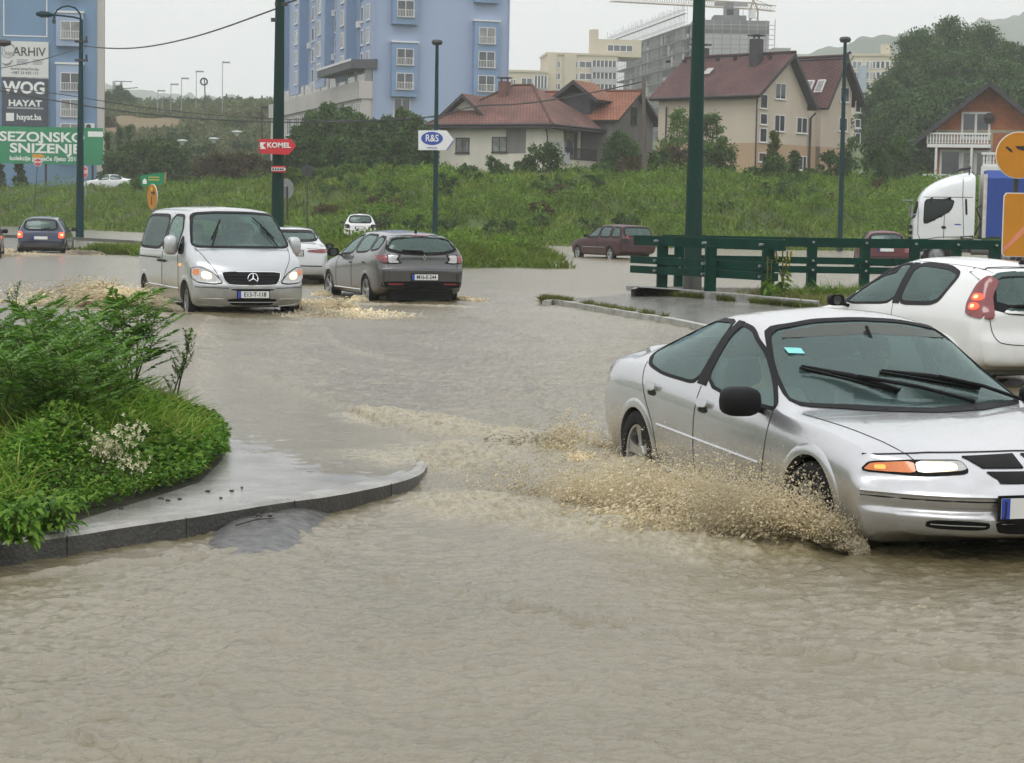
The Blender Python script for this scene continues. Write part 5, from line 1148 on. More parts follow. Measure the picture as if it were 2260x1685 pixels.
# ---- tall blue block in the middle
O = at(0, 820, 640, 218); O.z = 4.5; RZ = math.radians(16.8); HB = 42.0
t = thing('apartment_building', 'tall light blue apartment block with its corner towards us, centre-left of the view', 'building', O, RZ); tall = t
uR = onface(O, RZ, 2, 1932, 300)[0]; dep = 56.0
b = MB(); b.bb((0, 0, -3), (uR, dep, HB)); b.obj('wall', M['blue'], t)
for cx0, cx1, groups, wins in (((1040, 1235), None, ((325, 735), (-330, 185)), ((437, True), (622, True), (72, True), (-110, True))), ((1662, 1850), None, ((165, 760), (-380, 22)), ((277, True), (458, True), (640, True), (-90, True), (-270, True)))):
    u0, u1 = onface(O, RZ, 2, cx0[0], 400)[0], onface(O, RZ, 2, cx0[1], 400)[0]; um = (u0+u1)/2
    for g in groups:
        z0, z1 = onface(O, RZ, 2, cx0[0], g[1])[1], onface(O, RZ, 2, cx0[0], g[0])[1]
        b = MB(); b.bb((u0, -.75, z0), (u1, .0, z1)); f = b.obj('bay', M['blued'], t)
        b = MB(); b.bb((u0-.1, -.85, z1), (u1+.1, 0, z1+.16)); b.obj('coping', M['pvc'], f)
    for y, r in wins:
        z = onface(O, RZ, 2, sum(cx0)/2, y)[1]; window(t, um, z, 1.85, 1.75, 'front', -.75, 1, True)
z = onface(O, RZ, 2, 1125, 830)[1]; window(t, onface(O, RZ, 2, 1125, 830)[0], z, 1.8, 2.3, 'front', 0, 1, False)
tcol = lambda x: onface(O, RZ, 2, x, 400, 'left')[0]
zr = [onface(O, RZ, 2, 865, y, 'left')[1] for y in (450, 272, 95)]; pitch = (zr[2]-zr[0])/2
bays = [(770, 695), (605, 535), (408, 345), (262, 222)]
for a, c in bays:
    b = MB(); b.bb((-1.1, tcol(a), zr[0]-2.0), (0, tcol(c), HB-1)); f = b.obj('bay', M['blue'], t)
    b = MB(); b.bb((-1.12, tcol(a)-.5, zr[0]-2.0), (.0, tcol(a), HB-1)); b.obj('fin', M['blued'], f)
for (x, off, w) in ((868, 0, 1.5), (822, 0, 1.1), (745, -1.1, 1.6), (655, 0, 1.6), (625, 0, 1.2), (566, -1.1, 1.7), (476, 0, 1.8), (450, 0, 1.3), (388, -1.1, 1.8), (322, 0, 1.9), (300, 0, 1.3), (242, -1.1, 2.0)):
    tt = tcol(x)
    for k in range(0, 7): window(t, tt, zr[0]+pitch*k, w*1.1, 1.75, 'left', off, 0, False, fr=.14)
for a, c in ((812, 775), (690, 665), (530, 500), (340, 332)):
    b = MB(); b.bb((-.12, tcol(a), zr[0]-2.0), (0, tcol(c), HB)); b.obj('stripe', M['blued'], t)
for x, y in ((808, 190), (610, 105), (607, 440), (432, 350)):
    u, z = onface(O, RZ, 2, x, y, 'left'); b = MB(); b.bb((-.4, u-.45, z-.35), (0, u+.45, z+.35)); b.obj('air_conditioner', M['pvc'], t)
# podium, canopy
zt_ = onface(O, RZ, 2, 805, 615)[1]; zb_ = onface(O, RZ, 2, 805, 748)[1]
b = MB(); b.bb((-1.6, .0, zb_), (-.0, dep, zt_)); b.bb((-1.3, .15, -3), (-.0, dep, zb_)); pd = b.obj('podium', M['beige'], t)
b = MB(); b.bb((-1.0, .1, zt_), (-.01, dep, zt_+1.35)); b.obj('clerestory', M['pane2'], pd)
for i in range(11):
    y0 = .8+i*5.0; window(t, y0+1.5, zb_-1.5, 3.4, 2.2, 'left', -1.3, 2, False, fr=.12)
    b = MB(); b.bb((-1.05, y0+3.2, zt_), (-.02, y0+4.2, zt_+1.4)); b.obj('clerestory_post', M['beige'], pd)
b = MB(); y2 = tcol(620)-2; b.prism([(-2.6, -.3, zt_+1.3), (.3, -.3, zt_+1.3), (.3, -.3, zt_+2.35), (-2.6, -.3, zt_+2.2)], (0, y2, 0)); cn = b.obj('canopy', mat('dark_canopy', (.07, .075, .085), .6, var=.2), t)
b = MB(); b.bb((-2.68, -.32, zt_+2.05), (-2.6, y2-.3, zt_+2.3)); b.obj('gutter', M['pvc'], cn)
b = MB(); b.bb((-.15, -.12, -3), (-.0, 0, HB)); b.bb((uR, -.1, -3), (uR+.12, .2, HB)); b.obj('corner_strip', M['blue'], t)

# ---- blue block on the left with its billboards
O = at(0, -95, 640, 211); RZ = math.radians(9); O.z = 4.5
t = thing('apartment_building', 'blue apartment block at the left edge behind the billboards', 'building', O, RZ)
uR = onface(O, RZ, 1, 735, 600)[0]
M['bluel'] = mat('mid_blue_render', (.16, .26, .39), .85, var=.07, scale=.25, bump=.3, bscale=20, streak=True)
b = MB(); b.bb((0, 0, -4), (uR, 12, 40)); b.obj('wall', M['bluel'], t)
b = MB(); b.bb((uR, .1, -4), (uR+.75, 2.0, 40)); b.obj('stair_tower', M['beige'], t)
u0, u1 = onface(O, RZ, 1, 430, 600)[0], onface(O, RZ, 1, 632, 600)[0]
for y0, y1 in ((105, 355), (495, 1200), (-600, -40)):
    za, zb2 = onface(O, RZ, 1, 530, y1)[1], onface(O, RZ, 1, 530, y0)[1]
    b = MB(); b.bb((u0, -.8, za), (u1, 0, zb2)); f = b.obj('bay', M['blue'], t); b = MB(); b.bb((u0-.12, -.9, zb2), (u1+.12, 0, zb2+.2)); b.obj('coping', M['pvc'], f)
for y in (235, 625, 825, 1010, -170): window(t, (u0+u1)/2+.1, onface(O, RZ, 1, 530, y)[1], 2.0, 1.85, 'front', -.8, 1, True)
u, z = onface(O, RZ, 1, 682, 965); b = MB(); b.bb((u-.5, -.4, z-.35), (u+.5, 0, z+.35)); a = b.obj('air_conditioner', M['pvc'], t); b = MB(); b.cyl((u-.1, -.41, z), (u-.1, -.43, z), .26, n=16); b.obj('fan', M['dark'], a)
fa, fb = onface(O, RZ, 1, 25, 275), onface(O, RZ, 1, 360, -200)
b = MB()
b.bb((fa[0], -.05, fa[1]), (fb[0], 0, fa[1]+.12)); b.bb((fa[0], -.05, fa[1]+.12), (fa[0]+.12, 0, fb[1])); b.bb((fb[0]-.12, -.05, fa[1]+.12), (fb[0], 0, fb[1])); b.obj('banner_frame', M['pvc'], t)
def board(name, label, O, RZ, k, box, m, off, th=.12, cat='billboard'):
    a, c = onface(O, RZ, k, box[0], box[3], 'front', off), onface(O, RZ, k, box[2], box[1], 'front', off)
    cs, sn = math.cos(RZ), math.sin(RZ); w, h = c[0]-a[0], c[1]-a[1]
    loc = (O.x+a[0]*cs-off*sn, O.y+a[0]*sn+off*cs, O.z+0); 
    q = thing(name, label, cat, (loc[0], loc[1], O.z+a[1]-0), RZ)
    b = MB(); b.bb((0, 0, 0), (w, th, h)); b.obj('panel', m, q)
    f = lambda x, y: (onface(O, RZ, k, x, y, 'front', off)[0]-a[0], onface(O, RZ, k, x, y, 'front', off)[1]-a[1])
    return q, w, h, f
OB = Vector((O.x, O.y, O.z))
q, w, h, f = board('billboard', 'pale grey ARHIV billboard on the wall of the left blue block', OB, RZ, 1, (10, 322, 368, 592), mat('pale_board', (.66, .66, .64), .6, var=.04), -.3)
L = lambda s, x, y, px_h, m, sx=1.0, bold=0.0, al='CENTER': text(s, px_h/3.442/21.1, m, q, (f(x, y)[0], -.02, f(x, y)[1]), sx=sx, bold=bold, align=al)
L('ARHIV', 222, 398, 66, M['dletter'], .92, .015); gl = mat('grey_print', (.33, .34, .36), .6); L('etn', 66, 405, 42, gl, .8); L('www.etnarhiv.ba', 188, 525, 22, M['dletter'], 1.0); L('+387 33 425 115', 188, 556, 20, M['dletter'], 1.05)
b = MB()
for cx, cy, r in ((60, 385, 52), (72, 372, 40)):
    p = [(f(cx+r*math.cos(a), cy+r*math.sin(a))[0], -.015, f(cx+r*math.cos(a), cy+r*math.sin(a))[1]) for a in np.linspace(0, 2*math.pi, 28)]; b.tube([x for x in p if x[0] > .05], .045, 4)
b.tube([(f(x, y)[0], -.015, f(x, y)[1]) for x, y in ((18, 480), (45, 490), (75, 480), (95, 455))], .12, 5, rad=[.06, .14, .12, .05]); b.obj('emblem', gl, q)
b = MB()
for x0, y0, n in ((128, 455, 90), (250, 455, 80)):
    for i in range(4): 
        p, r = f(x0, y0+i*11), f(x0+n-(i % 2)*12, y0+i*11); b.bb((p[0], -.012, p[1]-.05), (r[0], 0, p[1]+.05))
b.obj('small_print', gl, q)
q, w, h, f = board('billboard', 'dark WOG and HAYAT billboard under the pale one on the left blue block', OB, RZ, 1, (14, 594, 364, 955), mat('dark_board', (.045, .055, .075), .6, var=.06), -.3)
L('WOG', 185, 672, 88, M['letter'], .96, .06); L('HAYAT', 190, 788, 46, M['letter'], 1.18, .03)
L('hayat.ba', 220, 893, 44, M['letter'], .92, .02)
b = MB()
for x0, x1, y0, y1 in ((60, 67, 870, 910), (84, 91, 870, 910), (60, 91, 889, 896)): p, r = f(x0, y1), f(x1, y0); b.bb((p[0], -.03, p[1]), (r[0], -.012, r[1]))
p, r = f(46, 920), f(106, 860); b.bb((p[0], -.012, p[1]), (r[0], 0, r[1])); b.obj('h_logo', M['letter'], q)
q.children[-1].data.materials.append(mat('violet', (.17, .05, .19), .6)); q.children[-1].data.polygons.foreach_set('material_index', [0]*18+[1]*6)
b = MB(); p, r = f(54, 826), f(330, 820); b.bb((p[0], -.012, p[1]), (r[0], 0, r[1])); b.obj('rule', gl, q)
OG = at(1, -30, 1235, 200); OG.z = 0
q, w, h, f = board('billboard', 'large green SEZONSKO SNIŽENJE sale billboard below the left blue block', OG, math.radians(3), 1, (-60, 975, 782, 1240), M['signgreen'], 0, .2)
L = lambda s, x, y, px_h, m, sx=1.0, bold=0.0, al='CENTER': text(s, px_h/3.442/22.3, m, q, (f(x, y)[0], -.02, f(x, y)[1]), sx=sx, bold=bold, align=al)
L('SEZONSKO', 320, 1046, 72, M['letter'], 1.24, .035); L('SNIŽENJE', 345, 1133, 70, M['letter'], 1.32, .035); L('kolekcije proljeće /ljeto 2018', 338, 1208, 34, M['letter'], .93, .015)
p, r = f(668, 1040), f(782, 1002); b = MB(); b.bb((p[0], -.02, p[1]), (r[0], 0, r[1])); b.obj('white_label', M['letter'], q)
for x in (-20, 345, 700):
    p = f(x, 1230); b = MB(); b.cyl((p[0], .25, -6), (p[0], .25, 3), .12, n=8); b.obj('post', M['dark'], q)
p, r = f(782, 950), f(640, 968)

# ---- houses
def tiles(name, c1, c2, sc=1.0):
    # rows of pantiles: a bumped wave along the slope, weathered patches
    m = mat(name, c1, .8, var=.3, scale=.45, col2=c2); n = m.node_tree; b_ = n.nodes['Principled BSDF']
    uv = n.nodes.new('ShaderNodeUVMap'); br = n.nodes.new('ShaderNodeTexBrick'); br.inputs['Scale'].default_value = 1; br.inputs['Brick Width'].default_value = .30*sc; br.inputs['Row Height'].default_value = .36*sc
    br.inputs['Mortar Size'].default_value = .045; br.inputs['Color1'].default_value = (1, 1, 1, 1); br.inputs['Color2'].default_value = (.72, .72, .72, 1); br.inputs['Mortar'].default_value = (.38, .36, .36, 1)
    n.links.new(uv.outputs[0], br.inputs['Vector']); old = b_.inputs['Base Color'].links[0].from_socket
    mx_ = n.nodes.new('ShaderNodeMix'); mx_.data_type = 'RGBA'; mx_.blend_type = 'MULTIPLY'; mx_.inputs['Factor'].default_value = 1; n.links.new(old, mx_.inputs['A']); n.links.new(br.outputs[0], mx_.inputs['B']); n.links.new(mx_.outputs['Result'], b_.inputs['Base Color'])
    bp = n.nodes.new('ShaderNodeBump'); bp.inputs['Strength'].default_value = .8; bp.inputs['Distance'].default_value = .05; n.links.new(br.outputs['Fac'], bp.inputs['Height']); bp.invert = True; n.links.new(bp.outputs[0], b_.inputs['Normal'])
    return m
M['tile_red'] = tiles('red_tiles', (.19, .082, .062), (.28, .13, .10)); M['tile_orange'] = tiles('orange_tiles', (.36, .125, .065), (.42, .165, .09)); M['tile_brown'] = tiles('brown_tiles', (.125, .052, .050), (.175, .08, .075))
M['fascia'] = mat('dark_fascia', (.045, .04, .045), .7, var=.2); M['cream'] = mat('cream_render', (.66, .63, .54), .85, var=.10, scale=.6, bump=.4, bscale=18, streak=True); M['greyr'] = mat('bare_grey_render', (.20, .19, .18), .9, var=.2, scale=.7, bump=.5, bscale=18, streak=True)
M['beige2'] = mat('beige_render', (.54, .47, .38), .85, var=.07, scale=.4, bump=.3, bscale=18, streak=True); M['tan'] = mat('tan_render', (.47, .33, .21), .85, var=.08, scale=.4, bump=.3, bscale=18); M['brick'] = None
def roof_slab(par, quad, m, th=.22, name='roof'):
    # one tiled plane: quad = eave a, eave b, ridge b, ridge a
    q = [Vector(p) for p in quad]; n = (q[1]-q[0]).cross(q[-1]-q[0]).normalized(); n = n if n.z > 0 else -n
    k = len(q); V = q+[p-n*th for p in q]; F = [tuple(range(k)), tuple(range(2*k-1, k-1, -1))]+[(i, k+i, k+(i+1) % k, (i+1) % k) for i in range(k)]
    me = nmesh(name, V, F, [m, M['fascia']], mi=[0]+[1]*(k+1)); o = link(name, me, par)
    uv = me.uv_layers.new(name='UVMap'); ex = (q[1]-q[0]).normalized(); ey = n.cross(ex)
    for l in me.loops: p = Vector(V[l.vertex_index])-q[0]; uv.data[l.index].uv = (p.dot(ex), p.dot(ey))
    return o
def chimney(par, x, y, z0, z1, w=.6, m=None, cap=True):
    b = MB(); b.bb((x-w/2, y-w/2, z0), (x+w/2, y+w/2, z1)); o = b.obj('chimney', m or M['fascia'], par)
    if cap: b = MB(); b.bb((x-w*.65, y-w*.65, z1+.25), (x+w*.65, y+w*.65, z1+.36)); [b.bb((x+i*w*.4-.05, y-.05, z1), (x+i*w*.4+.05, y+.05, z1+.25)) for i in (-1, 1)]; b.obj('chimney_cap', M['fascia'], o)
# cream hip-roofed house
RZ = math.radians(-27); c, s_ = math.cos(RZ), math.sin(RZ); C = at(3, 372, 950, 172)
u_ = Vector((c, s_, 0)); Lh = 10.4; O = C-u_*Lh; O.z = 3.6
t = thing('house', 'cream hip-roofed house with red tiles, two dark windows and a washing line balcony', 'house', O, RZ)
He = C.z-O.z; Wd = 10.5
b = MB(); b.bb((0, 0, -2), (Lh, 3.2, He)); b.bb((0, 3.2, -2), (Lh-2.2, Wd, He)); b.bb((Lh-2.2, 3.2, -2), (Lh, Wd, He-2.75)); b.bb((Lh-.28, Wd-.28, He-2.75), (Lh, Wd, He)); b.bb((Lh-.2, 6.4, He-2.75), (Lh, 6.6, He)); b.obj('wall', M['cream'], t)
ov = .95; zr_ = He+3.7; ra, rb = (4.6, 5.0, zr_), (6.4, 5.0, zr_)
E4 = [(-ov, -ov, He), (Lh+ov, -ov, He), (Lh+ov, Wd+ov, He), (-ov, Wd+ov, He)]
roof_slab(t, [E4[0], E4[1], rb, ra], M['tile_red']); roof_slab(t, [E4[1], E4[2], rb], M['tile_red']); roof_slab(t, [E4[2], E4[3], ra, rb], M['tile_red']); roof_slab(t, [E4[3], E4[0], ra], M['tile_red'])
b = MB(); b.bb((-ov, -ov, He-.28), (Lh+ov, Wd+ov, He-.12)); b.obj('soffit', M['fascia'], t)
b = MB(); b.tube([E4[0], E4[1]], .10, 6); b.tube([E4[1], E4[2]], .10, 6); b.tube([(Lh+.05, -.35, He-.3), (Lh+.08, -.1, He-1), (Lh+.08, -.1, 0)], .06, 6); b.obj('gutter', M['fascia'], t)
b = MB(); b.tube([Vector(E4[1]), Vector(rb)], .13, 6); b.tube([Vector(ra), Vector(rb)], .13, 6); b.tube([Vector(E4[0]), Vector(ra)], .13, 6); b.obj('ridge_tiles', M['tile_red'], t)
for x, y, w_, h_ in ((1587, 1105, 1.35, 1.3), (1868, 1100, 1.45, 1.3)): u, z = onface(O, RZ, 2, x, y); window(t, u, z, w_, h_, 'front', 0, 1, False, M['fascia'], M['pane2'])
for x, y, w_, h_ in ((1590, 1352, 1.4, .8), (1442, 1345, .5, .8)): u, z = onface(O, RZ, 2, x, y); window(t, u, z, w_, h_, 'front', 0, 0, False, M['fascia'], M['pane'])
b = MB(); b.bb((6.5, -.03, He-2.4), (8.4, 0, He-.35)); b.obj('loggia', M['greyr'], t)
b = MB(); zf = He-2.75
b.bb((Lh, 3.3, zf), (Lh+.06, Wd, zf+.10)); b.bb((Lh, 3.3, zf+.92), (Lh+.06, Wd, zf+1.0)); [b.bb((Lh+.01, 3.3+i*.22, zf+.1), (Lh+.05, 3.34+i*.22, zf+.92)) for i in range(33)]; b.obj('balcony_railing', M['fascia'], t)
u, z = onface(O, RZ, 3, 815, 1110, 'left', Lh); window(t, 8.8, zf+1.1, .9, 1.7, 'right', Lh-2.2, 0)
chimney(t, 4.4, 3.6, zr_-2.0, zr_+.25, .8, mat('old_brick', (.15, .075, .06), .9, var=.3, scale=6))
# gabled dormer on the left of the roof
dz = He+.0; b = MB(); b.prism([(.2, 1.2, He-.2), (3.6, 1.2, He-.2), (3.6, 1.2, He+1.0), (1.9, 1.2, He+2.3), (.2, 1.2, He+1.0)], (0, 3, 0)); dm = b.obj('dormer', M['cream'], t)
for a_, b_ in (((-.5, .75), (1.9, 2.75)), ((4.3, .75), (1.9, 2.75))):
    roof_slab(t, [(a_[0], .4, He+a_[1]), (b_[0], .4, He+b_[1]), (b_[0], 5.2, He+b_[1]), (a_[0], 5.2, He+a_[1])], M['tile_red'], .25)
window(t, 2.2, He+.55, 1.1, .8, 'front', 1.2, 0, m=M['fascia'])
# laundry on the balcony
for (x, y, w_, h_, m_, lab) in ((410, 1120, 1.4, 1.0, mat('pinkish_cloth', (.5, .42, .42), .9), 'pinkish sheet hung on the balcony washing line'), (470, 1122, 1.6, 1.05, M['pinkcloth'], 'white sheet hung on the balcony washing line'), (543, 1125, 1.0, 1.1, mat('navy_cloth', (.03, .035, .06), .9), 'dark navy cloth hung on the balcony washing line'), (517, 1205, 1.2, 1.0, mat('grey_cloth', (.45, .46, .47), .9), 'pale cloth hung over the balcony railing')):
    u, z = onface(O, RZ, 3, x, y, 'left', Lh+.15); v = []; k = 8
    for i in range(k+1):
        for j in (0, 1, 2): v.append((.04*math.sin(i*1.7)*j/2, (i/k-.5)*w_, (.5-j/2)*h_-.03*math.sin(i*2.2)))
    f_ = [(i*3+j, (i+1)*3+j, (i+1)*3+j+1, i*3+j+1) for i in range(k) for j in (0, 1)]
    p = O+Vector(((Lh+.15)*c-u*s_, (Lh+.15)*s_+u*c, z)); o = link('laundry', nmesh('laundry', v+[(a-.02, b_, d_) for a, b_, d_ in v], f_+[tuple(27+i for i in reversed(f)) for f in f_], [m_], True), None, p, (0, 0, RZ)); tag(o, lab, 'laundry')
# grey house behind it
O = at(3, 560, 900, 182); O.z = 4.0; O = O-u_*1.0; ue = onface(O, RZ, 3, 885, 890)[0]
t = thing('house', 'bare grey gabled house with bright orange tiles behind the cream house', 'house', O, RZ); He = onface(O, RZ, 3, 885, 893)[1]; Hr = onface(O, RZ, 3, 1060, 695, 'front', 4.4)[1]; Lh = ue; Wd = 8.6
b = MB(); b.bb((-6, 0, -2), (Lh, Wd, He)); b.prism([(Lh-.3, 0, He), (Lh-.3, Wd, He), (Lh-.3, Wd/2, Hr-.3)], (.3, 0, 0)); b.obj('wall', M['greyr'], t)
roof_slab(t, [(-6.5, -.8, He-.25), (Lh+.7, -.8, He-.25), (Lh+.7, Wd/2, Hr), (-6.5, Wd/2, Hr)], M['tile_orange']); roof_slab(t, [(-6.5, Wd+.8, He-.25), (Lh+.7, Wd+.8, He-.25), (Lh+.7, Wd/2, Hr), (-6.5, Wd/2, Hr)], M['tile_orange'])
b = MB(); b.tube([(-6.5, Wd/2, Hr+.02), (Lh+.7, Wd/2, Hr+.02)], .14, 6); b.obj('ridge_tiles', M['tile_orange'], t)
window(t, Wd/2-.2, He+.35, 1.3, 1.5, 'right', Lh, 1, m=M['fascia']); window(t, 1.5, He-2.6, .9, 1.7, 'right', Lh, 0)
dx = onface(O, RZ, 3, 598, 800, 'front', .3)[0]; b = MB(); b.bb((dx-1.4, .2, He-.2), (dx+1.4, 3.6, He+2.2)); b.obj('dormer', mat('dark_boarding', (.05, .05, .06), .8, var=.3), t)
for e in (-1, 1): roof_slab(t, [(dx+2.5*e, -.7, He+1.55), (dx, -.7, He+3.3), (dx, 4.0, He+3.3), (dx+2.5*e, 4.0, He+1.55)], M['tile_orange'], .3)
# beige house with two gables
RZ = math.radians(45); O = at(4, 108, 735, 170); ze = O.z; O.z = 4.0; c, s_ = math.cos(RZ), math.sin(RZ)
t = thing('house', 'large beige house with two steep brown-tiled gables', 'house', O, RZ)
prof1 = [(-.7, ze-.15), (4.1, 15.7), (7.6, 11.2)]; prof2 = [(8.8, 11.3), (11.6, 15.9), (14.7, 11.8)]; LL = 10.8
G = lambda pts: [(x, 0, z-O.z) for x, z in pts]
b = MB(); b.prism([(0, 0, -2), (7.0, 0, -2), (7.0, 0, 11.7-O.z), (4.1, 0, 15.4-O.z), (0, 0, ze-O.z+.1)], (0, LL, 0)); b.prism([(7.0, .5, -2), (9.0, .5, -2), (9.0, .5, 11.0-O.z), (7.0, .5, 11.0-O.z)], (0, LL, 0)); b.prism([(9.0, 0, -2), (13.4, 0, -2), (13.4, 0, 12.9-O.z), (11.6, 0, 15.5-O.z), (9.0, 0, 11.3-O.z)], (0, LL, 0)); b.obj('wall', M['beige2'], t)
zt_ = onface(O, RZ, 4, 110, 1122)[1]; b = MB(); b.bb((-.02, -.02, -2), (7.0, LL, zt_)); b.bb((7.0, .47, -2), (9.0, LL, zt_)); b.bb((9.0, -.02, -2), (13.42, LL, zt_)); b.obj('base_coat', M['tan'], t)
for P in (prof1, prof2):
    q = G(P)
    for i in (0, 1): roof_slab(t, [(q[i][0], -.8, q[i][2]), (q[i+1][0], -.8, q[i+1][2]), (q[i+1][0], LL+.6, q[i+1][2]), (q[i][0], LL+.6, q[i][2])], M['tile_brown'], .28)
    b = MB(); b.tube([(q[1][0], -.8, q[1][2]+.03), (q[1][0], LL+.6, q[1][2]+.03)], .15, 6); b.obj('ridge_tiles', M['tile_brown'], t)
for x, y, w_, h_ in ((292, 717, 1.6, 1.35), (162, 797, 1.1, 1.2), (160, 935, 1.1, .95), (157, 1062, 1.1, 1.2), (285, 968, 1.6, 1.4), (148, 1235, 1.1, .8), (795, 745, 1.5, 1.3), (783, 978, 1.4, 1.2), (900, 840, .9, 1.0), (897, 970, .9, .8), (897, 1088, .9, 1.0)): u, z = onface(O, RZ, 4, x, y); window(t, u, z, w_*.9, h_, 'front', 0, 1 if w_ > 1.3 else 0, False, pane=M['pane'])
for x, y, w_, h_ in ((460, 985, 1.5, 1.35), (467, 1280, 1.0, 1.2)): u, z = onface(O, RZ, 4, x, y); window(t, u, z, w_, h_, 'front', 0, 1, False, pane=M['pane'])
for x, y, w_, h_ in ((620, 965, 1.5, 1.3), (616, 1255, 1.4, 1.3)): u, z = onface(O, RZ, 4, x, y, 'front', .5); window(t, max(7.8, u), z, w_*.9, h_, 'front', .5, 1, False, pane=M['pane'])
b = MB(); b.tube([(-.5, -.5, ze-O.z-.3), (-.1, -.12, ze-O.z-.9), (-.1, -.12, -1)], .07, 6); b.tube([(7.8, -.3, 11.2-O.z-.4), (8.0, .35, 10.4-O.z), (8.0, .35, -1)], .09, 6); b.tube([(-.12, LL-1.0, ze-O.z-.9), (-.12, LL-1.0, -1)], .07, 6); b.tube([(-.85, -.8, ze-O.z-.2), (-.85, LL, ze-O.z-.2)], .09, 6); b.obj('downpipe', M['fascia'], t)
def onslope(P0, P1, f, y): return (P0[0]+(P1[0]-P0[0])*f, y, P0[1]+(P1[1]-P0[1])*f-O.z)
p = onslope(prof1[0], prof1[1], .78, 2.6); chimney(t, p[0], p[1], p[2]-.3, 16.9-O.z, .85)
p = onslope(prof1[0], prof1[1], .96, 9.5); chimney(t, p[0], p[1], p[2]-.3, 16.5-O.z, 1.1)
for P0, P1, f_, y in ((prof1[2], prof1[1], .40, .6), (prof2[0], prof2[1], .42, .9), (prof2[0], prof2[1], .42, 2.1)):
    q = Vector(onslope(P0, P1, f_, y)); dr = Vector((P1[0]-P0[0], 0, P1[1]-P0[1])).normalized(); n = Vector((-dr.z, 0, dr.x)); n = n if n.z > 0 else -n; R3 = Matrix((dr, Vector((0, 1, 0)) if n.x < 0 else Vector((0, 1, 0)), n)).transposed()
    b = MB(); b.box(q+n*.06, (1.3, .8, .12), R=R3); sk = b.obj('skylight', M['pvc'], t); b = MB(); b.box(q+n*.13, (1.1, .6, .03), R=R3); b.obj('pane', M['pane2'], sk)
q = Vector(onslope(prof1[0], prof1[1], .60, 7.0)); b = MB(); b.box(q+Vector((-.1, 0, .1)), (.9, .7, .1), R=Matrix.Rotation(-.65, 3, 'Y')); b.obj('skylight', mat('pale_hatch', (.4, .38, .37), .6), t)
for i in range(7): 
    q = Vector(onslope(prof1[0], prof1[1], .9, 1.5+i*1.9)); b = MB(); b.box(q+Vector((-.1, 0, .12)), (.25, .3, .22)); b.obj('roof_vent', M['fascia'], t)
# brick house on the right
def brickmat():
    m = mat('orange_brick', (.42, .13, .055), .9, var=.18, scale=.8, col2=(.50, .18, .08)); n = m.node_tree; b_ = n.nodes['Principled BSDF']
    tcx = n.nodes.new('ShaderNodeTexCoord'); mp = n.nodes.new('ShaderNodeMapping'); mp.inputs['Rotation'].default_value = (math.pi/2, 0, 0); n.links.new(tcx.outputs['Object'], mp.inputs[0])
    br = n.nodes.new('ShaderNodeTexBrick'); br.inputs['Scale'].default_value = 1; br.inputs['Brick Width'].default_value = .4; br.inputs['Row Height'].default_value = .22; br.inputs['Mortar Size'].default_value = .018; br.inputs['Color2'].default_value = (.8, .8, .8, 1); br.inputs['Color1'].default_value = (1, 1, 1, 1); br.inputs['Mortar'].default_value = (.75, .9, 1, 1)
    n.links.new(mp.outputs[0], br.inputs['Vector']); old = b_.inputs['Base Color'].links[0].from_socket; mx_ = n.nodes.new('ShaderNodeMix'); mx_.data_type = 'RGBA'; mx_.blend_type = 'MULTIPLY'; mx_.inputs['Factor'].default_value = 1
    n.links.new(old, mx_.inputs['A']); n.links.new(br.outputs[0], mx_.inputs['B']); n.links.new(mx_.outputs['Result'], b_.inputs['Base Color']); return m
M['brick'] = brickmat()
RZ = math.radians(-13); O = at(4, 1500, 1330, 168); O.z = 4.6
t = thing('house', 'unrendered orange brick house with a white balustrade balcony at the right edge', 'house', O, RZ)
F_f = lambda x, y, off=0.0: onface(O, RZ, 4, x, y, 'front', off)
uA, zA = F_f(1935, 690); uL, zL = F_f(1330, 1110, -1.6); zL2 = F_f(1490, 1100)[1]; slope = (zA-zL)/(uA-uL); Wd = 2*uA
b = MB(); b.prism([(0, 0, -3), (Wd, 0, -3), (Wd, 0, zA-slope*uA), (uA, 0, zA), (0, 0, zA-slope*uA)], (0, 11, 0)); b.obj('wall', M['brick'], t)
for e in (0, 1):
    ue = uL if e == 0 else 2*uA-uL
    roof_slab(t, [(ue, -1.7, zL), (ue, 11.6, zL), (uA, 11.6, zA+.45), (uA, -1.7, zA+.45)], M['tile_brown'], .35)
b = MB(); zq = F_f(1900, 1045)[1]; b.bb((F_f(1935, 1045)[0], -.03, -3), (F_f(1960, 1045)[0], .0, zq)); b.bb((-.02, -.035, zq), (Wd, 0, zq+.25)); b.obj('concrete_band', mat('band_concrete', (.36, .33, .24), .9, var=.15, scale=1), t)
x0, z0 = F_f(1432, 1155, -1.5); x1, z1 = F_f(1945, 1045, -1.5)
b = MB(); b.bb((x0+.1, -1.4, z0), (x1, 0, z0+.28)); bl = b.obj('balcony_slab', M['pvc'], t)
b = MB(); b.bb((x0, -1.5, z1-.14), (x1, -1.25, z1)); b.bb((x0, -1.25, z1-.14), (x0+.25, 0, z1)); b.obj('balcony_rail', M['pvc'], t)
n = int((x1-x0)/.24); pr = [(.05, 0), (.09, .12), (.055, .3), (.085, .5), (.05, 1)]
for i in range(n):
    b = MB(); H_ = z1-.14-z0-.28; b.lathe([(r*1.1, z0+.28+hh*H_) for r, hh in pr], (x0+.12+i*.24, -1.38, 0), n=8); b.obj('baluster', M['pvc'], t, True)
for x in (1512, 1790): u = F_f(x, 1250, -1.35)[0]; b = MB(); b.cyl((u, -1.3, -3), (u, -1.3, z0), .11, n=10); b.obj('column', M['pvc'], t, True)
for x, y, w_, h_, mu in ((1825, 985, 2.35, 2.2, 1), (1625, 1280, 1.75, 2.2, 0)): u, z = F_f(x, y); window(t, u, z, w_, h_, 'front', 0, mu, False, fr=.18, pane=M['pane'])
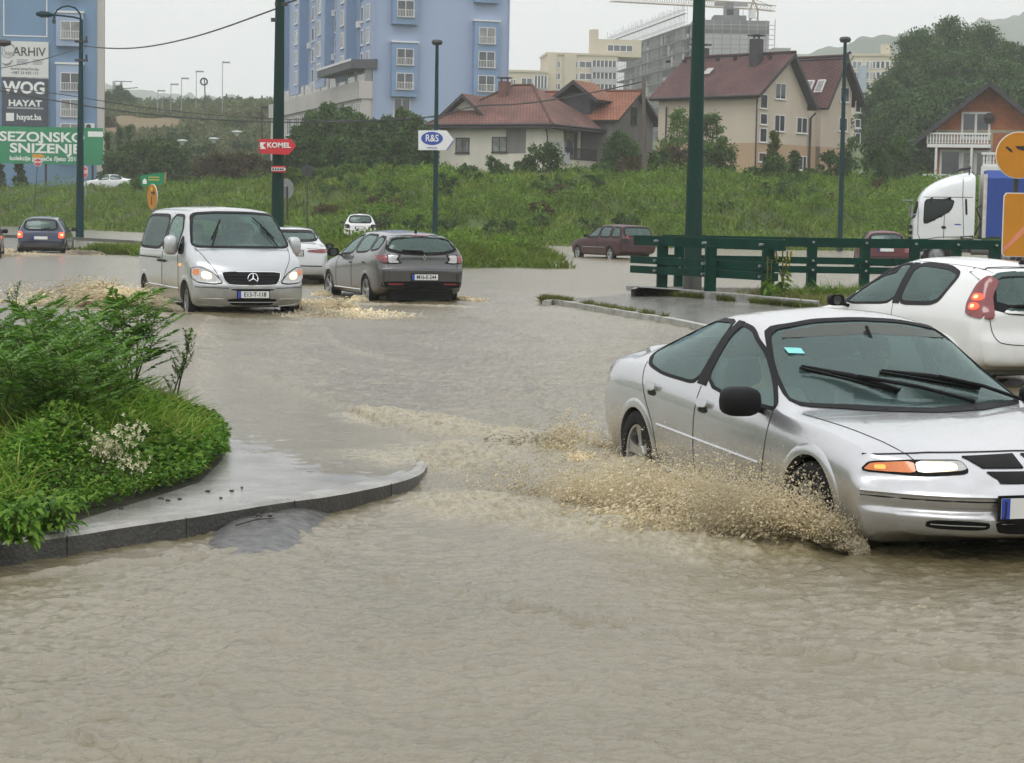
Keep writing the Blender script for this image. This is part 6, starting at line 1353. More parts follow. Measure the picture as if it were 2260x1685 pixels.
u, z = F_f(1820, 1290); window(t, u, z, 2.4, 2.3, 'front', 0, 1, False, fr=.25, pane=M['pane2'], name='door')
xa, za = F_f(1870, 1195, -2.8); b = MB(); H2 = F_f(1870, 1305, -2.8)[1]; b.bb((xa, -2.9, za-.2), (xa+5, -2.6, za)); b.bb((xa+.1, -2.85, H2), (xa+5, -2.65, H2+.2)); [b.lathe([(r, H2+.2+hh*(za-H2-.4)) for r, hh in pr], (xa+.2+i*.26, -2.75, 0), n=8) for i in range(18)]; b.bb((xa, -3, -3), (xa+5, -2.5, H2)); b.obj('stair_parapet', M['pvc'], t)
u, z = F_f(1930, 930); b = MB(); b.lathe([(.001, 0), (.3, .05), (.45, .16)], (u, -.5, z), axis='y', n=16); b.bar((u, 0, z), (u, -.45, z), .05, .05); b.obj('satellite_dish', M['fascia'], t, True)
xa, za = F_f(1425, 1370, -3.5); b = MB(); [b.lathe([(r, za-1.0+hh*.9) for r, hh in pr], (xa+i*.26, -3.5, 0), n=8) for i in range(6)]; b.bb((xa-.15, -3.62, za-.1), (xa+1.5, -3.38, za+.05)); b.obj('garden_parapet', M['pvc'], t)

# ---- distant flats and the building site
M['yellow'] = mat('yellow_render', (.55, .49, .37), .85, var=.06, scale=.15); M['cream3'] = mat('pale_render', (.56, .50, .38), .85, var=.06, scale=.15); M['conc'] = mat('raw_concrete', (.26, .26, .26), .9, var=.2, scale=.3); M['concd'] = mat('dark_block', (.15, .15, .155), .9, var=.2, scale=.3)  # concd: even grey, darker than conc
def block(label, k, x0, x1, ytop, d, m, wins, depth=14, rz=0.0, zb=6, ww=2.6, wh=1.6, name='apartment_building', extra=None, side=None):
    O = at(k, x0, ytop, d); zt = O.z; O.z = zb; t = thing(name, label, 'building', O, rz); u1 = onface(O, rz, k, x1, ytop)[0]
    b = MB(); b.bb((0, 0, -4), (u1, depth, zt-zb)); b.bb((-.25, -.25, zt-zb), (u1+.25, depth, zt-zb+.5)); b.obj('wall', m, t)
    for (x, y, s_) in wins: u, z = onface(O, rz, k, x, y); window(t, u, z, ww*s_, wh, 'front', 0, 1, False, fr=.16, sill=False)
    return t, O, u1, zt-zb
t, O, u1, hh = block('pale yellow flat-roofed apartment block left of the building site', 3, 372, 905, 415, 470, M['yellow'], [(x, y, s) for y in (492, 582, 660) for x, s in ((447, .6), (556, 1.15), (662, 1.15))], rz=.1)
for y in (500, 590, 670):
    u0, z = onface(O, .1, 3, 708, y); uu, _ = onface(O, .1, 3, 890, y); b = MB(); b.bb((u0, -1.2, z-1.6), (uu, 0, z-.3)); q = b.obj('balcony', mat('balcony_grey', (.40, .40, .40), .8), t); b = MB(); b.bb((u0, -.06, z-.3), (uu, 0, z+1.2)); b.obj('balcony_glass', M['pane'], q)
    [MB().bb((u0+i*(uu-u0)/6-.1, -1.15, z-.3), (u0+i*(uu-u0)/6+.1, -1.0, z+1.2)).obj('balcony_post', M['pvc'], q) for i in range(7)]
for xa, xb in ((372, 440), (500, 590)):
    ua, ub = onface(O, .1, 3, xa, 500)[0], onface(O, .1, 3, xb, 500)[0]; b = MB(); b.bb((ua, -.4, -4), (ub, 0, hh)); b.obj('pilaster', M['cream3'], t)
u, z = onface(O, .1, 3, 737, 415); b = MB(); b.bb((u-.9, 2, hh), (u+.9, 5, hh+6.2)); b.bb((u+.9, 2, hh), (u+11, 9, hh+4.0)); b.obj('roof_house', M['yellow'], t)
window(t, u+6, hh+2.0, 6, 1.6, 'front', 2, 3, sill=False, fr=.16)
t, O, u1, hh = block('low pale yellow apartment block just right of the tall blue block', 3, 78, 370, 548, 465, M['yellow'], [(215, 620, 1.0), (112, 628, .5)], rz=.1)
u0, z = onface(O, .1, 3, 268, 630); uu, _ = onface(O, .1, 3, 366, 630); b = MB(); b.bb((u0, -1.2, z-3.2), (uu, 0, z-1.2)); q = b.obj('balcony', M['conc'], t); b = MB(); b.bb((u0, -.06, z-1.2), (uu, 0, z+1.6)); b.obj('balcony_glass', M['pane'], q); [MB().bb((u0+i*(uu-u0)/4-.12, -1.1, z-1.2), (u0+i*(uu-u0)/4+.12, -.9, z+1.6)).obj('balcony_post', M['pvc'], q) for i in range(5)]
t, O, u1, hh = block('pale apartment block in the distance right of the beige house', 4, 870, 1330, 440, 420, M['cream3'], [(x, y, s) for y in (510, 595, 670) for x, s in ((893, .8), (990, .6), (1040, .8), (1080, .8), (1110, .8), (1230, .9))], rz=-.12)
b = MB(); u0 = onface(O, -.12, 4, 905, 500)[0]; ua = onface(O, -.12, 4, 968, 500)[0]; b.bb((u0, -.9, -4), (ua, 0, hh-2)); b.obj('balcony', mat('pale_blue_panel', (.33, .40, .46), .8), t); b = MB(); ua, ub = onface(O, -.12, 4, 1090, 420)[0], onface(O, -.12, 4, 1160, 420)[0]; b.bb((ua, 2, hh), (ub, 6, hh+2.6)); b.obj('roof_house', M['cream3'], t)
block('far grey slab block on the skyline above the brown roof', 4, 235, 370, 385, 900, M['conc'], [], rz=0, zb=20)
block('far grey-beige slab low on the skyline behind the twin gables', 4, 400, 640, 440, 800, mat('far_slab', (.42, .40, .36), .9), [], rz=0, zb=20)
# building site
O = at(3, 1480, 300, 480); O.z = 6; RZ = math.radians(52); t = thing('unfinished_building', 'grey concrete building under construction wrapped in scaffolding', 'building', O, 0); OX = O
zt = at(3, 1480, 150, 480).z-6; uR = (at(3, 2055, 300, 480)-O).x; zl = at(3, 2000, 262, 480).z-6; lx = (at(3, 905, 400, 560)-O)
b = MB(); b.bb((0, 0, -4), (uR, 14, zl)); b.obj('wall', mat('white_insulation', (.55, .56, .57), .9, var=.1, scale=.1), t)
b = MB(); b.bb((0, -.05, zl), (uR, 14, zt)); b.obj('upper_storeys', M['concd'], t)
b = MB(); r0, r1 = (at(3, 1640, 115, 483)-O), (at(3, 1885, 115, 483)-O); b.bb((r0.x, 3, zt), (r1.x, 10, r0.z)); b.bb((r0.x+3, 4, r0.z), (r0.x+6, 8, r0.z+1.6)); b.bb((r1.x-5, 4, r1.z), (r1.x-3, 8, r1.z+3)); b.obj('roof_house', M['concd'], t)
# the long wing going back to the left
dx, dy = lx.x, lx.y; Lw = math.hypot(dx, dy); ux, uy = dx/Lw, dy/Lw; wz = zt-.8
P = lambda u, v, z: (ux*u-uy*v*-1*0+ (-uy)*v*-1, uy*u+ux*v*-1, z)
W3 = lambda u, v, z: (ux*u+uy*v, uy*u-ux*v, z)          # v grows away from us
ns = 9; ph = 2.95
for k in range(ns):
    z = wz-k*ph; b = MB(); b.prism([W3(0, -.4, z), W3(Lw, -.4, z), W3(Lw, 13, z), W3(0, 13, z)], (0, 0, -.35)); b.obj('floor_slab', mat('slab', (.5, .5, .5), .9) if k == 0 else M['conc'], t)
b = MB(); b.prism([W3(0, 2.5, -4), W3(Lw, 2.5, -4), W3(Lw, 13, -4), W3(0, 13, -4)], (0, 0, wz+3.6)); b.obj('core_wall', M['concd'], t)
R2 = random.Random(5)
for i in range(22):
    u = (i+.5)*Lw/22
    if i in (3, 9, 10, 15): 
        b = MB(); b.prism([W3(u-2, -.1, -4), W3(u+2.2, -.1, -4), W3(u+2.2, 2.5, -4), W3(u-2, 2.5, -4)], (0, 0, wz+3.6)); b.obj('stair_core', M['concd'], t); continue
    for k in range(ns-1):
        z = wz-(k+1)*ph; w_ = R2.choice([.5, .9, 1.4]); b = MB(); b.prism([W3(u-w_, .0, z), W3(u+w_, .0, z), W3(u+w_, .3, z), W3(u-w_, .3, z)], (0, 0, R2.choice([.9, 2.5, 2.5]))); 
        if R2.random() < .75 and len([c for c in t.children if c.name.startswith('wall_panel')]) < 95: b.obj('wall_panel', M['pvc'] if R2.random() < .55 else M['conc'], t)
def scaffold(label, A, B, z0, z1, dz=2.0, n=20):
    a, bb_ = Vector(A), Vector(B); s = thing('scaffolding', label, 'scaffolding', (a.x, a.y, z0)); b = MB(); e = bb_-a; e.z = 0; nrm = Vector((e.y, -e.x, 0)).normalized()
    for i in range(n+1):
        p = e*(i/n)
        for o in (0, .9): b.cyl(p+nrm*o, p+nrm*o+Vector((0, 0, z1-z0+R2.uniform(0, 1.5))), .06, n=4)
    b.obj('standard', M['steel'], s); b = MB(); z = 0
    while z < z1-z0:
        for o in (0, .9): b.cyl(nrm*o+Vector((0, 0, z+1)), e+nrm*o+Vector((0, 0, z+1)), .05, n=4)
        b.bar(nrm*.45+Vector((0, 0, z)), e+nrm*.45+Vector((0, 0, z)), .8, .07); z += dz
    b.obj('walkway', mat('boards', (.34, .33, .31), .9), s)
q0 = OX+Vector(W3(0, -1.6, 0)); q1 = OX+Vector(W3(Lw+2, -1.6, 0)); scaffold('scaffolding along the long wing of the unfinished building', q1, q0, 2, OX.z+wz+3.5, 2.95, 34)
scaffold('scaffolding on the white end wall of the unfinished building', OX+Vector((.5, -.8, 0)), OX+Vector((uR+1.2, -.8, 0)), 2, OX.z+zt-1, 2.3, 9)
# tower crane
M['crane'] = mat('crane_ochre', (.34, .27, .18), .6, var=.15)
B = at(3, 1940, 150, 500); t = thing('tower_crane', 'ochre tower crane with a long lattice jib above the unfinished building', 'crane', (B.x, 500, 6)); o = Vector((B.x, 500, 6))
def lattice(b, a, c, w, n, r=.07):
    a, c = Vector(a), Vector(c); d = c-a; up_ = Vector((0, 0, 1)) if abs(d.normalized().z) < .9 else Vector((0, 1, 0)); sd_ = d.cross(up_).normalized(); up_ = sd_.cross(d).normalized()
    C4 = [(sd_*e+up_*f_)*w/2 for e, f_ in ((-1, -1), (1, -1), (1, 1), (-1, 1))]
    for q in C4: b.cyl(a+q, c+q, r, n=4)
    for i in range(n):
        p, q = a+d*(i/n), a+d*((i+1)/n)
        for j in range(4): b.cyl(p+C4[j], q+C4[(j+1) % 4], r*.6, n=4)
topz = at(3, 1940, 68, 500)-o
b = MB(); lattice(b, (0, 0, -4), (0, 0, topz.z), 1.9, 16, .14); b.obj('mast', M['crane'], t)
j0, j1 = at(3, 1990, 66, 500)-o, at(3, 860, -12, 470)-o; b = MB(); lattice(b, (0, 0, topz.z+.6), j1, 1.5, 60, .10); b.obj('jib', M['crane'], t)
j2 = at(3, 2050, 60, 503)-o; b = MB(); lattice(b, (0, 0, topz.z+.6), (j2.x+1.5, j2.y, topz.z+.4), 1.3, 6, .1); b.obj('counter_jib', M['crane'], t)
ap = at(3, 1935, -5, 500)-o; b = MB(); b.cyl((-.8, 0, topz.z), ap, .16, n=5); b.cyl((.8, 0, topz.z), ap, .16, n=5); b.obj('apex_frame', M['crane'], t)
b = MB(); b.cyl(ap, (j2.x+1.0, j2.y, topz.z+1), .06, n=4); b.cyl(ap, j1*.55+Vector((0, 0, topz.z*.45+.9)), .06, n=4); b.obj('tie_rod', M['dark'], t)
b = MB(); b.bb((-1.4, -1.6, topz.z-2.4), (.2, -.2, topz.z-.3)); b.obj('cab', M['pvc'], t)
b = MB(); p = at(3, 1860, 64, 500)-o; b.cyl((p.x, p.y, p.z), (p.x, p.y, p.z-2.5), .06, n=4); b.bb((p.x-.5, p.y-.3, p.z-3.2), (p.x+.5, p.y+.3, p.z-2.4)); b.obj('hook_block', M['dark'], t)
p = at(3, 1765, 38, 495)-o; b = MB(); b.bb((p.x-4, p.y-1, p.z-.5), (p.x+4, p.y-.9, p.z+.5)); b.obj('name_board', M['conc'], t)
# ------------------------------------------------------------------ trees, bushes, grass
M['lf_dark'] = leafmat('dark_leaves', [(.036, .075, .02), (.06, .115, .03), (.095, .165, .042)])
M['lf_mid'] = leafmat('mid_leaves', [(.04, .085, .02), (.07, .13, .03), (.11, .18, .045)])
M['lf_light'] = leafmat('light_leaves', [(.055, .11, .02), (.09, .17, .03), (.15, .22, .05)])
M['lf_wood'] = leafmat('woodland_leaves', [(.042, .085, .028), (.065, .125, .04), (.10, .165, .055)])
M['lf_brown'] = leafmat('brownish_leaves', [(.06, .065, .022), (.10, .085, .035), (.14, .11, .055)])
M['lf_thuja'] = leafmat('thuja_leaves', [(.055, .085, .015), (.10, .13, .025), (.14, .16, .035)])
M['bark'] = mat('bark', (.06, .05, .04), .9, var=.3, scale=3, bump=.5, bscale=12, streak=True)
def unit(v): return v/(np.linalg.norm(v, axis=-1, keepdims=True)+1e-9)
def leaf_quads(P, L, Wd, upb=.2, rng=RNG, D=None, droop=0.0):
    n = len(P); D = unit(rng.normal(size=(n, 3))+np.array([0, 0, upb])) if D is None else D
    S = unit(np.cross(D, rng.normal(size=(n, 3)))); L = np.broadcast_to(L, (n,))[:, None]; Wd = np.broadcast_to(Wd, (n,))[:, None]
    a = P; b_ = P+D*L*.45+S*Wd*.5; c_ = P+D*L-np.array([0, 0, 1])*L*droop; d_ = P+D*L*.45-S*Wd*.5
    return np.stack([a, b_, c_, d_], 1).reshape(-1, 3), np.arange(n*4).reshape(n, 4)
def leaf_obj(name, P, L, Wd, m, parent=None, **k):
    V, F = leaf_quads(P, L, Wd, **k); return link(name, nmesh(name, V, F, [m], False), parent)
def crown_pts(h, w, n, shape, rng, base=.15, clumps=None):
    # clumps through the crown's volume, denser towards its skin
    nc = clumps or int(max(10, n/55)); t = rng.random(nc)
    if shape == 'cone': z = t**1.25; r = (1-z)*.95+.06
    elif shape == 'col': z = t; r = np.sqrt(np.clip(1-np.abs(2*z-.85)**3.2, .05, 1))*.8
    elif shape == 'bush': z = t**1.1*.92; r = np.sqrt(np.clip(1-(z*.97)**2, .04, 1))
    else: z = t; r = np.sqrt(np.clip(1-(2*z-1)**2, .04, 1))*(.75+.25*(z < .6))
    a = rng.random(nc)*6.283; rr = r*np.sqrt(rng.random(nc)*.75+.25)*(.82+.36*rng.random(nc))
    C = np.stack([np.cos(a)*rr*w/2, np.sin(a)*rr*w/2, h*(base+(1-base)*z)], -1); k = rng.integers(0, nc, n); rc = (.10+.10*rng.random(nc))*(w*.6+h*.4)*.9
    d = unit(rng.normal(size=(n, 3)))*(rng.random((n, 1))**.5)*rc[k][:, None]; d[:, 2] *= .7
    P = C[k]+d; q = np.percentile(P[:, 2], 98.5); P[:, 2] *= h/q; r = np.hypot(P[:, 0], P[:, 1]); q2 = np.percentile(r, 97); P[:, :2] *= min(1.0, w/2/q2); C = C*np.array([min(1.0, w/2/q2), min(1.0, w/2/q2), h/q])
    P[:, 2] = np.maximum(P[:, 2], .04*h); return P, C
def tree(name, label, cat, base, h, w, n, leaf, m, shape='round', group=None, trunk=True, seed=0, tb=.15):
    rng = np.random.default_rng(seed); t = thing(name, label, cat, base, rng.random()*6.28, group); n = int(n*2.2); leaf *= .66
    P, C = crown_pts(h, w, n, shape, rng, tb if trunk else .02)
    leaf_obj('crown' if trunk else 'foliage', P, leaf*(.7+.6*rng.random(n)), leaf*(.45+.3*rng.random(n)), m, t, rng=rng)
    b = MB(); r0 = max(.04, h*.018); top = h*.7
    pts = [Vector((0, 0, -.5))]+[Vector((rng.normal()*.02*h, rng.normal()*.02*h, top*(i+1)/4)) for i in range(4)]; b.tube(pts, r0, 7, rad=[r0*1.3, r0, r0*.8, r0*.55, r0*.25])
    for c in C[:: max(1, len(C)//9)]:
        s_ = pts[1].lerp(pts[-1], min(.9, max(0.0, c[2]/h-.25))); e = Vector(c); b.tube([s_, s_.lerp(e, .5)+Vector((0, 0, .03*h)), e], r0*.3, 5, rad=[r0*.42, r0*.28, r0*.08])
    b.obj('trunk' if trunk else 'stems', M['bark'], t, True); return t
def veg(k, x, ytop, wpx, d, ybase=None):
    # where a plant of that outline stands, its height and width in metres
    p = at(k, x, ytop, d); z0 = float(gz(p.x, d))-.15; return Vector((p.x, d, z0)), p.z-z0, wpx/ZO[k][2]*d/FPX
SD = [100]
def V(name, label, cat, k, x, yt, w, d, n, leaf, m, shape, group=None, trunk=False):
    SD[0] += 1; b_, h, w_ = veg(k, x, yt, w, d)
    if h < .4: h = .8
    return tree(name, label, cat, b_, h, w_, n, leaf, M[m], shape, group, trunk, SD[0])
g = 'thicket trees in front of the tall blue block'
for x, y, w, d in ((330, 985, 190, 176), (440, 885, 220, 180), (560, 815, 260, 186), (690, 845, 240, 184), (800, 890, 240, 178), (910, 935, 220, 176), (1010, 915, 220, 178), (1130, 860, 250, 176), (1225, 905, 210, 172), (1300, 985, 170, 168)):
    V('tree', 'leafy dark tree in the thicket in front of the tall blue block', 'tree', 2, x, y, w, d, 2600, .55, 'lf_mid' if x in (440, 560, 690) else 'lf_dark', 'round', g, True)
g = 'dense bushes at the foot of the thicket'
for x, y, w, d in ((275, 1120, 200, 160), (420, 1075, 270, 160), (620, 1060, 320, 162), (850, 1085, 320, 160), (1080, 1070, 320, 160), (1270, 1110, 220, 158)):
    V('bush', 'dense dark bush at the foot of the thicket by the blue block', 'bush', 2, x, y, w, d, 2200, .5, 'lf_dark', 'bush', g)
g = 'yellow-green shrubs along the top of the bank'
for x, y, w in ((290, 1290, 170), (390, 1340, 150), (500, 1300, 170), (590, 1292, 150), (720, 1300, 190), (800, 1330, 150), (950, 1345, 160), (1150, 1330, 160)):
    V('shrub', 'low yellow-green shrub along the bank in front of the thicket', 'shrub', 2, x, y, w, 143, 900, .32, 'lf_light', 'bush', g)
g = 'big dark bushes right of the green billboard'
for x, y, w in ((870, 1180, 230), (990, 1120, 260), (1120, 1088, 290), (1260, 1095, 280), (1370, 1150, 220), (1480, 1260, 200), (1180, 1230, 300)):
    V('bush', 'big dark green bush in the group right of the green billboard', 'bush', 1, x, y, w, 199, 2300, .5, 'lf_mid', 'bush', g)
g = 'brownish shrubs left of the KOMEL sign'
for x, y, w in ((1560, 1215, 210), (1690, 1180, 230), (1800, 1170, 220), (1910, 1190, 210), (2010, 1240, 170), (1620, 1310, 200), (1850, 1300, 220)):
    V('shrub', 'brown-tinged shrub on the slope left of the KOMEL sign', 'shrub', 1, x, y, w, 180, 1500, .42, 'lf_brown', 'bush', g)
for x, y, w, lab in ((905, 985, 50, 'small dark columnar conifer, left one of the pair below the sandy cut'), (980, 980, 52, 'small dark columnar conifer, right one of the pair below the sandy cut'), (815, 1025, 75, 'dark conifer at the right edge of the green billboard'), (1200, 1050, 40, 'thin dark conifer between the lantern lamps and the big bushes')):
    V('conifer', lab, 'conifer', 1, x, y, w, 205, 900, .35, 'lf_dark', 'cone', None, True)
V('bush', 'rounded bush under the green billboard', 'bush', 1, 150, 1235, 110, 203, 900, .4, 'lf_mid', 'bush'); V('bush', 'dark bush at the far left under the green billboard', 'bush', 1, 5, 1250, 90, 203, 700, .4, 'lf_dark', 'bush')
V('shrub', 'bright green shrub beside the white car half hidden in the grass', 'shrub', 1, 1035, 1362, 120, 168, 700, .3, 'lf_light', 'bush'); V('shrub', 'yellow-green shrub right of the round orange detour sign', 'shrub', 1, 1400, 1385, 130, 168, 700, .3, 'lf_light', 'bush'); V('shrub', 'bright shrub at the foot of the KOMEL pole', 'shrub', 1, 2170, 1300, 120, 150, 700, .32, 'lf_light', 'bush')
# hillside between the blue blocks
g = 'scattered bushes on the hillside between the blue blocks'; R3 = random.Random(11)
for i in range(46):
    d = R3.uniform(225, 345); x = R3.uniform(800, 2090); p = at(1, x, 800, d); z0 = float(gz(p.x, d)); h = R3.uniform(1.2, 2.9); w = h*R3.uniform(1.2, 2.4); SD[0] += 1
    tree('bush', 'wild bush scattered on the hillside between the two blue blocks', 'bush', (p.x, d, z0-.2), h, w, 420, .75, M[R3.choice(['lf_mid', 'lf_dark', 'lf_mid', 'lf_brown'])], 'bush', g, False, SD[0])
for x, y, w, d in ((820, 712, 110, 400), (905, 672, 150, 400), (985, 735, 90, 400), (955, 705, 100, 410)):
    SD[0] += 1; p = at(1, x, y, d); tree('tree', 'dark tree on the hilltop just right of the left blue block', 'tree', (p.x, d, p.z-8.5), 8.5, w/3.442*d/FPX, 1300, .9, M['lf_wood'], 'round', 'hilltop trees by the left blue block', True, SD[0])
g = 'trees along the hilltop skyline'
for i in range(34):
    x = 1010+i*34+R3.uniform(-12, 12); d = R3.uniform(480, 560); y = R3.uniform(745, 800); p = at(1, x, y, d); hh = R3.uniform(8, 11); SD[0] += 1
    tree('tree', 'hazy tree in the row along the hilltop skyline', 'tree', (p.x, d, p.z-hh), hh, R3.uniform(5, 8), 500, 1.1, M['lf_wood'], R3.choice(['round', 'cone', 'col']), g, True, SD[0])
# by the houses
def H(k, x, y, w, d, lab, m='lf_mid', sh='bush', n=1300, leaf=.34, cat='bush', trunk=False): V('tree' if cat == 'tree' else 'bush', lab, cat, k, x, y, w, d, n, leaf, m, sh, None, trunk)
H(3, 90, 1250, 330, 150, 'low dark bush below the left windows of the cream house', 'lf_dark'); H(3, 340, 1105, 330, 150, 'dark bush in front of the balcony of the cream house', 'lf_dark', n=2000); H(2, 1600, 1260, 120, 150, 'wispy shrub under the left window of the cream house', 'lf_mid', n=350); H(2, 1820, 1200, 170, 150, 'wispy shrub under the right window of the cream house', 'lf_mid', n=500)
H(3, 560, 1290, 260, 152, 'low bush in front of the steps of the cream house', 'lf_mid'); H(3, 800, 1250, 260, 150, 'dark bush between the cream house and the telegraph pole', 'lf_mid'); H(3, 930, 1020, 330, 158, 'leafy tree in front of the grey gabled house', 'lf_dark', 'round', 2600, .36, 'tree', True); H(3, 1010, 1210, 220, 150, 'brownish shrub just left of the telegraph pole', 'lf_brown')
H(3, 1230, 1160, 240, 150, 'bright green bush just right of the telegraph pole', 'lf_mid', n=1500); H(3, 1380, 850, 330, 156, 'loose light tree left of the big green pole', 'lf_light', 'round', 1700, .30, 'tree', True); H(3, 1340, 1130, 330, 152, 'reddish shrub mass left of the big green pole', 'lf_brown'); H(3, 1620, 880, 280, 158, 'loose tree right of the big green pole', 'lf_mid', 'round', 1500, .30, 'tree', True); H(3, 1650, 1070, 360, 152, 'dense green bush right of the big green pole', 'lf_mid', n=2400)
H(4, 90, 1330, 260, 152, 'low hedge bush at the corner of the beige house', 'lf_mid'); H(4, 245, 1045, 190, 150, 'yellow-green pointed thuja in front of the beige house', 'lf_thuja', 'cone', 2000, .26, 'tree', True); H(4, 240, 1240, 250, 148, 'round green bush at the foot of the pointed thuja', 'lf_mid'); H(4, 405, 1195, 110, 150, 'slim dark conifer beside the thuja', 'lf_dark', 'col', 1200, .26, 'tree', True)
H(4, 530, 1340, 200, 148, 'low bush below the middle windows of the beige house', 'lf_mid'); H(4, 740, 1200, 330, 150, 'dark shrub behind the slim teal pole', 'lf_dark', n=1600); H(4, 850, 1090, 240, 155, 'loose tree at the right corner of the beige house', 'lf_mid', 'round', 800, .30, 'tree', True); H(4, 1030, 1180, 260, 152, 'dark bush right of the beige house', 'lf_dark', n=1600); H(4, 1210, 1090, 220, 158, 'spreading small tree left of the brick house', 'lf_mid', 'round', 1100, .30, 'tree', True)
g = 'big trees of the wood on the right hill'
for x, y, w, d in ((1380, 275, 300, 250), (1650, 180, 330, 255), (1880, 240, 330, 260), (2120, 380, 320, 250), (2300, 420, 300, 250), (1260, 530, 300, 235), (1120, 650, 260, 228), (1480, 440, 360, 240), (1760, 430, 380, 240), (2020, 500, 340, 236), (1600, 660, 360, 225), (1330, 760, 320, 222), (1860, 700, 380, 222), (2150, 680, 340, 220), (1180, 830, 260, 215), (1480, 850, 320, 212)):
    V('tree', 'tall dense tree in the dark wood on the hill behind the brick house', 'tree', 4, x, y, w*1.75, d, 5200, .62, 'lf_wood', 'round', g, True)
# lamps on the hill
for x, y, yb in ((1200, 692, 825), (1300, 643, 830), (1380, 598, 830), (1492, 546, 830), (1692, 476, 835), (1235, 748, 825)):
    d = 360; p, q = at(1, x, y, d), at(1, x-3, yb+25, d); t = thing('street_lamp', 'thin street lamp in the row on the hilltop road', 'street lamp', q, 0, 'street lamps on the hilltop road'); b = MB(); b.cyl((0, 0, 0), p-q, .085, .06, 6); b.obj('pole', M['steel'], t); b = MB(); e = p-q; b.bb((e.x-.1, e.y-.2, e.z-.1), (e.x+1.3, e.y+.2, e.z+.15)); b.obj('lamp_head', M['steel'], t)
p, q = at(1, 1553, 600, 350), at(1, 1562, 860, 350); t = thing('pole', 'pole with a round loudspeaker on the hilltop', 'pole', q); b = MB(); b.cyl((0, 0, 0), p-q, .13, .09, 6); b.obj('shaft', M['dark'], t); b = MB(); e = at(1, 1549, 622, 350)-q; b.lathe([(.45, -.12), (.7, -.12), (.7, .12), (.45, .12)], e, axis='y', n=14); b.obj('ring', M['dark'], t)
p, q = at(1, 1990, 822, 230), at(1, 1988, 1060, 230); t = thing('street_lamp', 'dark lamp post on the slope left of the tall blue block', 'street lamp', q); b = MB(); b.cyl((0, 0, 0), p-q, .12, .09, 6); b.obj('pole', M['dark'], t); b = MB(); e = p-q; b.bb((e.x-.1, e.y-.2, e.z-.1), (e.x+.7, e.y+.2, e.z+.2)); b.obj('lamp_head', M['dark'], t)
for x, y, yb, lab in ((1385, 1070, 1165, 'leftmost mushroom-shaped garden lantern on the slope'), (1625, 1055, 1200, 'middle mushroom-shaped garden lantern on the slope'), (1800, 1003, 1130, 'rightmost mushroom-shaped garden lantern on the slope')):
    p, q = at(1, x, y, 215), at(1, x, yb, 215); t = thing('garden_lantern', lab, 'lantern', q); e = p-q; b = MB(); b.cyl((0, 0, -3), e, .09, .07, 6); b.obj('pole', M['dark'], t); b = MB(); b.lathe([(.01, .12), (.45, .08), (.62, 0), (.25, -.25), (.15, -.45), (.01, -.5)], e, n=12); b.obj('lantern_head', M['signwhite'], t, True)
p = at(1, 893, 620, 700); t = thing('pylon', 'small lattice power pylon on the far hilltop at the left', 'pylon', (p.x, 700, p.z-22)); b = MB(); lattice(b, (0, 0, 0), (0, 0, 22), 2.6, 9, .16); b.bar((-4, 0, 19), (7, 0, 20), .4, .3); b.bar((-1, 0, 22), (5, 0, 22), .4, .3); b.bar((-6, 0, 12), (4, 0, 13), .4, .3); b.obj('lattice', M['dark'], t)
# sandy cut in the hillside: a bare slope let into the hill
cutp = [(830, 905), (960, 890), (1130, 915), (1280, 905), (1400, 925), (1380, 980), (1240, 1000), (1100, 990), (1010, 1040), (900, 1040), (800, 1030), (770, 950)]
def hit(k, x, y):
    r = ray(k, x, y); ts = np.linspace(150, 560, 1400); X, Y, Z = r[0]*ts/r[1], ts, EYE+r[2]*ts/r[1]; k_ = np.argmax(Z < gz(X, Y)+.12); return Vector((X[k_], Y[k_], Z[k_]))
CP = [hit(1, x, y) for x, y in chaik(cutp, 1)]
poly_sheet('bare_earth', [(p.x, p.y) for p in CP], lambda x, y: gz(x, y)+.25+.25*fbm(x*.3, y*.3), mat('sandy_earth', (.24, .165, .075), .95, var=.35, scale=.15, bump=.8, bscale=1.5, col2=(.16, .125, .06)), 3.0)

yy = 222*(430/222)**RNG.random(90000); aa = -.245+.165*RNG.random(90000); q = fbm(aa*yy*.12, yy*.12, 3); k = (q > .36) & ~inpoly([(p.x, p.y) for p in CP], aa*yy, yy); yy, aa, q = yy[k], aa[k], q[k]
tag(leaf_obj('scrub', np.stack([aa*yy, yy, gz(aa*yy, yy)+RNG.random(len(yy))*(q-.3)*4.0], -1), .55+.4*RNG.random(len(yy)), .3+.2*RNG.random(len(yy)), leafmat('hill_scrub', [(.055, .09, .025), (.095, .14, .04), (.13, .15, .055), (.15, .13, .065)]), upb=.4), kind='stuff')
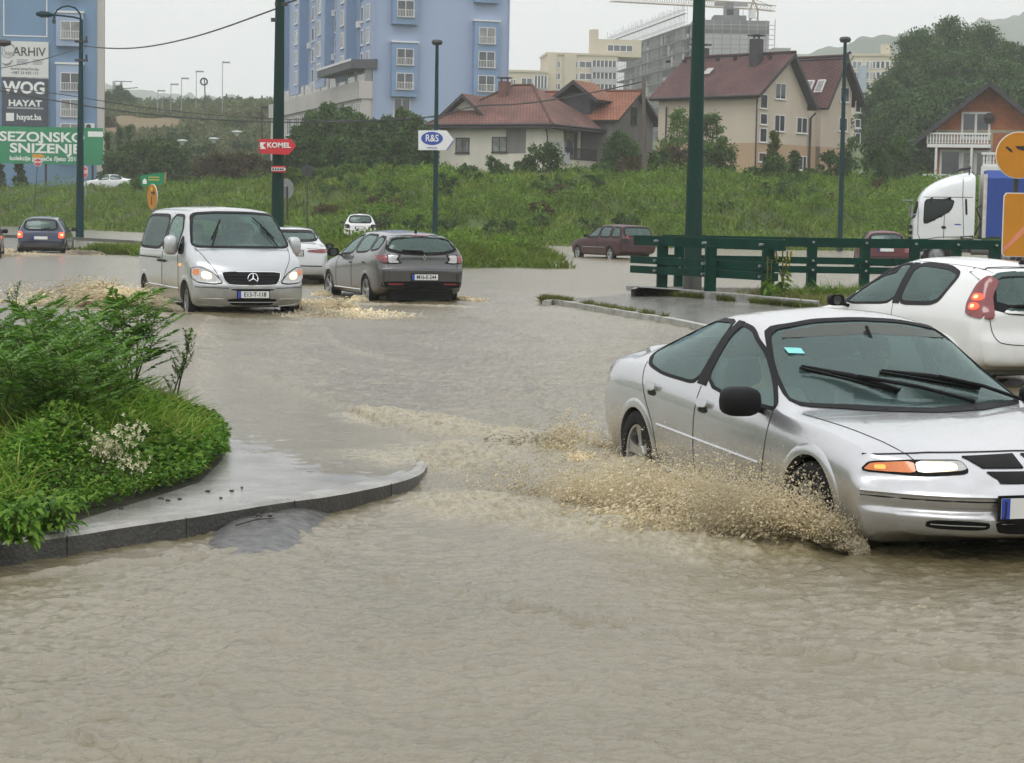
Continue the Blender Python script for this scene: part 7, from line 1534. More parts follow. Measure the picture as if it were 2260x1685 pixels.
# ---- grass and weeds on the bank and the median
def grass_obj(name, P, L, Wd, m, rng=RNG, lean=.35):
    n = len(P); D = unit(np.stack([rng.normal(size=n)*lean, rng.normal(size=n)*lean, np.ones(n)], -1)); S = unit(np.cross(D, rng.normal(size=(n, 3)))); L = np.broadcast_to(L, (n,))[:, None]; Wd = np.broadcast_to(Wd, (n,))[:, None]
    bend = np.stack([D[:, 0], D[:, 1], np.zeros(n)], -1)*L*.55+np.array([0, 0, -.10])*L
    a, b_, c_, d_, e = P-S*Wd*.5, P+S*Wd*.5, P+D*L*.55+S*Wd*.42, P+D*L*.55-S*Wd*.42, P+D*L+bend
    Vv = np.stack([a, b_, c_, d_, e], 1).reshape(-1, 3); i = np.arange(n)*5; F = [np.stack([i, i+1, i+2, i+3], 1), np.stack([i+3, i+2, i+4, i+4], 1)]
    Fq = F[0]; Ft = np.stack([i+3, i+2, i+4], 1); me = bpy.data.meshes.new(name); me.vertices.add(len(Vv)); me.vertices.foreach_set('co', Vv.astype(np.float32).ravel())
    idx = np.concatenate([Fq.ravel(), Ft.ravel()]).astype(np.int32); me.loops.add(len(idx)); me.loops.foreach_set('vertex_index', idx); me.polygons.add(2*n)
    me.polygons.foreach_set('loop_start', np.concatenate([np.arange(n)*4, n*4+np.arange(n)*3]).astype(np.int32)); me.update(calc_edges=True); me.materials.append(m); return link(name, me)
M['grass'] = leafmat('meadow_grass', [(.075, .14, .014), (.12, .20, .024), (.165, .24, .035), (.21, .22, .06)], .6, .3)
M['weed'] = leafmat('weeds', [(.075, .15, .015), (.12, .22, .025), (.18, .28, .04)], .55, .3)
def scatter(n, x0f, x1f, y0, y1, pw=1.0):
    y = y0*(y1/y0)**(RNG.random(n)**pw); a = x0f+(x1f-x0f)*RNG.random(n); return a*y, y
x, y = scatter(120000, -.30, .30, 100, 205); base = 108+1.5*np.maximum(0, -x-8)+.35*np.maximum(0, x-14); k = (y > base+2+RNG.random(len(x))*3); x, y = x[k], y[k]
tag(grass_obj('grass', np.stack([x, y, gz(x, y)-.05], -1), (.35+.5*RNG.random(len(x)))*(.5+fbm(x*.4, y*.4)), .07+.06*RNG.random(len(x)), M['grass']), kind='stuff')
x, y = scatter(260000, -.30, .30, 104, 190); base = 108+1.5*np.maximum(0, -x-8)+.35*np.maximum(0, x-14); q = fbm(x*.22, y*.22, 3); k = (y > base+5)&(q > .47); x, y, q = x[k], y[k], q[k]
tag(leaf_obj('weeds', np.stack([x, y, gz(x, y)+RNG.random(len(x))*(q-.42)*3.4], -1), .17+.12*RNG.random(len(x)), .09+.06*RNG.random(len(x)), M['weed'], upb=.5), kind='stuff')
def near_median(n):
    x = -22+27*RNG.random(n); y = 57+30*RNG.random(n); z = gz(x, y); k = z > .01+.12*(RNG.random(n)-.5); return x[k], y[k], z[k]
x, y, z = near_median(150000)
tag(grass_obj('grass', np.stack([x, y, z-.03], -1), (.16+.30*RNG.random(len(x)))*(.4+1.1*fbm(x*.6, y*.6)), .035+.03*RNG.random(len(x)), M['grass']), kind='stuff')
x, y, z = near_median(60000); q = fbm(x*.5, y*.5, 3); k = (q > .55)&(z > .25); x, y, z, q = x[k], y[k], z[k], q[k]
tag(leaf_obj('weeds', np.stack([x, y, z+RNG.random(len(x))*(q-.5)*3.0], -1), .15+.1*RNG.random(len(x)), .08+.05*RNG.random(len(x)), M['weed'], upb=.5), kind='stuff')

def tuft(label, p, r, h, n, m='grass', name='grass_tuft'):
    a, q = RNG.random(n)*6.283, np.sqrt(RNG.random(n))*r; P = np.stack([p.x+np.cos(a)*q*1.6, p.y+np.sin(a)*q, np.full(n, p.z-.05)], -1); tag(grass_obj(name, P, h*(.5+.7*RNG.random(n)), .012+.012*RNG.random(n)+.0003*p.y, M[m], lean=.4), label, 'grass')
tuft('bushy grass clump standing in the flood just left of the silver van', on(0, 290, 562), 1.0, .55, 2600); tuft('small grass tuft poking from the flood right of the blue hatchback', on(5, 700, 548), .5, .35, 500)
# grass creeping over the island kerbs
g = 'low dark bushes on the grassy bank'
for i in range(34):
    d = R3.uniform(114, 140); a = R3.uniform(-.10, .24); h = R3.uniform(.5, 1.3); SD[0] += 1; tree('bush', 'low dark bush among the weeds of the grassy bank', 'bush', (a*d, d, float(gz(a*d, d))-.1), h, h*R3.uniform(1.6, 3.2), 330, .30, M[R3.choice(['lf_mid', 'lf_mid', 'lf_dark', 'lf_light', 'lf_brown'])], 'bush', g, False, SD[0])
n = 5000; t_ = RNG.random(n)*(len(IK2)-3); i = t_.astype(int); f = t_-i; Q = np.array(IK2); P2 = Q[i]*(1-f)[:, None]+Q[i+1]*f[:, None]; P2[:, 1] += RNG.normal(size=n)*.06-.03; k = vn(P2[:, 0]*2.2, P2[:, 1]*2.2) > .42
tag(grass_obj('grass', np.column_stack([P2[k], np.full(k.sum(), .0)]), .09+.16*RNG.random(k.sum()), .012+.01*RNG.random(k.sum()), leafmat('mossy_grass', [(.08, .085, .015), (.13, .13, .03), (.10, .13, .03)])), kind='stuff')
n = 5000; Q = np.array(PL2); t_ = RNG.random(n)*(len(Q)-2)+1; i = np.minimum(t_.astype(int), len(Q)-2); f = t_-i; P2 = Q[i]*(1-f)[:, None]+Q[i+1]*f[:, None]; P2[:, 1] += -.04-RNG.random(n)*.18; k = vn(P2[:, 0]*2.2, P2[:, 1]*2.2) > .3
tag(grass_obj('grass', np.column_stack([P2[k], np.full(k.sum(), .03)]), .08+.12*RNG.random(k.sum()), .014, M['lf_thuja']), kind='stuff')
gx = RNG.random(7000); c0, c1 = on(7, 1790, 910, .05), on(8, 1000, 960, .05); P2 = np.stack([c0.x+(c1.x-c0.x)*gx+RNG.normal(size=len(gx))*.3, c0.y+(c1.y-c0.y)*gx+RNG.normal(size=len(gx))*1.0+.6, np.full(len(gx), .03)], -1); k = vn(P2[:, 0]*1.3, P2[:, 1]*1.3) > .25
tag(grass_obj('grass', P2[k], (.08+.24*RNG.random(k.sum()))*(.5+vn(P2[k, 0]*.8, P2[k, 1])), .016+.012*RNG.random(k.sum()), leafmat('dry_grass', [(.11, .15, .03), (.17, .19, .05), (.24, .21, .09)])), kind='stuff')
def spike(label, k, x, ytop, ybase, d, fl=True):
    p, q = at(k, x, ytop, d), at(k, x-4, ybase, d); t = thing('mullein' if fl else 'weed_stalk', label, 'wildflower', q); e = p-q; rng = np.random.default_rng(int(x)); b = MB(); br = [[(0, 0, 0), e*.5, e]]
    for s_ in (-.14, .10, .18): br.append([e*.35, e*.5+Vector((s_*.7, 0, .05)), e*.80+Vector((s_, 0, 0))])
    for r in (br if fl else br[:1]): b.tube(r, .014, 5)
    b.obj('stem', M['lf_thuja'], t); P = []
    for r in (br if fl else br[:1]):
        for _ in range(46): f = rng.random()*.6+.4; u = Vector(r[1]).lerp(Vector(r[2]), (f-.4)/.6); P.append((u.x+rng.normal()*.02, u.y+rng.normal()*.02, u.z))
    [leaf_obj('flowers' if fl else 'seed_head', np.array(P)[i_::3], .05, .04, mat('yellow_petals', (.55, .42, .02), .6) if fl else M['lf_brown'], t, rng=rng) for i_ in range(1)]
    P = np.array([(rng.normal()*.03, rng.normal()*.03, rng.random()*e.z*.5) for _ in range(36)]); leaf_obj('leaves', P, .22, .07, M['weed'], t, rng=rng, upb=.1, droop=.3)
spike('tall mullein with yellow flower spikes by the right end of the near railing', 7, 1885, 440, 900, 41.5); spike('thin stalk with a brown tip in front of the last near railing post', 7, 1770, 575, 930, 40.5, False); spike('second thin stalk close to the mullein', 7, 1800, 600, 930, 40.8, False)
for i, (x, yt) in enumerate(((525, 760), (585, 750), (700, 790), (830, 770), (900, 775), (640, 800), (770, 800))):
    p, q = at(8, x, yt, 42), at(8, x, 930, 42); q.z = .03; tuft('wispy weed in the row of weeds behind the white hatchback', q, .25, max(.3, p.z), 90, 'weed', 'weed'); bpy.context.scene.collection.objects[-1]['group'] = 'weeds in front of the far railing'
# ------------------------------------------------------------------ the other vehicles
p = on(5, 288, 553, 0); small_car('hatchback_car', 'dark blue hatchback with lit brake lights driving away through spray at the left', carpaint('dark_blue_paint', (.022, .035, .075), .4, .3, .4), (p.x+.02, p.y+.6, math.radians(97), .13), 'hatch', ' ', 'lit', .06, pl=(0, .70))
p = at(6, 395, 700, 47.2); small_car('saloon_car', 'silver saloon seen from behind, half hidden by the van', carpaint('pale_silver', (.58, .60, .61), .45, .3, .3), (p.x-.86, 48.1, math.radians(97), .13), 'saloon', '              -722', 'slim', .05, pl=(0, .86))
p = at(6, 660, 440, 106); small_car('hatchback_car', 'small white hatchback seen from behind at the edge of the meadow', carpaint('meadow_white', (.74, .75, .75), .0, .35, .2), (p.x, 106.8, math.radians(95), -.12), 'hatch', ' ', 'wide', .07, pl=(0, .72))
p = on(7, 592, 590, 0); t_, c_ = small_car('estate_car', 'maroon estate car standing at the flooded roadside behind the railing', carpaint('maroon_paint', (.040, .002, .007), .0, .5, .3, .15), (p.x+.62, p.y+.35, math.radians(118), .10), 'estate', '', 'wide', .055)
b = MB(); q = c_.cast('rear', .55, .97, .02)[0]; b.prism([(q.x, q.y-.08, q.z-.05), (q.x, q.y+.08, q.z-.05), (q.x, q.y, q.z+.09)], (-.01, 0, 0)); b.obj('warning_sticker', mat('sticker_red', (.6, .1, .08), .5), t_)
c_.line('side_moulding', 'side', [(.40, .55), (2.2, .54)], .016, M['steel'], 1, .1)
p = at(8, 1140, 470, 71); small_car('hatchback_car', 'faded maroon hatchback seen from behind beside the white lorry', carpaint('faded_maroon', (.09, .008, .014), .0, .5, .3, .2), (p.x, 71.7, math.radians(85), .10), 'hatch', ' ', 'mid', .06, pl=(0, .80))
p = on(5, 28, 588, 0); small_car('hatchback_car', 'mauve car just entering the view at the left edge', carpaint('mauve_paint', (.16, .11, .14), .35, .3, .4), (p.x-1.6, p.y+2.9, math.radians(-78), .13), 'hatch', '', 'mid', .06)
p = at(1, 825, 1445, 186); small_car('saloon_car', 'white saloon half hidden in the tall grass at the left', carpaint('far_white', (.72, .74, .75), .0, .35, .1), (p.x+1.2, 186, math.radians(186), -at(1, 825, 1448, 186).z), 'saloon', '', 'mid', .08, seats=False)
# white hatchback with its tail lamps up the rear pillars
def white_hatch():
    t = thing('hatchback_car', 'white hatchback with glowing pillar tail lights just behind the silver saloon', 'car'); P = carpaint('clean_white', (.76, .77, .77), .0, .32, .25)
    sp = dict(chk=3, x=(-.74, 3.28), endlen=.5, bow=.25, bowr=.14, low=.975, zb=[(-.74, .38), (0, .22), (2.5, .22), (3.28, .28)],
        zs=[(-.74, .90), (.2, .955), (1.2, .93), (2.1, .88), (2.7, .80), (3.28, .58)],
        zt=[(-.74, .96), (-.69, 1.02), (-.56, 1.24), (-.44, 1.375), (-.2, 1.43), (.4, 1.475), (1.0, 1.485), (1.35, 1.43), (1.8, 1.21), (2.28, .95), (2.5, .90), (3.0, .78), (3.28, .60)],
        w=[(-.74, .79), (-.5, .84), (.3, .86), (2.5, .855), (2.95, .82), (3.28, .68)], sf=[(0, .965)],
        tf=[(-.74, .82), (-.4, .76), (.2, .715), (1.2, .70), (1.6, .74), (2.2, .84), (3.28, .78)], hc=[(-.74, .05), (-.3, .09), (1.3, .09), (2.2, .04)],
        fx=[(.3, -.05), (.5, 0), (.8, -.1)], rx=[(.28, .08), (.45, -.02), (.62, -.01), (.75, .02), (1.0, .04)])
    c = Car(t, sp, P, .022); c.wh = .855; c.zmin = .24
    c.window('side_window', 'side', [(.92, .965), (.30, .985), (.16, 1.03), (.02, 1.28), (.06, 1.33), (.30, 1.385), (.90, 1.405)], seal=.045, sealm=M['gap'])
    c.window('side_window', 'side', [(1.0, .96), (1.98, .915), (1.85, 1.05), (1.5, 1.27), (1.22, 1.385), (.98, 1.405)], seal=.024)
    for sg in (1, -1): c.panel('door_pillar', 'side', [(.89, .96), (1.02, .96), (1.0, 1.41), (.87, 1.408)], .005, M['gap'], .002, sg, .08); c.panel('quarter_panel', 'side', [(1.97, .905), (2.16, .895), (1.90, 1.045)], .004, M['gap'], .002, sg, .06)
    c.window('rear_window', 'rear', [(.66, .95), (.60, 1.36), (-.60, 1.36), (-.66, .95)], seal=.10); c.window('windscreen', 'front', [(.72, .96), (.60, 1.39), (-.60, 1.39), (-.72, .96)], seal=.04)
    for x in (0, 2.51): c.arch(x, .34, .305, .045); c.wheel(x, .765, .305, .195)
    c.finish()
    for sg in (1, -1):
        tl = c.panel('tail_light', 'side', rnd([(-.36, .905), (-.33, 1.02), (-.36, 1.21), (-.42, 1.315), (-.50, 1.24), (-.60, .86)]), .005, M['redlens'], .014, sg, .04)
        c.panel('tail_light', 'rear', rnd([(.755, .87), (.74, .95), (.67, 1.15), (.61, 1.26), (.63, 1.0), (.66, .87)]), .006, M['redlens'], .018, sg, .04)
        for z in (1.085, .99):
            c.panel('brake_glow', 'side', chaik([(-.39, z-.036), (-.39, z+.036), (-.49, z+.036), (-.51, z-.036)], 2), .021, M['brake'], .006, sg, .035, parent=tl)
            c.panel('brake_core', 'side', chaik([(-.42, z-.016), (-.42, z+.016), (-.455, z+.016), (-.455, z-.016)], 1), .028, M['brake2'], .005, sg, .03, parent=tl)
        c.line('door_gap', 'side', [(1.0, .96), (.96, .6), (.98, .3)], .004, M['gap'], sg); c.line('tailgate_gap', 'rear', [(.72, 1.36), (.70, .86), (.66, .66), (.55, .60), (0, .595)], .005, M['gap'], sg, .05, sm=2)
        c.line('roof_gap', 'top', [(1.3, .50), (.4, .53), (-.40, .52)], .004, M['gap'], sg, .08)
    c.line('spoiler_gap', 'rear', [(-.62, 1.38), (0, 1.395), (.62, 1.38)], .006, M['gap'], 1, .08)
    p, q = c.cast('rear', 0, 1.0, .03)[0], c.cast('rear', .42, .99, .03)[0]; b = MB(); b.tube([p, p.lerp(q, .5)-Vector((.015, 0, 0)), q], .018, 6, rad=[.032, .022, .012]); b.obj('rear_wiper', M['black'], t, True)
    p = c.cast('top', -.18, 0, 0)[0]; b = MB(); b.cyl(p, p+Vector((-.01, 0, .04)), .035, .018, 8); b.cyl(p, p+Vector((-.17, 0, .30)), .007, .004, 5); b.obj('aerial', M['black'], t, True)
    c.plate('rear', 0, .52, ' ', off=.02); c.mirror(1.92, .98, .95, M['black'], (.08, .10, .065)); c.seats(1.0, .0, .66, .35); b = MB(); b.bb((1.7, -.66, .74), (2.3, .66, .88)); b.obj('dashboard', M['black'], t)
    a = math.radians(113); L_ = at(0, 2161, 650, 21.0); place(t, L_.x-(-.55*math.cos(a)-.80*math.sin(a)), L_.y-(-.55*math.sin(a)+.80*math.cos(a)), a, .13)
white_hatch()
# the lorry
def lorry():
    s = 4461/78; base = on(0, 2084, 590, 0); t = thing('lorry', 'white tractor lorry with a tall roof fairing and blue box behind, at the right', 'lorry'); P = carpaint('lorry_white', (.70, .73, .74), .0, .4, .15)
    sp = dict(x=(-1.18, 1.16), endlen=.45, bow=.10, bowr=.0, low=1.0, zb=[(-1.18, 1.12), (-.6, 1.08), (.55, .62), (.75, .42), (1.16, .42)], zs=[(-1.18, 1.75), (1.16, 1.70)],
        zt=[(-1.18, 3.60), (-1.05, 3.68), (-.6, 3.60), (0, 3.42), (.45, 3.18), (.75, 2.93), (.92, 2.72), (1.0, 2.58), (1.08, 2.3), (1.13, 2.0), (1.16, 1.86)],
        w=[(-1.18, 1.24), (.7, 1.24), (1.0, 1.19), (1.16, 1.10)], sf=[(0, 1.0)], tf=[(-1.18, .92), (.5, .93), (1.16, .97)], hc=[(-1.18, .22), (.8, .22), (1.16, .05)], fx=[(.4, 0), (1.5, 0), (2.0, -.06), (2.5, -.12)])
    c = Car(t, sp, P, .05); c.wh = 1.24; c.zmin = .4
    c.window('side_window', 'side', [(.70, 1.72), (.55, 1.72), (-.10, 2.08), (-.32, 2.26), (-.42, 2.62), (.60, 2.62), (.68, 2.5)], seal=.05, m=M['glassd']); c.window('windscreen', 'front', [(1.05, 1.90), (1.0, 2.50), (-1.0, 2.50), (-1.05, 1.90)], seal=.07, m=M['glassd'])
    c.finish()
    for sg in (1, -1):
        c.panel('air_slot', 'side', rnd([(-.84, 2.05), (-.92, 2.05), (-.88, 2.66), (-.80, 2.66)]), .003, M['black'], .004, sg, .08)
        c.panel('door_handle', 'side', rnd([(.02, 1.52), (-.14, 1.52), (-.12, 1.62), (.04, 1.62)]), .003, M['black'], .015, sg, .05)
        for L in ([(.92, 2.65), (.90, 1.3), (.80, 1.08)], [(-.06, 2.05), (-.06, 1.16)], [(-.72, 3.5), (-.72, 2.75), (-.80, 1.2)], [(.85, 2.70), (-1.1, 2.72)], [(1.0, 1.10), (.55, 1.12), (.1, 1.20), (-.7, 1.22)]): c.line('door_gap', 'side', L, .013, M['gap'], sg, .12)
        c.panel('lower_skirt', 'side', [(-1.16, 1.10), (-.66, 1.10), (-.66, 1.24), (-1.16, 1.28)], .004, M['dgreen'], .006, sg, .1); c.panel('lower_skirt', 'side', [(.80, .62), (.35, .72), (.45, .90), (.80, .90)], .004, M['dgreen'], .006, sg, .1)
        c.panel('small_lettering', 'side', [(-.45, 1.66), (-.68, 1.66), (-.68, 1.71), (-.45, 1.71)], .003, M['euro'], .001, sg, .1)
        b = MB(); b.bar((1.16, 1.3*sg, 2.02), (1.0, 1.22*sg, 2.05), .05, .05); b.bb((1.12, 1.26*sg, 1.95), (1.17, 1.44*sg, 2.4)); b.obj('wing_mirror', M['steel'], t)
    b = MB(); b.bb((1.10, -1.0, 2.56), (1.50, 1.0, 2.60)); b.obj('sun_visor', mat('smoky_visor', (.25, .33, .30), .2), t)
    b = MB(); [b.bb((1.13, -1.0, .85+i*.22), (1.20, 1.0, .97+i*.22)) for i in range(4)]; b.obj('grille', M['black'], t)
    b = MB(); b.cyl((-.95, .85, 3.55), (-.95, .85, 3.9), .03, n=6); b.cyl((-1.0, .85, 3.85), (-.5, .8, 3.72), .06, n=8); b.obj('air_horn', M['dark'], t)
    for x in (.18, -2.5, -3.8):
        for sg in (1, -1):
            b = MB(); b.lathe([(.30, .0), (.30, .15), (.50, .17), (.52, .1), (.52, -.15), (.30, -.17)], axis='y', n=28); w = b.obj('wheel', M['rubber'], t, True, 40, (x, 1.05*sg, .52), (0, 0, 0 if sg > 0 else math.pi)); b = MB(); b.lathe([(.30, .14), (.26, .05), (.12, .08), (.10, .16), (.001, .16)], axis='y', n=20); b.obj('rim', M['steel'], w, True)
            b = MB(); A = [math.radians(q) for q in np.linspace(-10, 190, 18)]; n = len(A); b.add([(x+.62*math.cos(a), y, .55+.62*math.sin(a)) for y in (.75*sg, 1.25*sg) for a in A], [(i, i+1, n+i+1, n+i) for i in range(n-1)]); b.obj('mudguard', M['black'] if x < 0 else M['dgreen'], t, True)
    b = MB(); [b.bb((-5.5, y-.05, .85), (1.0, y+.05, 1.12)) for y in (-.42, .42)]; b.bb((-1.9, -1.1, .62), (-1.05, 1.1, 1.05)); b.obj('chassis', M['dark'], t)
    b = MB(); b.cyl((-1.95, 1.0, .85), (-1.1, 1.0, .85), .3, n=16); b.obj('fuel_tank', M['steel'], t, True)
    b = MB(); b.tube([(-1.25, .5, 1.3), (-1.5, .4, 1.8), (-1.3, .3, 2.3), (-1.55, .2, 2.5)], .03, 6); b.obj('air_hose', M['dark'], t, True)
    place(t, base.x, 78, math.radians(180-9), .06)
    a = math.radians(180-9); q = thing('box_trailer', 'blue curtain box trailer behind the white lorry cab, cut by the right edge', 'trailer', (base.x-1.36*math.cos(a), 78-1.36*math.sin(a), -.06), a)
    Bl = mat('blue_curtain', (.010, .05, .27), .5, var=.12, scale=1.2, bump=.3, bscale=3, streak=True); b = MB(); b.prism([(-.25, -1.26, 1.25), (-.25, 1.26, 1.25), (-.25, 1.26, 3.45), (-.25, 1.0, 3.75), (-.25, -1.0, 3.75), (-.25, -1.26, 3.45)], (-11, 0, 0)); b.obj('curtain', Bl, q)
    b = MB(); b.bb((-.25, -1.24, 1.2), (-.12, 1.24, 3.6)); b.obj('headboard', mat('pale_headboard', (.55, .53, .48), .6, var=.15), q); b = MB(); b.bb((-11.2, -1.2, 1.02), (-.1, 1.2, 1.22)); b.obj('floor_frame', mat('green_frame', (.04, .09, .04), .7), q)
    for x in (-7.5, -8.8): 
        b = MB(); b.cyl((x, 1.05, .52), (x, .75, .52), .52, n=24); b.cyl((x, -1.05, .52), (x, -.75, .52), .52, n=24); b.bar((x, -1, .52), (x, 1, .52), .15, .15); b.obj('axle', M['rubber'], q, True)
lorry()

# ------------------------------------------------------------------ spray thrown up by the wheels
M['spray'] = leafmat('muddy_spray', [(.76, .68, .51), (.86, .79, .63), (.93, .89, .77)], .4, .68)
ICO_V = []; ph = (1+5**.5)/2
for a, b_ in ((1, ph), (-1, ph), (1, -ph), (-1, -ph)): ICO_V += [(0, a, b_), (a, b_, 0), (b_, 0, a)]
ICO_V = unit(np.array(ICO_V)); _bv = [Vector(v) for v in ICO_V]
import itertools
_el = min((_bv[i]-_bv[j]).length for i, j in itertools.combinations(range(12), 2))
ICO_F = [(i, j, k) for i, j, k in itertools.combinations(range(12), 3) if max((_bv[i]-_bv[j]).length, (_bv[j]-_bv[k]).length, (_bv[i]-_bv[k]).length) < _el*1.01]
ICO_F = np.array([(i, j, k) if (_bv[j]-_bv[i]).cross(_bv[k]-_bv[i]).dot(_bv[i]) > 0 else (i, k, j) for i, j, k in ICO_F])
OCT_V = np.array([(1, 0, 0), (-1, 0, 0), (0, 1, 0), (0, -1, 0), (0, 0, 1), (0, 0, -1)], float); OCT_F = np.array([(0, 2, 4), (2, 1, 4), (1, 3, 4), (3, 0, 4), (2, 0, 5), (1, 2, 5), (3, 1, 5), (0, 3, 5)])
def blobs(name, label, P, R, Vel, ico=True, stretch=1.0):
    BV, BF = (ICO_V, ICO_F) if ico else (OCT_V, OCT_F); n = len(P); D = unit(Vel); N = RNG.normal(size=(n, 3)); A = unit(np.cross(D, N)); B = np.cross(D, A)
    st = 1+stretch*RNG.random(n)*np.clip(np.linalg.norm(Vel, axis=1)/3, 0, 1.5); j = .85+.3*RNG.random((n, len(BV), 1))
    V = (BV[None, :, 0:1]*D[:, None]*(R*st)[:, None, None]+BV[None, :, 1:2]*A[:, None]*R[:, None, None]+BV[None, :, 2:3]*B[:, None]*R[:, None, None])*j+P[:, None]
    F = (BF[None]+(np.arange(n)*len(BV))[:, None, None]).reshape(-1, 3)
    o = link(name, nmesh(name, V.reshape(-1, 3), F, [M['spray']], True)); tag(o, label, 'water spray', kind='stuff'); return o
def wheel_spray(label, wheel, head, side, n, v=5.0, T=.5, ul=(.4, 2.6), uz=(.6, 3.0), uf=(-.4, 1.6), r=(.008, .02), z0=-.12, ico=True, lat0=.12, pw=1.0, density=None):
    # droplets leave the tyre's contact line while the wheel drives on; each follows its own arc
    h = unit(np.array(head)); s_ = np.array([h[1], -h[0], 0])*side; m = int(n*2.0); tau = T*RNG.random(m)**pw
    fing = fbm(tau*38+3, RNG.random(m)*.6+tau*5, 3, .6); lam = RNG.random(m)**.8
    up_ = uz[0]+(uz[1]-uz[0])*(fing**1.4)*(.35+.65*RNG.random(m)); la = ul[0]+(ul[1]-ul[0])*lam*(.6+.8*fing); fo = uf[0]+(uf[1]-uf[0])*RNG.random(m)*np.clip(1-tau/T, .15, 1)
    P = np.array([wheel[0], wheel[1], z0])[None]-h[None]*(v*tau)[:, None]+s_[None]*(lat0+la*tau+.10*RNG.random(m))[:, None]+h[None]*(fo*tau)[:, None]+np.array([0, 0, 1])[None]*(up_*tau-4.9*tau**2+.05*RNG.random(m))[:, None]
    k = (P[:, 2] > z0-.02); P = P[k][:n]; tau = tau[k][:n]; up_, la, fo = up_[k][:n], la[k][:n], fo[k][:n]
    Vel = s_[None]*la[:, None]+h[None]*fo[:, None]+np.array([0, 0, 1])[None]*(up_-9.8*tau)[:, None]; q = len(P); R = r[0]+(r[1]-r[0])*RNG.random(q)**3.2; R *= np.where(P[:, 2]-z0 < .10, 1.5, 1.0)
    return blobs('spray', label, P, R*.85, Vel, ico, 2.4)
def sheet(label, wheel, head, side, v, T, ul, uz, uf, z0, nu=230, nv=26, lat0=.08, sd=0.0, rough=.02):
    # the torn skin of water leaving the tyre: same arcs as the droplets, ragged and holed towards its rim
    h = unit(np.array(head)); s_ = np.array([h[1], -h[0], 0])*side; U, Vv = np.meshgrid(np.linspace(.02, 1, nu), np.linspace(0, 1, nv), indexing='ij'); tau = U*T
    fg = fbm(U*17+sd, Vv*.4+U*2+sd, 3, .6); up_ = (uz[0]+(uz[1]-uz[0])*fg**1.3)*Vv; la = (ul[0]+(ul[1]-ul[0])*(1-.55*Vv))*(.7+.6*fg); fo = uf*(1-U)*Vv
    P = np.array([wheel[0], wheel[1], z0])-h*(v*tau)[..., None]+s_*(lat0+la*tau)[..., None]+h*(fo*tau)[..., None]+np.array([0, 0, 1])*np.maximum(up_*tau-4.9*tau**2*Vv**.5, -.02+.06*Vv)[..., None]
    q = (fbm(U*60+sd, Vv*14, 4, .65)-.5)[..., None]*rough*3; P = P+s_*q+np.array([0, 0, 1])*q*.9+h*(fbm(U*47+9, Vv*11+sd, 3)-.5)[..., None]*rough*2
    keep = fbm(U*34+sd*2, Vv*9+3, 4, .62) > .18+.42*Vv**1.6+.30*np.abs(U-.45)**2
    i, j = np.meshgrid(np.arange(nu-1), np.arange(nv-1), indexing='ij'); a = i*nv+j; F = np.stack([a, a+1, a+nv+1, a+nv], -1)[keep[:-1, :-1] & keep[1:, 1:]]
    tag(link('spray', nmesh('spray', P.reshape(-1, 3), F.reshape(-1, 4), [M['sheet']], True)), label, 'water spray', kind='stuff')
def burst(label, c, n, rad, hgt, r, ico=False, ang=None):
    c = np.array(c); u = RNG.random(n); a = RNG.random(n)*6.283; q = RNG.random(n)**.6; f = fbm(np.cos(a)*2+5, np.sin(a)*2+5, 3)
    P = np.stack([c[0]+np.cos(a)*q*rad[0], c[1]+np.sin(a)*q*rad[1], c[2]+hgt*(1-q**1.3)*RNG.random(n)**1.3*(.4+1.2*f)], -1); Vel = np.stack([np.cos(a), np.sin(a), 1.5+RNG.normal(size=n)], -1)*2
    return blobs('spray', label, P, r[0]+(r[1]-r[0])*RNG.random(n)**2.5, Vel, ico)
yw = -1.262; hd = (math.cos(yw), math.sin(yw), 0); sx_, sy_ = SALOON.location.x, SALOON.location.y
fw = (sx_+2.75*hd[0]-.93*-hd[1]*-1*0, sy_+2.75*hd[1]); rt = (hd[1], -hd[0])           # right-hand side of the saloon
FW = (sx_+2.95*hd[0]+.86*rt[0], sy_+2.95*hd[1]+.86*rt[1]); RW = (sx_+.1*hd[0]+.86*rt[0], sy_+.1*hd[1]+.86*rt[1])
wheel_spray('dense sheet of muddy spray thrown from the front wheel of the silver saloon', FW, hd, 1, 34000, 5.6, .50, (.4, 2.5), (1.0, 3.9), (-.3, 2.4), (.003, .009), -.12, False)
wheel_spray('fine droplets flung high along the side of the silver saloon', FW, hd, 1, 9000, 5.0, .55, (.1, 1.8), (1.4, 4.4), (-.4, 1.8), (.002, .006), -.10, False, .02)
wheel_spray('mist hanging over the bow wave of the silver saloon', FW, hd, 1, 40000, 5.2, .58, (.2, 2.6), (1.2, 4.3), (-.3, 2.4), (.0012, .0030), -.11, False, .02)
wheel_spray('foaming wash spreading from the side of the silver saloon', FW, hd, 1, 22000, 5.6, .60, (.9, 3.6), (.4, 2.2), (-.3, 2.0), (.0035, .010), -.12, False)
wheel_spray('spray torn up by the rear wheel of the silver saloon', RW, hd, 1, 11000, 5.6, .38, (.2, 1.9), (.7, 2.7), (-.3, .8), (.004, .011), -.11, False)
FL = (sx_+3.3*hd[0]+.80*rt[0], sy_+3.3*hd[1]+.80*rt[1]); M['sheet'] = mat('muddy_water_sheet', (.42, .35, .22), .22, var=.2, scale=14, spec=.5, col2=(.60, .53, .38), bump=.6, bscale=70)
for i_, (ul, uz) in enumerate((((.5, 1.3), (1.2, 3.7)), ((.9, 2.1), (.9, 3.0)), ((1.5, 3.0), (.6, 2.2)))): sheet('torn sheet of muddy water beside the front wheel of the silver saloon', FW, hd, 1, 5.4, .5, ul, uz, 1.8, -.13, sd=3.7*i_)
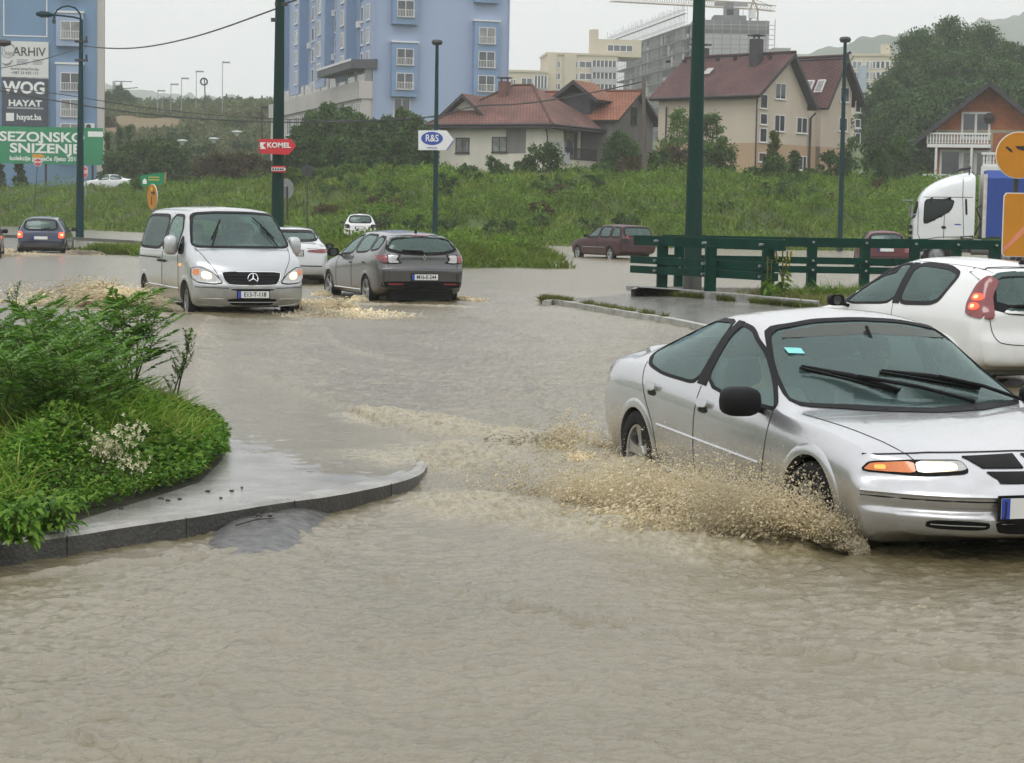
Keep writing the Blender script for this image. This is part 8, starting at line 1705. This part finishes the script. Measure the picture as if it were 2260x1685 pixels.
sheet('torn sheet of muddy water beside the rear wheel of the silver saloon', RW, hd, 1, 5.4, .34, (.4, 1.4), (.8, 2.6), .6, -.12, sd=21.0)
wheel_spray('spray fanning out at the bumper corner of the silver saloon', FL, hd, 1, 26000, 2.6, .46, (.2, 2.6), (1.2, 4.7), (.0, 3.0), (.003, .009), -.12, False, -.02)
sheet('torn sheet of muddy water at the bumper corner of the silver saloon', FL, hd, 1, 2.6, .40, (.5, 1.8), (1.2, 3.9), 2.2, -.13, 120, 26, .0, 33.0)
p = on(0, 1262, 1018, -.08); burst('spike of spray left in the wake behind the silver saloon', (p.x, p.y, -.08), 5000, (.42, .25), .36, (.004, .010)); p = on(0, 1150, 1010, -.06); burst('low turbulent spray in the wake by the kerb corner', (p.x, p.y, -.07), 3500, (.6, .4), .13, (.004, .010))
yv = -1.182; hv = (math.cos(yv), math.sin(yv), 0); rv = (hv[1], -hv[0]); vx, vy = -5.783, 36.879
A = (vx+3.4*hv[0]+.9*rv[0], vy+3.4*hv[1]+.9*rv[1]); Bq = (vx+3.4*hv[0]-.9*rv[0], vy+3.4*hv[1]-.9*rv[1]); Cq = (vx+.1*hv[0]+.9*rv[0], vy+.1*hv[1]+.9*rv[1])
wheel_spray('muddy spray from the near front wheel of the silver van', A, hv, 1, 16000, 5.5, .6, (.6, 4.4), (1.0, 4.3), (-.5, 1.5), (.007, .024), 0, False)
wheel_spray('muddy spray from the rear wheel of the silver van', Cq, hv, 1, 8000, 5.0, .6, (.4, 3.6), (1.0, 4.4), (-.5, 1.2), (.007, .024), 0, False)
wheel_spray('muddy spray on the far side of the silver van', Bq, hv, -1, 9000, 4.5, .55, (.4, 4.2), (.6, 3.0), (-.4, 1.2), (.007, .022), 0, False)
ym = 1.932; hm = (math.cos(ym), math.sin(ym), 0); lm = (-hm[1], hm[0])
for k_, s_, n in ((2.75, -1, 2200), (.1, -1, 2000), (.1, 1, 1200)): wheel_spray('wash at a wheel of the grey estate car', (-2.05+k_*hm[0]+.8*lm[0]*(-s_), 39.74+k_*hm[1]+.8*lm[1]*(-s_)), hm, s_, n, 3.5, .35, (.3, 2.0), (.4, 1.7), (-.3, .6), (.012, .03), 0, False)
p = on(5, 288, 553, 0); hb = (math.cos(math.radians(97)), math.sin(math.radians(97)), 0)
for s_ in (1, -1): wheel_spray('spray behind a wheel of the dark blue hatchback', (p.x+.75*s_*hb[1], p.y+.6), hb, s_, 3200, 5, .5, (.5, 4.5), (.5, 2.6), (-.5, 1), (.02, .05), 0, False)
for k_, x, y, w in ((5, 150, 560, .9), (5, 60, 575, .7), (5, 900, 945, 1.2), (6, 470, 1010, 1.0), (6, 620, 1040, .8)):
    q = on(k_, x, y, 0); burst('foam and droplets lying on the churned flood', (q.x, q.y, 0), 1100, (w*1.5, w), .10, (.012, .03))

# ------------------------------------------------------------------ plants on the verge in front
M['nettle'] = leafmat('verge_leaves', [(.035, .10, .010), (.075, .18, .016), (.12, .25, .026), (.19, .30, .045)], .42, .3)
M['elder'] = leafmat('long_leaves', [(.05, .14, .014), (.09, .21, .022), (.15, .28, .04)], .4, .3)
M['blade'] = leafmat('tall_grass', [(.09, .20, .018), (.15, .28, .03), (.23, .32, .05), (.27, .27, .08)], .5, .3)
def in_verge(n, e0=.0):
    a = np.array(VERGE2); x = a[:, 0].min()+(a[:, 0].max()-a[:, 0].min())*RNG.random(n); y = a[:, 1].min()+(a[:, 1].max()-a[:, 1].min())*RNG.random(n); k = inpoly(VERGE2, x, y); x, y = x[k], y[k]; e = segdist(x, y, VERGE2+[VERGE2[0]]); k = e > e0; return x[k], y[k], e[k]
def mound(x, y, e): return (.10+.56*sm(e/1.5))*(.62+.75*fbm(x*1.1+4, y*1.1, 3))
def leaf6(name, P, D, L, Wd, m, parent=None, fold=.25, droop=.25, rng=RNG):
    # pointed leaf, folded along its midrib and drooping to the tip
    n = len(P); D = unit(D); S = unit(np.cross(D, np.array([0, 0, 1.0])+.35*rng.normal(size=(n, 3)))); N = np.cross(S, D); L = np.broadcast_to(L, (n,))[:, None]; Wd = np.broadcast_to(Wd, (n,))[:, None]; dz = np.array([0, 0, -1.0])
    m1, m2, tip = P+D*L*.35+dz*L*droop*.12, P+D*L*.7+dz*L*droop*.45, P+D*L+dz*L*droop; f = N*Wd*fold
    V = np.stack([P, m1, m2, tip, m1+S*Wd*.5+f, m2+S*Wd*.36+f, m1-S*Wd*.5+f, m2-S*Wd*.36+f], 1).reshape(-1, 3); i = (np.arange(n)*8)[:, None]
    F = np.concatenate([i+np.array([q]) for q in ((0, 4, 1, 1), (4, 5, 2, 1), (5, 3, 2, 2), (0, 1, 6, 6), (6, 1, 2, 7), (7, 2, 3, 3))]); 
    T = F[F[:, 2] == F[:, 3]][:, :3]; Q = F[F[:, 2] != F[:, 3]]; me = bpy.data.meshes.new(name); me.vertices.add(len(V)); me.vertices.foreach_set('co', V.astype(np.float32).ravel()); idx = np.concatenate([Q.ravel(), T.ravel()]).astype(np.int32)
    me.loops.add(len(idx)); me.loops.foreach_set('vertex_index', idx); me.polygons.add(len(Q)+len(T)); me.polygons.foreach_set('loop_start', np.concatenate([np.arange(len(Q))*4, len(Q)*4+np.arange(len(T))*3]).astype(np.int32)); me.update(calc_edges=True); me.materials.append(m); me.polygons.foreach_set('use_smooth', np.ones(len(me.polygons), bool)); return link(name, me, parent)
x, y, e = in_verge(135000); H_ = mound(x, y, e); z = .02+H_*(1-RNG.random(len(x))**2.2*.75); D = np.stack([RNG.normal(size=len(x)), RNG.normal(size=len(x))-.25, .35+.4*RNG.normal(size=len(x))], -1); sz = .022+.045*RNG.random(len(x))*(.4+1.1*vn(x*1.6, y*1.6))
tag(leaf6('ground_cover', np.stack([x, y, z], -1), D, sz, sz*(.32+.34*RNG.random(len(x))), M['nettle']), kind='stuff')
x, y, e = in_verge(15000, .15); k = fbm(x*.9+2, y*.9, 3) > .46; x, y, e = x[k], y[k], e[k]
tag(grass_obj('grass', np.stack([x, y, .03+.35*mound(x, y, e)], -1), (.16+.24*RNG.random(len(x)))*(.6+.6*sm(e/.8)), .007+.007*RNG.random(len(x)), M['blade'], lean=.6), kind='stuff')
def pinnate(label, p, h, n_st, seed, spread=.25, leafl=.10, group=None):
    rng = np.random.default_rng(seed); t = thing('leafy_weed', label, 'plant', p, 0, group); b = MB(); P, D, L = [], [], []
    for s_ in range(n_st):
        a = rng.random()*6.283; tip = Vector((math.cos(a)*spread*(.4+rng.random()), math.sin(a)*spread*(.4+rng.random()), h*(.75+.3*rng.random()))); mid = tip*.5+Vector((0, 0, .08*h)); st = [Vector((0, 0, 0)), mid*.6, mid, tip]; b.tube(st, .008, 5, rad=[.009, .008, .006, .003])
        for k_ in range(9):
            f = .35+.65*(k_+rng.random()*.5)/9; o = (mid.lerp(tip, (f-.5)*2) if f > .5 else mid*(f*2)); az = k_*2.4+rng.random()*.5; R_l = (.26+.10*rng.random())*(1.1-.45*f); dr = Vector((math.cos(az), math.sin(az), .95-.4*(1-f))).normalized()
            e_ = o+dr*R_l; e_.z -= .04; b.tube([o, o.lerp(e_, .55)+Vector((0, 0, .02)), e_], .003, 4)
            sd_ = dr.cross(Vector((0, 0, 1))).normalized()
            for q in range(6):
                w_ = .22+.78*q/5; pt = o.lerp(e_, w_)+Vector((0, 0, .02*math.sin(w_*3)))
                for sg in (-1, 1): P.append(pt); D.append(dr*.75+sd_*sg*.8); L.append(leafl*(.8+.4*rng.random())*(1.1-.4*abs(w_-.5)))
            P.append(e_); D.append(dr); L.append(leafl*1.15)
    b.obj('stems', M['lf_thuja'], t, True); leaf6('leaves', np.array([tuple(v) for v in P]), np.array([tuple(v) for v in D]), np.array(L), np.array(L)*.19, M['elder'], t, .12, .3, rng); return t
for i, (x, y, hh, zg) in enumerate(((60, 905, .78, 0), (170, 900, .80, 0), (280, 905, .80, 0), (-60, 905, .82, 0), (120, 960, .72, 0), (230, 965, .68, 0), (0, 1010, .66, 0), (-120, 980, .75, 0), (20, 930, .80, 0), (110, 915, .84, 0), (200, 930, .80, 0), (70, 985, .72, 0), (160, 1000, .66, 0))):
    p = on(0, x, y, .1); pinnate('tall feathery-leaved weed in the back of the overgrown verge at the left', p, hh, 5, 40+i, .30, .105, 'feathery weeds in the back of the verge')
p = on(0, 300, 905, .1); pinnate('tallest feathery-leaved weed, its palm-like tip standing clear of the verge', p, .92, 2, 71, .10, .15)
def sapling(label, p, h, seed, n=16, leafl=.035):
    rng = np.random.default_rng(seed); t = thing('sapling', label, 'plant', p); b = MB(); P, D = [], []; main = [Vector((0, 0, 0)), Vector((.04, 0, h*.35)), Vector((.10, 0, h*.7)), Vector((.13, .0, h))]; b.tube(main, .007, 5, rad=[.010, .008, .005, .002])
    for k_ in range(n):
        f = .28+.72*k_/n; i = min(2, int(f*3)); o = main[i].lerp(main[i+1], f*3-i); a = rng.random()*6.283; L_ = (.34*(1-f)+.10)*h; e_ = o+Vector((math.cos(a)*L_*.6, math.sin(a)*L_*.5, L_*.75)); b.tube([o, o.lerp(e_, .5)+Vector((0, 0, -.02)), e_], .003, 4)
        for q in range(14): w_ = .15+.85*rng.random(); P.append(tuple(o.lerp(e_, w_))); D.append((rng.normal(), rng.normal(), .5+rng.normal()*.4))
    for q in range(30): w_ = rng.random(); P.append(tuple(main[2].lerp(main[3], w_))); D.append((rng.normal(), rng.normal(), .6))
    b.obj('stems', M['bark'], t, True); leaf6('leaves', np.array(P), np.array(D), leafl, leafl*.42, M['nettle'], t, .15, .2, rng); return t
p = on(0, 386, 905, .05); sapling('thin upright sapling standing clear at the right end of the verge', p, .66, 5, 18); p = on(0, 372, 915, .05); sapling('second, sparser sapling stem just left of the thin upright one', p, .50, 8, 9)
p = on(0, 10, 850, .05); sapling('bare twiggy stem at the left edge above the verge', p, .95, 12, 12); p = on(0, 225, 880, .1); sapling('wispy stem with a few leaves rising behind the verge', p, .93, 14, 7, .06)
p = on(0, 258, 1075, .03); rng = np.random.default_rng(9); t = thing('flowering_plant', 'low plant covered in small cream-white flowers at the front of the verge', 'plant', p); P, D, Q = [], [], []
for cx, cz, r_, n in ((.0, .16, .10, 90), (-.05, .24, .09, 80), (.10, .13, .09, 70), (-.17, .10, .08, 45), (.03, .31, .08, 50), (-.11, .27, .05, 24), (.13, .36, .05, 18), (-.26, .07, .07, 24), (-.33, .04, .05, 12), (.05, .06, .09, 40)):
    for _ in range(n):
        c_ = np.array([cx+rng.normal()*r_*.7, -.10+rng.normal()*.07-.15*(.3-cz), cz+rng.normal()*r_*.6]); 
        for k_ in range(4): a = k_*1.571+rng.random()*.4; P.append(c_); D.append((math.cos(a), -.6+rng.normal()*.3, math.sin(a)))
    for _ in range(n//2): Q.append((cx+rng.normal()*r_, -.05+rng.normal()*.08, max(.02, cz+rng.normal()*r_)))
leaf6('flowers', np.array(P), np.array(D), .019, .013, mat('cream_petals', (.62, .60, .40), .6, var=.12), t, .1, .1, rng); Q = np.array(Q); leaf6('leaves', Q, rng.normal(size=(len(Q), 3)), .045, .026, M['nettle'], t, .2, .2, rng); b = MB(); [b.tube([(0, 0, 0), tuple(q*.6), tuple(q)], .003, 4) for q in Q[::9]]; b.obj('stems', M['lf_thuja'], t, True)
p = on(0, 118, 1178, .02); x = RNG.random(900); 
for cx, cy, n, lab in ((118, 1172, 260, 'leafy clump hanging over the kerb at the lower left'), (30, 1200, 340, 'broad leafy clump at the lower left edge on the kerb')):
    p = on(0, cx, cy, .02); t = thing('leafy_weed', lab, 'plant', p); q = RNG.random(n)*6.283; P = np.stack([np.cos(q)*.16*RNG.random(n), np.sin(q)*.12*RNG.random(n)-.05, .02+.18*RNG.random(n)], -1); leaf6('leaves', P, np.stack([np.cos(q), np.sin(q)-.5, .4*RNG.normal(size=n)+.2], -1), .03+.05*RNG.random(n), .016+.02*RNG.random(n), M['nettle'], t, .2, .5); b = MB(); [b.tube([(0, 0, 0), tuple(v*.5+np.array([0, 0, .03])), tuple(v)], .003, 4) for v in P[::12]]; b.obj('stems', M['lf_thuja'], t, True)
# litter and twigs washed onto the asphalt
def on_apron(k, x, y):
    z = -.06
    for _ in range(6): p = on(k, x, y, z); z = float(apr_z(np.array([p.x]), np.array([p.y]))[0])+.012
    return on(k, x, y, z)
def twig(lab, k, a, b_, r, z): p, q = on_apron(k, *a), on_apron(k, *b_); m_ = p.lerp(q, .5)+Vector((.0, .02, .01)); b = MB(); b.tube([p, p.lerp(m_, .6), m_, q], r, 5, rad=[r, r, r*.9, r*.5]); tag(b.obj('twig', M['bark'], None, True), lab, 'twig')
twig('long thin twig lying on the bare asphalt below the kerb', 11, (1345, 1342), (1568, 1300), .006, -.03); twig('short dark stick beside the long twig', 11, (1462, 1288), (1490, 1292), .008, -.02)
for i, (x, y) in enumerate(((910, 1193), (925, 1194), (1023, 1197), (1180, 1152), (1190, 1153), (1320, 1150), (1258, 1191), (955, 1205), (1378, 1132), (690, 1252))):
    p = on(11, x, y, .012); b = MB(); a = R3.random()*3; L_ = R3.uniform(.012, .03); b.box((p.x, p.y, p.z+.006), (L_, .012, .010), a); o = b.obj('litter', M['bark']); tag(o, 'small dark scrap of bark lying on the wet pavement', 'litter', 'scraps of bark on the wet pavement')
p = on(11, 1105, 1392, -.115); b = MB(); b.prism([(p.x-.05, p.y, p.z), (p.x+.04, p.y-.02, p.z), (p.x+.05, p.y+.03, p.z+.02), (p.x-.03, p.y+.05, p.z+.02)], (0, 0, .006)); tag(b.obj('litter', mat('pale_litter', (.45, .42, .30), .7)), 'pale scrap of litter caught under the kerb', 'litter')
p = on_apron(11, 1538, 1297); b = MB(); b.ball((p.x, p.y, p.z+.012), .016, 6, (1, .8, .7)); tag(b.obj('pebble', M['kerb'], None, True), 'round pebble beside the long twig', 'stone')
# ------------------------------------------------------------------ hills and haze
def hill(name, prof, d, depth, m, k=4, lift=0.0):
    # a ridge whose skyline follows prof (pixels), falling away on both sides
    X, Z = [], []
    for x, y in prof: p = at(k, x, y, d); X.append(p.x); Z.append(p.z)
    xs = np.linspace(X[0], X[-1], 240); zs = np.interp(xs, X, Z); us = np.linspace(-1, 1, 41); xx = np.repeat(xs[:, None], 41, 1); yy = d+us[None]*depth+0*xx
    zz = (zs[:, None])*(np.cos(us*math.pi/2)**1.0)[None]-2; n = fbm(xx/45, yy/45, 4); zz = zz+(n-.5)*26*np.clip(zs[:, None]/60, .2, 1)+(vn(xx/9, yy/9)-.5)*7*np.clip(zs[:, None]/60, .1, 1)
    i, j = np.meshgrid(np.arange(239), np.arange(40), indexing='ij'); a = i*41+j
    tag(link(name, nmesh(name, np.stack([xx, yy, zz], -1).reshape(-1, 3), np.stack([a, a+41, a+42, a+1], -1).reshape(-1, 4), [m], True)), kind='structure')
hm_ = mat('forest_hill', (.035, .065, .03), .95, var=.5, scale=.02, bump=1, bscale=.1)
hill('hills', [(250, 470), (480, 435), (640, 385), (800, 350), (950, 320), (1080, 290), (1200, 285), (1330, 310), (1500, 330), (1800, 350), (2300, 420)], 1500, 500, hm_)
hill('hills', [(1000, 420), (1400, 330), (1700, 240), (1850, 200), (2000, 150), (2200, 110), (2500, 60), (2900, 40), (3400, 150)], 1900, 600, hm_)
hill('hills', [(-900, 640), (200, 640), (700, 650), (900, 690), (1050, 690), (1200, 735), (1500, 770), (2200, 790), (3000, 800)], 2300, 500, hm_, 1)
hm = bpy.data.materials.new('haze_air'); hm.use_nodes = True; n = hm.node_tree; n.nodes.clear(); out = n.nodes.new('ShaderNodeOutputMaterial'); pv = n.nodes.new('ShaderNodeVolumePrincipled')
pv.inputs['Color'].default_value = (.99, .995, 1, 1); pv.inputs['Density'].default_value = .00042; pv.inputs['Anisotropy'].default_value = .15; n.links.new(pv.outputs[0], out.inputs['Volume'])
b = MB(); b.bb((-1600, -90, -12), (1700, 3100, 460)); o = b.obj('haze', hm); tag(o, kind='stuff')
SC.cycles.volume_step_rate = 4
